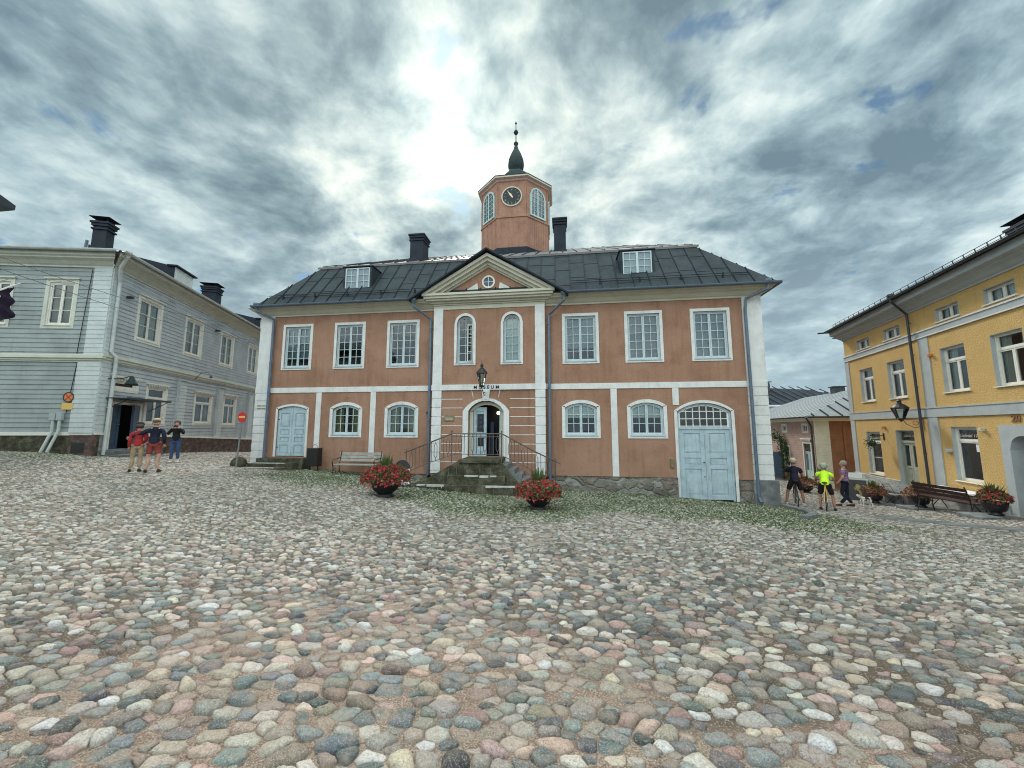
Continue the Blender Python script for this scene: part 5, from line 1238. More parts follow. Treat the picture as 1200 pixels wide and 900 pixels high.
pp = MB(TR)
for (x0, x1) in ((YX0 - .06, YD[0]), (YD[1], YA[0]), (YA[1], YX1)): pp.box(x0, x1, -.07, .02, -3.3, -1.42)
mat('pale_rubble', (.42, .44, .42), .9, .25, 3, .9, 9, bdist=.05); pp.build('plinth', 'pale_rubble', ye, bevel=.02)
q = MB(TR); cornice_run(q, YX0, YX1, 0, 5.52, 6.12, .50, .4, 0); q.T = TR @ frameM((YX0, 11, 0), -pi / 2); cornice_run(q, 0, 11, 0, 5.52, 6.12, .20, 0, 1); q.build('cornice', 'grey_plaster', ye)
yr = MB(); yrr = MB(); P_ = lambda x, y, z: tuple(TR @ Vector((x, y, z)))
roof_sheet(yr, [P_(YX0 - .2, -.62, 6.14), P_(YX1, -.62, 6.14), P_(YX1, 5.4, 8.2), P_(YX0 + 4.5, 5.4, 8.2)], .6, ribs=yrr)
roof_sheet(yr, [P_(YX0 - .2, 11.6, 6.14), P_(YX0 - .2, -.62, 6.14), P_(YX0 + 4.5, 5.4, 8.2)], .6, ribs=yrr)
roof_sheet(yr, [P_(YX1, 11.6, 6.14), P_(YX0 - .2, 11.6, 6.14), P_(YX0 + 4.5, 5.4, 8.2), P_(YX1, 5.4, 8.2)], .6, ribs=yrr)
yo = yr.build('roof', 'roof_dark', ye); yrr.build('standing_seam', 'roof_metal', yo)
q = MB(TR); gutter(q, YX0 - .25, YX1, -.69, 6.15, .07); q.T = TR @ frameM((YX0 - .27, 11, 0), -pi / 2); gutter(q, 0, 12, 0, 6.15, .07); q.build('gutter', 'gutter_dark', ye)
q = MB(TR)
for x in np.arange(YX0 + .4, YX1, .45): q.bar((x, -.38, 6.22), (x, -.42, 6.46), .025, .02)
for z in (6.40, 6.50): q.tube([(YX0 - .0, -.42, z - .04), (YX1, -.42, z - .04)], .011, 6)
q.build('snow_guard', 'gutter_dark', ye)
downpipe(ye, [P_(-1.05, -.69, 6.1), P_(-1.05, -.69, 5.98), P_(-1.22, -.16, 5.45), P_(-1.22, -.12, -1.55)], .045, 'gutter_dark')
chimney(-.15, 2.7, .8, .8, 7.0, 8.15, par=ye, T=TR)
for (x, z, m) in ((-.42, 3.55, 'sign_orange'), (1.42, .74, 'cream'), (-3.85, .82, 'sign_orange')): q = MB(TR); q.box(x - .06, x + .06, -.12, 0, z, z + .12); q.build('alarm_box', m, ye, bevel=.02)
q = MB(TR); q.box(-.22, -.0, -.1, 0, -.02, .10); q.build('wall_fitting', 'grey_plaster', ye, bevel=.02) 
text_mesh('20', .30, TR @ Matrix.Translation((2.60, -.012, 1.04)), 'sign_num' if 'sign_num' in MATS else 'brown_board', ye, 'house_number', ext=.012, bold=.006)
# wrought iron street lantern on the yellow wall
sl_ = thing('bracket_lantern', 'large glass street lantern on a scrolled red-brown bracket, yellow wall', 'lantern', P_(-1.36, -.75, 1.0))
q = MB(TR); q.tube([(-1.36, -.03, 1.62), (-1.36, -.03, .80)], .022, 6); q.tube([(-1.36, -.03, 1.22), (-1.36, -.40, 1.20), (-1.36, -.62, 1.22)], .018, 6)
q.tube([(-1.36, -.03, .92), (-1.36, -.25, .86), (-1.36, -.5, 1.0), (-1.36, -.62, 1.2)], .016, 6)
q.tube([(-1.36, -.22 - .09 * cos(t), 1.05 + .08 * sin(t)) for t in [i * .6 for i in range(11)]], .012, 5); q.build('bracket', 'brown_board', sl_)
lx, ly, lz = -1.36, -.66, 1.22
q = MB(TR)
for k in range(6):
    a0, a1 = pi * k / 3, pi * (k + 1) / 3; q.tube([(lx + .11 * cos(a0), ly + .11 * sin(a0), lz), (lx + .26 * cos(a0), ly + .26 * sin(a0), lz + .42)], .012, 5); q.tube([(lx + .26 * cos(a0), ly + .26 * sin(a0), lz + .42), (lx + .26 * cos(a1), ly + .26 * sin(a1), lz + .42)], .014, 5)
q.lathe([(.02, -.12), (.06, -.06), (.12, 0), (.10, .02)], (lx, ly, lz), 8); q.build('cage', 'iron', sl_)
q = MB(TR); q.lathe([(.105, 0), (.25, .42)], (lx, ly, lz), 6); q.build('lamp_glass', 'glass', sl_)
q = MB(TR); q.lathe([(.28, 0), (.27, .03), (.16, .14), (.08, .18), (.06, .26), (.10, .28), (.02, .36), (.0, .40)], (lx, ly, lz + .43), 12); q.build('hood', 'iron', sl_)
# hanging plant on its bracket
hp = thing('hanging_basket', 'dark hanging plant on a short wall bracket by the shop window', 'hanging plant', P_(-4.0, -.45, 0))
q = MB(TR); q.tube([(-4.0, -.02, .50), (-4.0, -.5, .52)], .016, 6); q.box(-4.03, -3.97, -.03, 0, .3, .62); q.tube([(-4.0, -.48, .52), (-4.0, -.48, .30)], .006, 4); q.build('bracket', 'iron', hp)

# ------------------------------------------------------------------ pink timber house and the dark roofs behind
pk = thing('pink_house', 'low pink and brown boarded house with grey metal roof', 'house', (22, 16, -3))
PA = atan2(-.988, -.155); PC = (18.84, 11.3, 0); TP = frameM(PC, PA); TB = frameM(PC, PA + pi / 2)
o = [(-1.55, -.85, .60, 1.05, 0), (-4.9, -4.2, .60, 1.05, 0), (-1.62, -.62, -2.5, -.18, 0), (-8.5, -7.8, .6, 1.05, 0), (-4.8, -4.0, -1.9, -.5, 0)]
m_ = MB(TP); wall(m_, -16, 0, -3.3, 1.45, o, .12, lap=.02, lapz=.16); m_.build('wall', 'pink_board', pk)
m_ = MB(TB); wall(m_, .80, 9, -3.3, 1.40, [], .1, lap=.02, lapz=.17); m_.build('gable_wall', 'brown_board', pk)
m_ = MB(TB); wall(m_, -.02, .80, -3.3, 1.42, [], .1, lap=.02, lapz=.17, y0=-.03); m_.build('corner_boards', 'cream_wood', pk)
q = MB(TB); q.box(1.5, 1.62, -.06, 0, -2.6, 1.0); q.build('wall_batten', 'brown_board', pk)
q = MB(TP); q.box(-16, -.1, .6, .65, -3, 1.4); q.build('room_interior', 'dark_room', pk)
for (a, b, c, d, r) in o:
    if c == -2.5: continue
    window(pk, TP, a, b, c, d, 0, .10, 'white_wood', fm='white_wood', leaves=2, cols=1, rows=1, yrec=.03, fo=.03, fs=.03)
q = MB(TP); arch_band(q, -1.74, -.50, -2.5, -.06, 0, .12, -.03, .02, bottom=False); q.box(-1.85, -.39, -.12, 0, .10, .16)
for k in range(9): q.prism([(-1.8 + k * .155, -.10, .10), (-1.8 + k * .155 + .13, -.10, .10), (-1.8 + k * .155 + .065, -.10, -.04)], (0, .02, 0))
q.build('door_surround', 'white_wood', pk)
q = MB(TP); q.box(-1.60, -1.12, .04, .08, -2.5, -.75); q.box(-1.08, -.64, .04, .08, -2.5, -.75); q.box(-1.62, -.62, .04, .08, -.82, -.70); dk_ = q.build('door', 'mint_frame', pk); pane(dk_, TP, -1.5, -1.2, -1.9, -.85, 0, .035, m='navy_door2'); pane(dk_, TP, -1.0, -.72, -1.9, -.85, 0, .035, m='blind_grey'); pane(dk_, TP, -1.6, -.64, -.70, -.2, 0, .06, 'transom_pane')
q = MB(TP); cornice_run(q, -16, 0, 0, 1.28, 1.56, .40, 0, 1); q.T = TB; cornice_run(q, 0, 9, 0, 1.28, 1.56, .40, 1, 0); q.build('eaves_board', 'white_wood', pk)
pr_ = MB(); prr = MB(); Q_ = lambda x, y, z: tuple(TP @ Vector((x, y, z)))
roof_sheet(pr_, [Q_(-16.4, -.5, 1.58), Q_(.45, -.5, 1.58), Q_(-4.6, 5.2, 3.75), Q_(-14, 5.2, 3.75)], .9, ribs=prr, rib=.012)
po = pr_.build('roof', 'roof_light', pk)
pr2 = MB(); roof_sheet(pr2, [Q_(.45, -.5, 1.58), Q_(.45, 11, 1.58), Q_(-4.6, 5.2, 3.75)], .75, ribs=prr, rib=.07, ribw=.06); pr2.build('hipped_roof', 'roof_light', pk); prr.build('standing_seam', 'roof_dark', po)
q = MB(TP); gutter(q, -16.4, .5, -.56, 1.56, .08); q.T = TB; gutter(q, -.5, 9, -.53, 1.56, .08); q.build('gutter', 'gutter_dark', pk)
downpipe(pk, [Q_(.42, -.55, 1.52), Q_(.3, -.4, 1.3), Q_(-.10, -.10, .95), Q_(-.10, -.10, -2.7)], .05, 'gutter_dark', head=False)
q = MB(TP); q.box(-8.6, -7.9, 4.9, 5.6, 3.4, 4.15); q.box(-8.7, -7.8, 4.8, 5.7, 4.15, 4.22); q.build('chimney', 'gutter_dark', pk)
q = MB(TP); q.tube([(-4.9, 5.2, 3.7), (-4.9, 5.2, 5.1)], .02, 5); q.build('mast', 'steel', pk)
bh = thing('distant_house', 'house far behind with dark seamed hip roof and two capped chimneys', 'house', (27, 34, -3))
TD = frameM((20.0, 27.5, 0), .10); D_ = lambda x, y, z: tuple(TD @ Vector((x, y, z)))
m_ = MB(TD); wall(m_, 0, 17, -3.3, 3.1, [(3.2, 4.0, 1.0, 2.4, 0), (6, 6.8, 1.0, 2.4, 0)], .1, lap=.02, lapz=.2); m_.quad((0, 0, -3.3), (0, 10, -3.3), (0, 10, 3.1), (0, 0, 3.1)); m_.build('wall', 'pale_board', bh)
for x in (3.2, 6): window(bh, TD, x, x + .8, 1.0, 2.4, 0, .1, 'white_wood', fm='white_wood', yrec=.03, cols=1, rows=3)
dr_ = MB(); drr = MB()
for pts in ([D_(-.5, -.5, 3.3), D_(17.5, -.5, 3.3), D_(12.5, 5, 5.4), D_(4.6, 5, 5.75)], [D_(-.5, 10.5, 3.3), D_(-.5, -.5, 3.3), D_(4.6, 5, 5.75)], [D_(17.5, -.5, 3.3), D_(17.5, 10.5, 3.3), D_(12.5, 5, 5.4)]): roof_sheet(dr_, pts, .95, ribs=drr, rib=.09, ribw=.07)
do_ = dr_.build('roof', 'roof_dark', bh); drr.build('standing_seam', 'gutter_dark', do_)
for x, w in ((4.3, 1.3), (6.9, 1.0)):
    q = MB(TD); q.box(x - w / 2, x + w / 2, 3.6, 4.6, 4.6, 6.6 if w > 1.2 else 6.0); zt = 6.6 if w > 1.2 else 6.0; ck_ = q.build('chimney', 'gutter_dark', bh); q = MB(TD); q.box(x - w / 2 - .12, x + w / 2 + .12, 3.4, 4.8, zt + .12, zt + .25); q.box(x - w / 2 + .05, x + w / 2 - .05, 3.7, 4.5, zt, zt + .12); q.build('chimney_cap', 'roof_light', ck_)

# ------------------------------------------------------------------ porch of the museum
po_ = thing('entrance_steps', 'mossy stone stairs with worn pale edges leading up to the museum door', 'steps', (0, -1, -1.5))
q = MB()
# front parapet wall: its top follows the stairs on both sides
F0, F1 = -1.62, -1.36
q.prism([(-2.05, F0, -1.9), (1.40, F0, -1.9), (1.40, F0, -1.12), (.72, F0, -.30), (-.72, F0, -.30), (-2.05, F0, -1.02)], (0, F1 - F0, 0))
q.prism([(-2.55, F0 + .04, -1.9), (-2.0, F0 + .04, -1.9), (-2.0, F0 + .04, -1.0), (-2.55, F0 + .04, -1.28)], (0, .2, 0))
q.build('front_wall', 'moss_stone', po_, bevel=.02)
q = MB(); q.box(-.75, .74, -1.70, -.18, -.40, -.275); q.build('landing', 'moss_stone', po_, bevel=.015)
for k in range(6):
    q = MB(); z = -.46 - .165 * k; q.box(.70 + .26 * k, .99 + .26 * k, -1.37, -.17, -2.0, z); q.build('stair_step', 'slab_stone', po_, bevel=.012)
for k in range(6):
    q = MB(); z = -.46 - .14 * k; q.box(-1.0 - .26 * k, -.72 - .26 * k, -1.37, -.17, -2.0, z)
    q.build('stair_step', 'slab_stone', po_, bevel=.012)
q = MB(); q.box(-1.15, .95, -1.76, -1.62, -1.9, -.83); q.box(-2.6, 1.55, -1.92, -1.60, -1.95, -1.15); q.build('front_course', 'moss_stone', po_, bevel=.02)
q = MB(); rr = random.Random(4)
def limeline(x0, x1, y, z):
    x = x0
    while x < x1:
        w = rr.uniform(.08, .22); q.box(x, min(x + w, x1), y - .006, y + .1, z - rr.uniform(.03, .07), z + .004)
        if rr.random() < .2: q.box(x, x + .03, y - .005, y, z - rr.uniform(.08, .16), z)
        x += w + (.0 if rr.random() < .85 else .05)
limeline(-.5, .65, -1.765, -.828); limeline(.3, 1.5, -1.925, -1.148); limeline(-2.2, -1.2, -1.925, -1.148); q.build('lime_edge', 'lime', po_)
q = MB(); rr = random.Random(9)
for j, (z0_, z1_, y_, xa, xb) in enumerate(((-1.14, -.84, F0 - .004, -1.9, 1.25), (-.82, -.56, F0 - .004, -1.35, .95), (-.54, -.40, F0 - .004, -.9, .75), (-1.5, -1.17, -1.924, -2.55, 1.5))):
    x = xa + rr.uniform(.1, .3)
    while x < xb:
        if not (y_ > -1.7 and -1.15 < x < .95 and z1_ < -.82): q.box(x, x + .012, y_, y_ + .01, z0_, z1_)
        x += rr.uniform(.28, .55)
q.build('masonry_joint', 'slab_stone', po_)
# railing
rl = thing('stair_railing', 'rusty wrought iron railing with looped balusters around the museum stairs', 'railing', (0, -1.4, -.3))
q = MB(); Y = -1.45
topL = [(-2.88, Y, -.06), (-2.0, Y, .28), (-1.08, Y, .64), (.80, Y, .64), (1.45, Y, .30), (2.05, -1.3, -.03), (2.75, -1.0, -.38)]
q.tube(topL, .024, 6); q.tube([(p[0], p[1], p[2] - .10) for p in topL[2:4]], .010, 5)
lowL = [(-2.80, Y, -.80), (-2.0, Y, -.45), (-.95, Y, -.10), (.70, Y, -.10), (1.40, Y, -.40), (2.05, -1.3, -.75), (2.70, -1.0, -1.02)]
q.tube(lowL, .012, 5); q.tube([(2.75, -1.0, -.38), (2.90, -.98, -.46)], .018, 6); q.build('handrail', 'rail_iron', rl)
def along(L, x):
    for a, b in zip(L, L[1:]):
        if a[0] <= x <= b[0]: t = (x - a[0]) / (b[0] - a[0]); return Vector(a).lerp(Vector(b), t)
    return Vector(L[0] if x < L[0][0] else L[-1])
for (x, zb) in ((-2.82, -1.4), (-1.08, -.4), (.78, -.4), (2.70, -1.6)):
    q = MB(); t_ = along(topL, x); q.tube([(t_.x, t_.y, zb), (t_.x, t_.y, t_.z + .06)], .022, 6); q.lathe([(.0, 0), (.03, .02), (.03, .05), (0, .07)], (t_.x, t_.y, t_.z + .05), 8); q.build('post', 'rail_iron', rl)
k = 0; x = -2.62
while x < 2.65:
    t_ = along(topL, x); l_ = along(lowL, x); q = MB(); h = t_.z - l_.z; w = .055
    if k % 3 == 0 and abs(x + 1.08) > .1:
        q.tube([(x, t_.y, l_.z), (x, t_.y, l_.z + h * .12), (x - w, t_.y, l_.z + h * .25), (x - w, t_.y, l_.z + h * .72), (x, t_.y, l_.z + h * .86), (x + w, t_.y, l_.z + h * .72), (x + w, t_.y, l_.z + h * .25), (x, t_.y, l_.z + h * .12)], .012, 5)
        q.tube([(x, t_.y, l_.z + h * .86), (x, t_.y, t_.z)], .008, 5)
    else: q.tube([(x, t_.y, l_.z), (x, t_.y, t_.z)], .012, 5)
    q.build('baluster', 'rail_iron', rl); x += .155; k += 1

# steps at the blue side door
s_ = thing('side_door_steps', 'dark worn stone steps with pale edges below the blue side door', 'steps', (-8.9, -.7, -.9))
for (x0, x1, y0, z0, z1) in ((-9.95, -7.78, -.42, -1.3, -.42), (-10.0, -8.0, -.80, -1.3, -.585), (-10.05, -8.2, -1.15, -1.3, -.735)):
    q = MB(); q.box(x0, x1, y0, .02 if z1 > -.5 else -.3, z0, z1); q.build('step', 'moss_stone', s_, bevel=.02)
q = MB(); q.box(-9.95, -8.3, -.815, -.72, -.60, -.578); q.box(-10.0, -8.5, -1.165, -1.08, -.755, -.728); q.build('worn_edge', 'lime', s_)
bo = MB(); bo.lathe([(.24, 0), (.30, .12), (.26, .28), (.15, .38), (.03, .42)], (-10.25, -.95, gh(-10.25, -.95) - .03), 9); bo = bo.build('boundary_stone', 'moss_stone', None, smooth=True, bevel=.0); tag(bo, 'dark rounded boundary stone at the end of the side door steps', 'stone'); centre(bo)

# do-not-enter sign
SX, SY = -9.86, -1.35; sz = gh(SX, SY)
ns = thing('no_entry_sign', 'red round no entry sign with yellow bar on a grey pole', 'road sign', (SX, SY, sz))
q = MB(); q.tube([(SX - .12, SY, sz - .1), (SX, SY, 1.50)], .030, 8); q.build('pole', 'steel', ns)
T = frameM((SX, SY - .04, 0), radians(-6)); q = MB(T); disc(q, .21, 0, 1.28, 32, dep=.02); q.build('sign_disc', 'sign_red', ns)
q = MB(T); q.box(-.155, .155, -.006, .0, 1.25, 1.325); q.build('sign_bar', 'sign_yellow', ns)
# litter bin
bz = gh(-7.15, -.55); lb = thing('litter_bin', 'black rectangular litter bin with arched handle beside the bench', 'litter bin', (-7.15, -.55, bz))
q = MB(); q.box(-7.40, -6.92, -.72, -.40, bz + .18, bz + .92); q.build('body', 'black_paint', lb, bevel=.012)
for x in (-7.34, -6.98): q = MB(); q.box(x - .02, x + .02, -.58, -.54, bz - .03, bz + .2); q.build('leg', 'black_paint', lb)
q = MB(); q.tube([(-7.16 + .12 * cos(t), -.56, bz + .92 + .14 * sin(t)) for t in [i * pi / 10 for i in range(11)]], .012, 6); q.build('handle', 'steel', lb)
# grey slatted bench
def bench(name, label, T, L, zg, wood, arm, zl=None):
    """local: x along, y back; seat height .45; zl = per-end ground heights relative to zg"""
    b = thing(name, label, 'bench', tuple(T @ Vector((0, 0, zg))))
    for k in range(4): q = MB(T); q.box(-L / 2, L / 2, -.22 + k * .115, -.22 + k * .115 + .095, zg + .42, zg + .455); q.build('seat_slat', wood, b, bevel=.006)
    for k in range(3):
        q = MB(T); z = zg + .54 + k * .125; y = .24 + k * .035; q.prism([(-L / 2, y, z), (-L / 2, y + .03, z), (-L / 2, y + .06, z + .105), (-L / 2, y + .03, z + .105)], (L, 0, 0)); q.build('back_slat', wood, b, bevel=.005)
    for i, s in enumerate((-1, 1)):
        x = s * (L / 2 - .06); e = (zl or (0, 0))[i]; q = MB(T)
        q.tube([(x, -.26, zg + e - .03), (x, -.20, zg + .2), (x, -.24, zg + .43)], .016, 6); q.tube([(x, .30, zg + e - .03), (x, .20, zg + .25), (x, .20, zg + .43), (x, .34, zg + .95)], .016, 6)
        q.tube([(x, -.24, zg + .43), (x, .20, zg + .43)], .016, 6)
        q.tube([(x, -.24, zg + .43), (x, -.30, zg + .58), (x, -.22, zg + .66), (x, .0, zg + .65), (x, .27, zg + .70)], .016, 6)
        q.tube([(x, -.1 + .1 * cos(t), zg + .2 + .1 * sin(t)) for t in [j * pi / 6 for j in range(13)]], .010, 5)
        q.build('leg_frame', arm, b)
    return b
bg_ = gh(-5.15, -.75)
bench('park_bench', 'weathered grey slatted bench with iron arms against the orange wall', frameM((-5.12, -.85, 0), 0), 1.85, bg_ - .02, 'bench_wood', 'iron', (.05, -.03))
# sandwich board with rounded top beside the stairs
ab = thing('sandwich_board', 'black arched pavement board with a white poster by the museum stairs', 'sign board', (-2.72, -2.0, gh(-2.72, -2.0)))
z = gh(-2.72, -2.0); T = frameM((-2.72, -2.0, 0), radians(48))
for s, nm in ((-1, 'front_panel'), (1, 'rear_panel')):
    q = MB(T); pts = [(-.24, 0, 0), (.24, 0, 0), (.26, 0, .55)] + [(.26 * cos(t), 0, .62 + .30 * sin(t)) for t in [i * pi / 10 for i in range(11)]] + [(-.26, 0, .55)]
    q.prism([(x, s * (.22 - .20 * zz / .92), z + zz) for x, y, zz in pts], (0, .02, 0)); q.build(nm, 'black_paint', ab)
q = MB(T); f = lambda zz: -(.222 - .20 * zz / .92) - .004; q.prism([(-.10, f(.08), z + .08), (.22, f(.08), z + .08), (.24, f(.60), z + .60), (-.06, f(.60), z + .60)], (0, .003, 0)); q.build('poster', 'paper', ab)
q = MB(T); [q.prism([(-.04, f(zz) - .003, z + zz), (.17, f(zz) - .003, z + zz), (.17, f(zz + .05) - .003, z + zz + .05), (-.04, f(zz + .05) - .003, z + zz + .05)], (0, .002, 0)) for zz in (.16, .28, .44)]; q.build('poster_print', 'navy_door2', ab)

# ------------------------------------------------------------------ flower bowls
def flower_pot(name, label, x, y, r, hgt, n_petal, m_pet, spread, crown, seed, group=None, tall=.35, slab=None, z=None):
    rg_ = random.Random(seed); z = gh(x, y) if z is None else z
    t = thing(name, label, 'flower pot', (x, y, z), group)
    if slab:
        q = MB(); q.box(x - slab[0], x + slab[1], y - .36, y + .36, z - .15, z + .09); q.build('slab', 'slab_stone', t, bevel=.02); z += .09
    q = MB(); q.lathe([(.0, 0), (r * .62, 0), (r * .60, .05), (r * .45, .07), (r * .50, .10), (r * .82, hgt * .38), (r * .98, hgt * .68), (r, hgt * .88), (r * 1.05, hgt * .95), (r * 1.03, hgt), (r * .92, hgt), (r * .9, hgt * .9), (0, hgt * .88)], (x, y, z), 20); q.build('bowl', 'iron', t, smooth=True)
    zc = z + hgt
    def cloud(n, m, nm, s0, s1, rlo, droop):
        q = MB()
        for i in range(n):
            a = rg_.uniform(0, 2 * pi); u = rg_.random() ** .5; rad = spread * (rlo + (1 - rlo) * u); hh = crown * sqrt(max(0, 1 - (rad / (spread * 1.08)) ** 2)) * rg_.uniform(.55, 1.12)
            hh -= droop * max(0, rad - r * .85) * rg_.uniform(0, 1.5)
            p = Vector((x + rad * cos(a) + rg_.gauss(0, .02), y + rad * sin(a) + rg_.gauss(0, .02), zc + hh)); s = rg_.uniform(s0, s1)
            d1 = Vector((rg_.gauss(0, 1), rg_.gauss(0, 1), rg_.gauss(0, .8))).normalized(); d2 = d1.orthogonal().normalized(); d2 = (d2 * cos(i) + d1.cross(d2) * sin(i)).normalized(); d3 = d1.cross(d2)
            if m.startswith('leaf'): q.add([p - d2 * s, p + d3 * s * .45, p + d2 * s, p - d3 * s * .45], [(0, 1, 2, 3)])
            else:
                for kk in range(3):
                    b_ = 2 * pi * kk / 3; e1 = d2 * cos(b_) + d3 * sin(b_); e2 = d2 * cos(b_ + 1.0) + d3 * sin(b_ + 1.0); q.add([p, p + e1 * s + d1 * s * .25, p + (e1 + e2) * s * .72 + d1 * s * .4, p + e2 * s + d1 * s * .25], [(0, 1, 2, 3)])
        q.build(nm, m, t)
    cloud(int(n_petal * 1.5), 'leaf', 'foliage', .03, .06, 0, .5); cloud(int(n_petal * .5), 'leaf2', 'pale_foliage', .025, .05, .2, .5); cloud(n_petal, m_pet, 'blossom', .022, .038, .1, .55); cloud(n_petal // 3, 'petal_pink' if m_pet == 'petal_red' else 'petal_red', 'pale_blossom', .014, .034, .2, .8)
    if tall:
        q = MB()
        for i in range(90):
            a = rg_.uniform(0, 6.28); u = rg_.random(); L = tall * rg_.uniform(.5, 1.05); b0 = Vector((x + .08 * u * cos(a), y + .08 * u * sin(a), zc + crown * .5)); b1 = b0 + Vector((cos(a) * .28 * u, sin(a) * .28 * u, L)); w = Vector((-sin(a), cos(a), 0)) * .018
            md = b0.lerp(b1, .6); q.add([b0, md + w, b1, md - w], [(0, 1, 2, 3)])
        q.build('tall_foliage', 'leaf2', t)
    return t
flower_pot('flower_pot', 'black bowl of red flowers in front of the grey bench', -2.28, -4.15, .43, .56, 2600, 'petal_red', .70, .34, 1, 'bowls of red flowers before the museum', tall=.52)
flower_pot('flower_pot', 'black bowl of red flowers right of the museum stairs', 2.28, -4.25, .38, .50, 2200, 'petal_red', .62, .30, 2, 'bowls of red flowers before the museum', tall=.50)
def onR(t, out): p = TR @ Vector((t, -out, 0)); return p.x, p.y
for i, (t_, out, lab, s_, sl2) in enumerate(((-2.3, 1.35, 'dark bowl of pink flowers beside the leaning picture board', .40, (.42, .75)), (-.05, 1.05, 'pink and red flowers in a bowl at the left end of the brown bench', .46, (.55, .8)), (2.75, .85, 'red and green plants in a bowl at the right end of the brown bench', .34, (.7, .5)))):
    x, y = onR(t_, out); flower_pot('flower_pot', lab, x, y, .26, .38, 420, 'petal_pink' if i < 2 else 'petal_red', s_, .34, 20 + i, 'flower bowls along the yellow house', tall=.38, slab=sl2)
flower_pot('flower_pot', 'bowl of orange pink flowers in front of the pink house door', 16.75, 9.0, .34, .42, 420, 'petal_pink', .62, .40, 33, tall=.4)
flower_pot('leafy_shrub_pot', 'pot with bushy green plant beside the brown boarded wall', 18.0, 9.5, .30, .45, 30, 'petal_pink', .62, .62, 34, tall=.7)
x, y = onR(-5.6, .75); flower_pot('leafy_shrub_pot', 'green leafy potted plant behind the picture board', x, y, .26, .5, 8, 'petal_pink', .40, .55, 36, tall=.65)
# leaves of the hanging basket
q = MB(TR); rg_ = random.Random(3)
for i in range(260):
    p = Vector((-4.0 + rg_.gauss(0, .10), -.48 + rg_.gauss(0, .10), .16 + rg_.gauss(0, .13))); d1 = Vector((rg_.gauss(0, 1), rg_.gauss(0, 1), rg_.gauss(0, 1))).normalized(); d2 = d1.orthogonal().normalized(); s = .04
    q.add([p - d1 * s, p + d2 * s * .5, p + d1 * s, p - d2 * s * .5], [(0, 1, 2, 3)])
q.build('foliage', 'leaf', hp); q = MB(TR); q.lathe([(.02, 0), (.12, .05), (.16, .16), (.15, .17), (.1, .06)], (-4.0, -.48, .0), 10); q.build('basket', 'iron', hp)

# ------------------------------------------------------------------ terrace of the yellow house
Lb = 1.75; zb_ = min(gh(*onR(.4, 1.3)), gh(*onR(2.4, 1.3)))
bt_ = 1.38; bx_, by_ = onR(bt_, 1.05); ang_b = atan2(-.9801, -.1987) + pi + radians(14)
z0_, z1_ = gh(*onR(bt_ - .9, 1.0)), gh(*onR(bt_ + .9, 1.0))
br = bench('dark_bench', 'dark brown slatted bench seen from behind between two flower bowls', frameM((bx_, by_, 0), ang_b), Lb, (z0_ + z1_) / 2, 'bench_brown', 'iron', ((z1_ - z0_) / 2, -(z1_ - z0_) / 2))
def table(t_, out, label, w, l, brn=False):
    x, y = onR(t_, out); z = gh(x, y); T = frameM((x, y, 0), atan2(-.9801, -.1987)); b = thing('terrace_table', label, 'table', (x, y, z), 'folding tables of the terrace')
    q = MB(T); q.box(-l / 2, l / 2, -w / 2, w / 2, z + .70, z + .73); q.build('table_top', 'table_grey' if not brn else 'paper', b, bevel=.006)
    for s in (-1, 1):
        q = MB(T); q.tube([(s * l * .38, -w * .42, z - .04), (s * l * .30, w * .42, z + .70)], .014, 6); q.build('leg', 'iron', b)
        q = MB(T); q.tube([(s * l * .38, w * .42, z - .04), (s * l * .30, -w * .42, z + .70)], .014, 6); q.build('leg', 'iron', b)
table(.55, .42, 'long pale table between the brown bench and the shop window', .55, 2.2, True); table(-3.2, .95, 'small grey folding table nearest the shop door', .6, .8); table(-4.9, .60, 'small grey folding table under the far shop window', .6, .8)
def chair(t_, out, a_, label):
    x, y = onR(t_, out); z = gh(x, y); T = frameM((x, y, 0), a_); b = thing('folding_chair', label, 'chair', (x, y, z), 'folding chairs of the terrace')
    q = MB(T); [q.box(-.2, .2, -.2 + k * .1, -.12 + k * .1, z + .44, z + .46) for k in range(4)]; q.build('seat', 'table_grey', b)
    q = MB(T); [q.box(-.2, .2, .20, .22, z + .6 + k * .1, z + .67 + k * .1) for k in range(3)]; q.build('backrest', 'table_grey', b)
    for s in (-1, 1):
        q = MB(T); q.tube([(s * .2, -.2, z - .03), (s * .2, .22, z + .88)], .011, 5); q.build('leg', 'iron', b); q = MB(T); q.tube([(s * .18, .24, z - .03), (s * .18, -.18, z + .44)], .011, 5); q.build('leg', 'iron', b)
chair(-2.3, .75, .4, 'grey folding chair right of the small table by the shop door'); chair(-4.05, .75, 3.3, 'grey folding chair between the two small tables'); chair(-1.6, .6, 2.2, 'grey folding chair in front of the dark downpipe')
mat('cloth_ochre', (.36, .28, .12), .6, .2, 10)
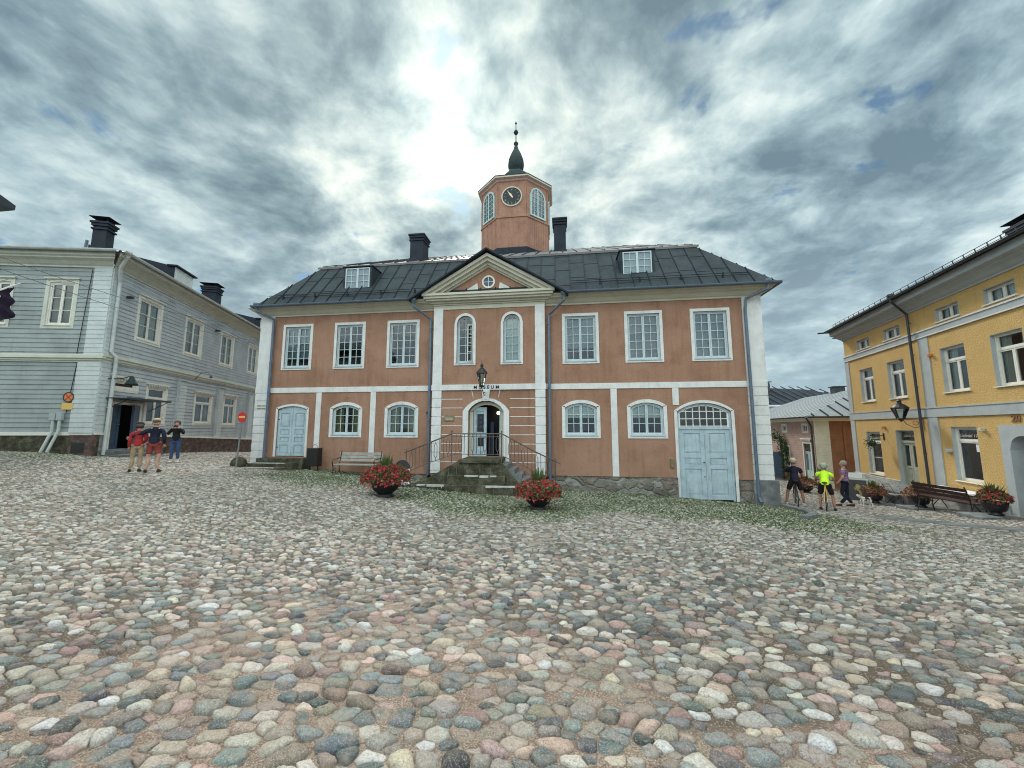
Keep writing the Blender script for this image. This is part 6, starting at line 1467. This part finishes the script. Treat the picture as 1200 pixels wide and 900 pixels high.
# picture board
ex, ey = onR(-3.35, 1.5); ez = gh(ex, ey); T = frameM((ex, ey, 0), radians(-38)); eb = thing('picture_board', 'framed dark pavement board showing a pale figure, white card on top', 'sign board', (ex, ey, ez))
def tilt(x, zz, o=0): return (x, .30 * zz - o, ez + zz)
q = MB(T); q.prism([tilt(-.40, -.02), tilt(.40, -.02), tilt(.40, 1.05), tilt(-.40, 1.05)], (0, .03, 0)); q.build('panel', 'black_paint', eb)
q = MB(T)
for (x0, x1, za_, zb2) in ((-.40, -.34, 0, 1.05), (.34, .40, 0, 1.05), (-.34, .34, 0, .10), (-.34, .34, .99, 1.05)): q.prism([tilt(x0, za_, .012), tilt(x1, za_, .012), tilt(x1, zb2, .012), tilt(x0, zb2, .012)], (0, .012, 0))
q.build('frame', 'cream_wood', eb)
q = MB(T); q.prism([tilt(.02 + .10 * cos(t) * (1 + .3 * sin(2 * t)), .66 + .14 * sin(t), .004) for t in [i * 2 * pi / 16 for i in range(16)]], (0, .003, 0)); q.prism([tilt(.05, .55, .004), tilt(.14, .55, .004), tilt(.16, .32, .004), tilt(.10, .30, .004)], (0, .003, 0)); q.build('painted_figure', 'plaque_print' if 'plaque_print' in MATS else 'cloth_ochre', eb)
q = MB(T); q.prism([tilt(-.26, 1.07, .02), tilt(.22, 1.07, .02), tilt(.20, 1.30, .02), tilt(-.28, 1.30, .02)], (0, .01, 0)); q.build('card', 'paper', eb)
q = MB(T); q.tube([(-.3, .62, ez - .03), (-.3, .30, ez + .95)], .014, 5); q.tube([(.3, .62, ez - .03), (.3, .30, ez + .95)], .014, 5); q.build('prop', 'bench_brown', eb)
# motor scooter at the far right, partly out of frame
mat('scooter_blue', (.015, .03, .13), .3, .1, 4, spec=.6)
mx_, my_ = onR(4.75, .8); mz = gh(mx_, my_); T = frameM((mx_, my_, mz), atan2(-.9801, -.1987)); mo = thing('motor_scooter', 'dark blue motor scooter parked before the arched gateway at right edge', 'scooter', (mx_, my_, mz))
for x in (-.62, .62): q = MB(T); q.T = T @ Matrix.Translation((x, 0, .23)) @ Matrix.Rotation(pi / 2, 4, 'X'); q.lathe([(.12, -.05), (.19, -.06), (.23, -.03), (.23, .03), (.19, .06), (.12, .05)], (0, 0, 0), 20); q.build('wheel', 'black_paint', mo, smooth=True)
q = MB(T); q.lathe([(.02, .25), (.20, .32), (.25, .55), (.20, .80), (.05, .86)], (-.42, 0, 0), 14); q.box(-.4, .35, -.16, .16, .25, .34); q.lathe([(.05, .3), (.22, .34), (.25, .5), (.20, .68), (.08, .72)], (.45, 0, 0), 14); q.build('body', 'scooter_blue', mo, smooth=True)
q = MB(T); q.prism([(.05, -.14, .70), (.85, -.14, .74), (.85, -.14, .82), (.1, -.14, .80)], (0, .28, 0)); q.build('saddle', 'black_paint', mo, bevel=.02)
q = MB(T); q.tube([(-.60, 0, .23), (-.45, 0, .95)], .025, 6); q.tube([(-.42, -.32, 1.0), (-.46, -.12, .96), (-.46, .12, .96), (-.42, .32, 1.0)], .018, 6); q.build('handlebar', 'iron', mo)
# ivy over the garden gate, and the gate
gt_ = thing('garden_gate', 'dark blue boarded gate under the ivy arch next to the pink house', 'gate', tuple(TP @ Vector((-5.0, -1.0, -2.9))))
TGt = TP @ frameM((-5.3, -.75, 0), radians(35))
for x0 in (-.72, .02): q = MB(TGt); q.box(x0, x0 + .70, 0, .05, -2.9, -.95); [q.box(x0 + .05 + k * .16, x0 + .06 + k * .16, -.01, .0, -2.8, -1.0) for k in range(5)]; q.build('gate_leaf', 'navy_door2', gt_)
for x0 in (-.85, .75): q = MB(TGt); q.box(x0, x0 + .12, -.04, .1, -3.1, .1); q.build('post', 'gutter_dark', gt_)
iv = thing('ivy_arch', 'dense green ivy arching over the blue gate', 'climbing plant', tuple(TGt @ Vector((0, 0, -2.9))))
q = MB(TGt); rg_ = random.Random(8); stem = MB(TGt)
for i in range(2600):
    a = rg_.uniform(-.25, pi + .25); rad = 1.15 + rg_.gauss(0, .20); p = Vector((rad * cos(a), rg_.gauss(0, .2), -.75 + .95 * rad * sin(a) + rg_.gauss(0, .08)))
    if rg_.random() < .42: s_ = rg_.choice((-1, 1, 1)); p = Vector((s_ * (1.12 + rg_.gauss(0, .16)), rg_.gauss(0, .18), rg_.uniform(-2.9, -.6)))
    d1 = Vector((rg_.gauss(0, 1), rg_.gauss(0, 1), rg_.gauss(0, 1))).normalized(); d2 = d1.orthogonal().normalized(); s = rg_.uniform(.04, .075)
    q.add([p - d1 * s, p + d2 * s * .6, p + d1 * s, p - d2 * s * .6], [(0, 1, 2, 3)])
q.build('foliage', 'leaf', iv)
for s in (-1, 1): stem.tube([(s * 1.12, 0, -3.1), (s * 1.08, 0, -1.6), (s * 1.0, 0, -.5), (s * .6, 0, .15), (0, 0, .32)], .03, 6)
stem.build('stem', 'bench_wood', iv)
# kerb stones: raised corner of the pavement at the museum, gutter line of slabs in the street
q = MB(); pts = [(10.75, .3), (10.65, -.9), (10.45, -2.0), (10.05, -2.9), (9.4, -3.6)]
for (a, b) in zip(pts, pts[1:]):
    for k in range(2):
        p0 = Vector((*a, 0)).lerp(Vector((*b, 0)), k / 2 + .01); p1 = Vector((*a, 0)).lerp(Vector((*b, 0)), (k + 1) / 2 - .01); p0.z = gh(p0.x, p0.y) + .03; p1.z = gh(p1.x, p1.y) + .03; q.bar(p0, p1, .20, .14)
kb = q.build('kerb_stones', 'slab_stone', None, bevel=.02); kb['kind'] = 'structure'
q = MB(); rr = random.Random(2); x, y = 12.2, -2.1
while x < 17:
    L = rr.uniform(.25, .5); nx_, ny_ = x + L * .53, y - L * .85
    if y > -8.5:
        for o_ in (-.13, .13):
            q.bar((x + o_ * .85, y + o_ * .53, gh(x, y) + .012), (nx_ + o_ * .85 - .01, ny_ + o_ * .53, gh(nx_, ny_) + .012), .24, .05)
    x, y = nx_, ny_
    if y < -8: break
gl_ = q.build('gutter_slabs', 'slab_stone', None, bevel=.008); gl_['kind'] = 'structure'

# ------------------------------------------------------------------ people
mat('skin', (.50, .30, .22), .6, .10, 8); mat('skin_tan', (.36, .19, .13), .6, .12, 8)
mat('cloth_navy', (.012, .016, .035), .85, .2, 9, .3, 40); mat('cloth_black', (.012, .012, .015), .85, .2, 9, .3, 40); mat('cloth_red', (.36, .03, .03), .85, .15, 9, .3, 40)
mat('cloth_brick', (.26, .055, .045), .85, .18, 9, .3, 40); mat('cloth_khaki', (.36, .27, .17), .85, .15, 9, .3, 40); mat('cloth_jeans', (.045, .085, .19), .85, .25, 9, .3, 40)
mat('cloth_neon', (.55, .95, .03), .8, .08, 9, .2, 40); mat('cap_tan', (.42, .34, .22), .85, .15, 12, .2, 60); mat('hair_grey', (.30, .28, .26), .9, .25, 30); mat('hair_brown', (.10, .06, .04), .9, .25, 30)
mat('helmet_beige', (.55, .46, .28), .5, .1, 12); mat('helmet_green', (.30, .36, .26), .5, .1, 12); mat('shoe_white', (.6, .6, .58), .7, .1, 12); mat('shoe_dark', (.03, .025, .022), .7, .2, 12); mat('fur_white', (.68, .66, .60), .95, .12, 14, .5, 50); mat('fur_black', (.03, .028, .026), .95, .2, 14, .5, 50)
def plaid():
    m = bpy.data.materials.new('plaid_shirt'); m.use_nodes = True; nt = m.node_tree; b = nt.nodes['Principled BSDF']; g = G(nt)
    x, y, z = g.sep(g.n('ShaderNodeTexCoord').outputs['Object'])
    a = g.m('GREATER_THAN', g.m('FRACT', g.m('MULTIPLY', z, 16)), .6); c = g.m('GREATER_THAN', g.m('FRACT', g.m('MULTIPLY', g.m('ADD', x, g.m('MULTIPLY', y, .5)), 18)), .62)
    col = g.mix(g.m('MULTIPLY', a, .5), (.20, .11, .20, 1), (.42, .30, .36, 1)); col = g.mix(g.m('MULTIPLY', c, .5), col, (.06, .05, .14, 1))
    g.put(b.inputs['Base Color'], col); b.inputs['Roughness'].default_value = .85; MATS['plaid'] = m
plaid()
def skin_mesh(V, E, R, root, sub=2):
    me = bpy.data.meshes.new('tmp'); me.from_pydata(V, E, []); ob = bpy.data.objects.new('tmp', me); COL.objects.link(ob)
    md = ob.modifiers.new('s', 'SKIN'); md.use_smooth_shade = True; md.branch_smoothing = .6
    sv = me.skin_vertices[0].data
    for i, r in enumerate(R): sv[i].radius = (r, r); sv[i].use_root = (i == root)
    s2 = ob.modifiers.new('u', 'SUBSURF'); s2.levels = sub; s2.render_levels = sub
    out = bpy.data.meshes.new_from_object(ob.evaluated_get(bpy.context.evaluated_depsgraph_get())); bpy.data.objects.remove(ob)
    vs = [tuple(v.co) for v in out.vertices]; fs = [tuple(p.vertices) for p in out.polygons]; bpy.data.meshes.remove(out); return vs, fs
def skel(J, chains, scale=1.0, grow=0.0):
    idx = {}; V = []; R = []; E = []
    for ch in chains:
        for k in ch:
            if k not in idx: idx[k] = len(V); V.append(tuple(c * scale for c in J[k][0])); R.append((J[k][1] + grow) * scale)
        for a, b in zip(ch, ch[1:]): E.append((idx[a], idx[b]))
    return V, E, R, idx
BASE = dict(pelvis=((0, 0, .96), .115), belly=((0, .005, 1.10), .130), chest=((0, .005, 1.27), .142), upper=((0, -.005, 1.385), .115), nb=((0, -.01, 1.46), .072), neck=((0, .005, 1.505), .058),
            jaw=((0, .025, 1.56), .078), head=((0, .02, 1.645), .096), crown=((0, .005, 1.705), .078),
            clL=((-.11, -.005, 1.375), .086), clR=((.11, -.005, 1.375), .086), shL=((-.185, 0, 1.36), .066), shR=((.185, 0, 1.36), .066),
            elL=((-.225, -.03, 1.10), .042), elR=((.225, -.03, 1.10), .042), wrL=((-.23, .05, .86), .028), wrR=((.23, .05, .86), .028), haL=((-.225, .08, .79), .032), haR=((.225, .08, .79), .032),
            hiL=((-.085, 0, .90), .098), hiR=((.085, 0, .90), .098), thL=((-.095, .01, .72), .080), thR=((.095, .01, .72), .080), knL=((-.10, .02, .50), .056), knR=((.10, .02, .50), .056),
            caL=((-.10, -.005, .34), .056), caR=((.10, -.005, .34), .056), anL=((-.105, -.02, .09), .036), anR=((.105, -.02, .09), .036), toL=((-.115, .13, .035), .032), toR=((.115, .13, .035), .032))
def person(label, loc, rz, H, pose, top, tm, legs, lm, skin='skin', shoes='shoe_dark', head=None, hm=None, long_sleeve=True, shorts=False, jacket=False, hands=None, name='person'):
    J = dict(BASE)
    for k, v in pose.items(): J[k] = (v, BASE[k][1])
    for s in 'LR':      # follow-on joints of a moved limb
        if 'wr' + s in pose and 'ha' + s not in pose:
            w = Vector(J['wr' + s][0]); e = Vector(J['el' + s][0]); h = w + (w - e).normalized() * .075; J['ha' + s] = (tuple(h), .032)
        if 'an' + s in pose and 'to' + s not in pose: a = J['an' + s][0]; J['to' + s] = ((a[0] * 1.1, a[1] + .15, max(a[2] - .055, .03)), .032)
    sc = H / 1.78; root = thing(name, label, 'person', loc); root.rotation_euler = (0, 0, rz)
    def mk(nm, vs, fs, m, smooth=True):
        me = bpy.data.meshes.new(nm); me.from_pydata(vs, [], fs); me.materials.append(MATS[m]); me.polygons.foreach_set('use_smooth', [smooth] * len(me.polygons)); me.update()
        o = bpy.data.objects.new(nm, me); COL.objects.link(o); o.parent = root; return o
    arms = [['upper', 'cl' + s, 'sh' + s, 'el' + s, 'wr' + s, 'ha' + s] for s in 'LR']; lg = [['pelvis', 'hi' + s, 'th' + s, 'kn' + s, 'ca' + s, 'an' + s, 'to' + s] for s in 'LR']
    V, E, R, ix = skel(J, [['pelvis', 'belly', 'chest', 'upper', 'nb', 'neck', 'jaw', 'head', 'crown']] + arms + lg, sc)
    vs, fs = skin_mesh(V, E, R, ix['pelvis'])
    b = MB(); b.V = list(vs); b.F = list(fs)
    hd = Vector(J['head'][0]) * sc; dn = hd - Vector(BASE['head'][0]) * sc
    def face(x, y, z): return tuple(Vector((x, y, z)) * sc + dn)
    b.tube([face(0, .10, 1.665), face(0, .125, 1.625), face(0, .105, 1.612)], [.008, .016, .006], 6)
    b.tube([face(-.022, .096, 1.585), face(0, .103, 1.586), face(.022, .096, 1.585)], .006, 5)
    for s in (-1, 1): b.tube([face(s * .092, .01, 1.675), face(s * .102, .0, 1.65), face(s * .09, .01, 1.62)], .010, 5)
    for s in 'LR':      # palm with five unequal bent fingers
        w = Vector(J['wr' + s][0]) * sc; h = Vector(J['ha' + s][0]) * sc; d_ = (h - w).normalized(); sd = d_.cross(Vector((0, 1, 0))); sd = sd.normalized() if sd.length > .2 else Vector((1, 0, 0)); nn = sd.cross(d_).normalized()
        sg_ = 1 if s == 'L' else -1
        for i, (L, o_) in enumerate(((.060, -.030), (.068, -.010), (.064, .010), (.050, .028))):
            p0 = h + sd * o_ * sc; p1 = p0 + (d_ * .85 + nn * .25) * L * .55 * sc; p2 = p1 + (d_ * .55 + nn * .7) * L * .55 * sc; b.tube([p0 - d_ * .02, p1, p2], [.010 * sc, .009 * sc, .007 * sc], 5)
        p0 = h - d_ * .035 * sc + sd * -.03 * sg_ * sc; p1 = p0 + (d_ * .6 - sd * sg_ * .7) * .035 * sc; b.tube([p0, p1, p1 + (d_ * .8 + nn * .5) * .028 * sc], [.012 * sc, .010 * sc, .008 * sc], 5)
    mk('body', b.V, b.F, skin)
    e = MB()
    for s in (-1, 1): e.lathe([(0, -.007), (.007, 0), (0, .007)], face(s * .033, .099, 1.655), 8)
    mk('eyes', e.V, e.F, 'shoe_dark')
    # clothes: grown from the same joints, a little larger
    def cloth(nm, chains, grow, m, rad=None, rt='pelvis', cut=None):
        JJ = dict(J)
        if cut: JJ.update(cut)
        if rad:
            for k, r in rad.items(): JJ[k] = (JJ[k][0], r)
        V, E, R, ix = skel(JJ, chains, sc, grow); vs, fs = skin_mesh(V, E, R, ix[rt]); return mk(nm, vs, fs, m)
    lerp = lambda a, b_, t: tuple(Vector(J[a][0]).lerp(Vector(J[b_][0]), t))
    cut = {}
    for s in 'LR':
        cut['cf' + s] = (lerp('el' + s, 'wr' + s, .93), .032) if long_sleeve else (lerp('sh' + s, 'el' + s, .66), .054)
        cut['sk' + s] = (lerp('th' + s, 'kn' + s, .72), .078); cut['lc' + s] = (lerp('ca' + s, 'an' + s, .88), .050); cut['hem' + s] = (tuple(Vector(J['hi' + s][0]) + Vector((.01 * (-1 if s == 'L' else 1), 0, .0))), .112)
    cut['low'] = (tuple(Vector(J['pelvis'][0]) + Vector((0, 0, -.07 if jacket else -.03))), .142)
    cut['collar'] = (tuple(Vector(J['nb'][0]).lerp(Vector(J['neck'][0]), .55)), .056)
    ac = [['upper', 'cl' + s, 'sh' + s] + (['el' + s] if long_sleeve else []) + ['cf' + s] for s in 'LR']
    hem = []
    cloth(top, [['low', 'pelvis', 'belly', 'chest', 'upper', 'nb', 'collar']] + ac + hem, .016, tm, {'nb': .072, 'pelvis': .144, 'belly': .138}, 'chest', cut)
    if shorts: cloth(legs, [['pelvis', 'hi' + s, 'th' + s, 'sk' + s] for s in 'LR'], .014, lm, {'pelvis': .10, 'hiL': .090, 'hiR': .090}, 'pelvis', cut)
    else: cloth(legs, [['pelvis', 'hi' + s, 'th' + s, 'kn' + s, 'ca' + s, 'lc' + s] for s in 'LR'], .013, lm, {'pelvis': .10, 'hiL': .090, 'hiR': .090}, 'pelvis', cut)
    for s in 'LR':
        a, t_ = Vector(J['an' + s][0]), Vector(J['to' + s][0]); q = MB(); d_ = (t_ - a); d_.z = 0; d_ = d_.normalized(); w = Vector((-d_.y, d_.x, 0)); z0 = min(a.z - .09, t_.z - .035)
        pts = []
        for (f, ww, h) in ((-.06, .030, .075), (-.03, .042, .10), (.04, .044, .085), (.12, .048, .06), (.18, .044, .045), (.215, .022, .03)):
            c = a + d_ * f; pts.append([Vector((c.x, c.y, z0)) - w * ww, Vector((c.x, c.y, z0)) + w * ww, Vector((c.x, c.y, z0 + h)) + w * ww * .75, Vector((c.x, c.y, z0 + h)) - w * ww * .75])
        vs = [tuple(v * sc) for p in pts for v in p]; n = len(pts); fs = [(0, 3, 2, 1), tuple(4 * (n - 1) + i for i in range(4))] + [(4 * i + j, 4 * i + (j + 1) % 4, 4 * i + 4 + (j + 1) % 4, 4 * i + 4 + j) for i in range(n - 1) for j in range(4)]
        o = mk('shoe', vs, fs, shoes); sb = o.modifiers.new('b', 'BEVEL'); sb.width = .01; sb.segments = 2
    if head:
        q = MB(); c = face(0, 0, 0)
        if head == 'cap':
            q.lathe([(.103, .0), (.106, .03), (.095, .075), (.06, .105), (.0, .115)], face(0, .015, 1.665), 16); q.prism([face(-.07, .09, 1.672), face(.07, .09, 1.672), face(.05, .18, 1.660), face(-.05, .18, 1.660)], (0, 0, .012)); q.tube([face(-.088, -.03, 1.60), face(-.06, -.085, 1.60), face(0, -.10, 1.60), (face(.06, -.085, 1.60)), face(.088, -.03, 1.60)], .028, 6)
        elif head == 'helmet':
            q.lathe([(.112, .0), (.120, .03), (.108, .085), (.07, .12), (.0, .132)], face(0, .01, 1.66), 16)
            for k in (-1, 0, 1): q.tube([face(k * .05, .10, 1.73), face(k * .045, .0, 1.795), face(k * .05, -.09, 1.72)], .012, 5)
        else:
            q.lathe([(.085, -.075), (.103, -.02), (.104, .035), (.088, .08), (.05, .105), (.0, .112)], face(0, -.022, 1.655), 14)
        mk('hair' if head == 'hair' else head, q.V, q.F, hm)
        if head != 'hair':
            q = MB(); q.lathe([(.080, -.075), (.096, -.03), (.099, .02), (.08, .05)], face(0, -.024, 1.655), 14); mk('hair', q.V, q.F, 'hair_grey' if head == 'helmet' else 'hair_brown')
    return root
def ground_at(x, y): return (x, y, gh(x, y) + .02)
# the couple in front of the grey house
hdg = lambda dx_, dy_: atan2(-dx_, dy_)
vx, vy = -10.15, -4.35; a_ = hdg(-2.3, 2.7)
person('man in navy top, red shorts and tan cap, arm round his companion', ground_at(vx, vy), a_, 1.74,
       dict(elL=(-.40, .0, 1.24), wrL=(-.60, .06, 1.14), elR=(.25, -.07, 1.12), wrR=(.24, .03, .90), knL=(-.13, .03, .50), knR=(.14, .0, .50), anL=(-.15, -.02, .09), anR=(.17, -.02, .09), hiL=(-.095, 0, .90), hiR=(.095, 0, .90)),
       'jumper', 'cloth_navy', 'shorts', 'cloth_brick', shoes='shoe_dark', head='cap', hm='cap_tan', shorts=True, skin='skin')
px_, py_ = vx + .40 * cos(a_ + pi) - .08 * sin(a_), vy + .40 * sin(a_ + pi) + .08 * cos(a_)
person('shorter companion in red jacket and khaki trousers held round the shoulders', ground_at(px_, py_), a_ + .05, 1.56,
       dict(elR=(.21, .02, 1.12), wrR=(.12, .14, 1.02), knL=(-.12, .03, .5), anL=(-.15, -.02, .09), anR=(.10, -.02, .09)),
       'jacket', 'cloth_red', 'trousers', 'cloth_khaki', head='cap', hm='cloth_navy', jacket=True, shoes='shoe_dark')
fx, fy = -12.15, -1.95; pa = hdg(2.2, -2.6)
ph = person('woman in black jacket and blue jeans raising a camera to photograph', ground_at(fx, fy), pa, 1.62,
       dict(elL=(-.26, .14, 1.20), wrL=(-.09, .30, 1.47), elR=(.27, .12, 1.18), wrR=(.09, .30, 1.47), knL=(-.11, .03, .5), anL=(-.12, -.02, .09), anR=(.12, -.02, .09), haL=(-.06, .31, 1.52), haR=(.06, .31, 1.52)),
       'jacket', 'cloth_black', 'jeans', 'cloth_jeans', shoes='shoe_white', head='hair', hm='hair_brown', jacket=True)
q = MB(Matrix.Translation(Vector(ground_at(fx, fy))) @ Matrix.Rotation(pa, 4, 'Z')); q.box(-.06, .06, .25, .31, 1.36, 1.44); q.lathe([(.03, 0), (.03, .05), (.0, .05)], (0, .30, 1.38), 12)
cm = q.build('camera_device', 'black_paint', None, bevel=.006); cm.name = 'photo_camera'; tag(cm, 'small black camera held up before the face of the woman in jeans', 'camera'); centre(cm)
# cyclists and the man with a dog
def bicycle(loc, rz, frame_m, label):
    b = thing('bicycle', label, 'bicycle', loc, 'bicycles of the two riders'); T = Matrix.Translation(Vector(loc)) @ Matrix.Rotation(rz, 4, 'Z')
    for y in (-.50, .54):
        q = MB(T); n = 28
        q.tube([(0, y + .33 * cos(2 * pi * k / n), .34 + .33 * sin(2 * pi * k / n)) for k in range(n + 1)], .016, 6, cap=False); w = q.build('wheel', 'black_paint', b)
        q = MB(T); q.tube([(0, y + .305 * cos(2 * pi * k / n), .34 + .305 * sin(2 * pi * k / n)) for k in range(n + 1)], .008, 5, cap=False); q.build('rim', 'steel', w)
        q = MB(T); [q.tube([(0.02 * (1 if k % 2 else -1), y, .34), (0, y + .3 * cos(2 * pi * k / 16), .34 + .3 * sin(2 * pi * k / 16))], .002, 3) for k in range(16)]; q.tube([(-.04, y, .34), (.04, y, .34)], .02, 8); q.build('spoke', 'steel', w)
    q = MB(T)
    for a, c in (((0, -.12, .30), (0, -.22, .86)), ((0, -.12, .30), (0, .38, .78)), ((0, -.21, .80), (0, .36, .86)), ((0, .35, .92), (0, .42, .62))): q.tube([a, c], .017, 6)
    for s in (-.045, .045):
        q.tube([(s * .5, -.12, .30), (s, -.50, .34)], .010, 5); q.tube([(s * .4, -.21, .80), (s, -.50, .34)], .010, 5); q.tube([(s * .7, .42, .64), (s, .54, .34)], .012, 5)
    q.build('frame', frame_m, b)
    q = MB(T); q.tube([(-.27, .34, .98), (-.1, .38, 1.0), (.1, .38, 1.0), (.27, .34, .98)], .014, 6); q.tube([(0, .35, .92), (0, .38, 1.0)], .014, 6); q.build('handlebar', 'black_paint', b)
    q = MB(T); q.prism([(-.075, -.36, .93), (.075, -.36, .93), (.03, -.16, .93), (.02, -.06, .93), (-.02, -.06, .93), (-.03, -.16, .93)], (0, 0, .045)); q.tube([(0, -.22, .84), (0, -.23, .94)], .013, 6); q.build('saddle', 'black_paint', b, bevel=.01)
    q = MB(T); q.lathe([(.09, -.006), (.09, .006)], (0, 0, 0), 4) if False else q.tube([(-.09, -.12, .30), (.09, -.12, .30)], .015, 6); q.tube([(.09, -.12, .30), (.09, -.02, .18)], .01, 5); q.tube([(-.09, -.12, .30), (-.09, -.22, .42)], .01, 5); q.box(.06, .14, -.06, .02, .165, .185); q.box(-.14, -.06, -.26, -.18, .41, .43); q.build('crank', 'steel', b)
    return b
c1 = (11.75, .95); r1 = radians(-25); c2 = (12.05, -.25); r2_ = radians(-33)
bicycle(ground_at(*c1), r1, 'black_paint', 'dark bicycle under the rider in navy shirt'); bicycle(ground_at(*c2), r2_, 'sign_yellow', 'yellow framed bicycle under the rider in neon shirt')
person('cyclist in navy shirt, black shorts and beige helmet astride a dark bicycle', ground_at(*c1), r1, 1.78,
       dict(pelvis=(0, -.02, .94), belly=(0, .02, 1.08), chest=(0, .07, 1.25), upper=(0, .09, 1.36), nb=(0, .11, 1.44), neck=(0, .13, 1.50), jaw=(0, .17, 1.56), head=(0, .16, 1.62), crown=(0, .15, 1.68),
            clL=(-.10, .09, 1.37), clR=(.10, .09, 1.37), shL=(-.19, .10, 1.35), shR=(.19, .10, 1.35), elL=(-.25, .18, 1.12), elR=(.25, .18, 1.12), wrL=(-.24, .33, 1.02), wrR=(.24, .33, 1.02), haL=(-.25, .37, 1.0), haR=(.25, .37, 1.0),
            hiL=(-.10, -.02, .88), hiR=(.10, -.02, .88), thL=(-.17, 0, .70), thR=(.15, 0, .70), knL=(-.24, .03, .48), knR=(.19, .03, .48), caL=(-.27, .0, .33), caR=(.21, 0, .33), anL=(-.30, -.02, .09), anR=(.23, -.02, .09)),
       'shirt', 'cloth_navy', 'shorts', 'cloth_black', skin='skin_tan', shoes='shoe_white', head='helmet', hm='helmet_beige', long_sleeve=False, shorts=True)
person('cyclist in neon yellow shirt, black shorts and pale helmet astride a bicycle', ground_at(*c2), r2_, 1.66,
       dict(pelvis=(0, -.05, .93), belly=(0, .03, 1.06), chest=(0, .12, 1.21), upper=(0, .17, 1.31), nb=(0, .20, 1.39), neck=(0, .23, 1.44), jaw=(0, .28, 1.50), head=(0, .27, 1.56), crown=(0, .26, 1.62),
            clL=(-.10, .17, 1.32), clR=(.10, .17, 1.32), shL=(-.20, .18, 1.30), shR=(.20, .18, 1.30), elL=(-.27, .25, 1.10), elR=(.27, .25, 1.10), wrL=(-.25, .40, 1.04), wrR=(.25, .40, 1.04), haL=(-.26, .42, 1.05), haR=(.26, .42, 1.05),
            hiL=(-.10, -.04, .88), hiR=(.10, -.04, .88), thL=(-.15, -.01, .70), thR=(.15, -.01, .70), knL=(-.17, .03, .48), knR=(.19, .03, .48), caL=(-.18, 0, .33), caR=(.20, 0, .33), anL=(-.18, -.02, .09), anR=(.22, -.02, .09)),
       'shirt', 'cloth_neon', 'shorts', 'cloth_black', skin='skin_tan', shoes='shoe_dark', head='helmet', hm='helmet_green', long_sleeve=False, shorts=True)
m1 = (14.0, 1.75)
person('man in purple plaid shirt and navy trousers standing with his dog', ground_at(*m1), radians(50), 1.78,
       dict(elR=(.25, -.05, 1.11), wrR=(.27, .02, .87), elL=(-.24, .02, 1.11), wrL=(-.20, .14, .96), knL=(-.10, .10, .5), anL=(-.12, .18, .09), knR=(.12, -.03, .5), anR=(.16, -.16, .09), thL=(-.09, .05, .72), thR=(.10, -.01, .72)),
       'shirt', 'plaid', 'trousers', 'cloth_navy', head='hair', hm='hair_grey', long_sleeve=False, jacket=True, skin='skin')
# dog
dx0, dy0 = 14.85, 2.0; dz0 = gh(dx0, dy0) + .02; dg_ = thing('dog', 'small white and black dog standing beside the man in plaid', 'dog', (dx0, dy0, dz0)); dg_.rotation_euler = (0, 0, radians(185))
DJ = dict(hip=((-.17, 0, .30), .068), mid=((0, 0, .295), .070), chest=((.15, 0, .30), .082), nk=((.22, 0, .36), .055), hd=((.28, 0, .43), .055), mz=((.355, 0, .41), .028), tl=((-.24, 0, .35), .018), tl2=((-.29, 0, .44), .012))
for s, y in (('L', .055), ('R', -.055)):
    DJ['s' + s] = ((.15, y, .23), .040); DJ['e' + s] = ((.13, y, .14), .024); DJ['f' + s] = ((.145, y, .025), .020); DJ['p' + s] = ((.17, y, .018), .018)
    DJ['t' + s] = ((-.17, y, .23), .048); DJ['k' + s] = ((-.12, y, .17), .030); DJ['h' + s] = ((-.21, y, .10), .018); DJ['g' + s] = ((-.19, y, .022), .018); DJ['q' + s] = ((-.165, y, .018), .018)
ch = [['mid', 'hip', 'tl', 'tl2'], ['mid', 'chest', 'nk', 'hd', 'mz']] + [['chest', 's' + s, 'e' + s, 'f' + s, 'p' + s] for s in 'LR'] + [['hip', 't' + s, 'k' + s, 'h' + s, 'g' + s, 'q' + s] for s in 'LR']
V, E, R, ix = skel(DJ, ch); vs, fs = skin_mesh(V, E, R, ix['mid'])
def local(nm, q, m, par):
    me = bpy.data.meshes.new(nm); me.from_pydata(q.V, [], q.F); me.materials.append(MATS[m]); me.polygons.foreach_set('use_smooth', [True] * len(me.polygons)); o = bpy.data.objects.new(nm, me); COL.objects.link(o); o.parent = par; return o
b = MB(); b.V = vs; b.F = fs
for s in (-1, 1): b.add([(.26, s * .045, .47), (.30, s * .05, .46), (.27, s * .075, .41)], [(0, 1, 2)])
bo_ = local('body', b, 'fur_white', dg_); bo_.data.materials.append(MATS['fur_black'])
for p in bo_.data.polygons:
    c = p.center
    if (-.10 < c.x < .07 and c.z > .27) or (c.x < -.16 and c.z > .26) or (c.x > .24 and c.y < .0 and c.z > .40) or (c.x > .36): p.material_index = 1
q = MB(); q.tube([(.215 + .0, .058 * cos(t), .37 + .058 * sin(t)) for t in [i * pi / 6 for i in range(13)]], .008, 5); local('collar', q, 'sign_red', dg_)
q = MB(); la = Vector((dx0 - .22, dy0 - .02, dz0 + .40)); lb2 = Vector((m1[0] + .20, m1[1] - .18, gh(*m1) + .98)); q.tube([la.lerp(lb2, t) - Vector((0, 0, .12 * 4 * t * (1 - t) * .5)) for t in [i / 8 for i in range(9)]], .006, 4); ls = q.build('dog_leash', 'cloth_black', None); tag(ls, 'thin dark leash between the man in plaid and his dog', 'leash'); centre(ls)
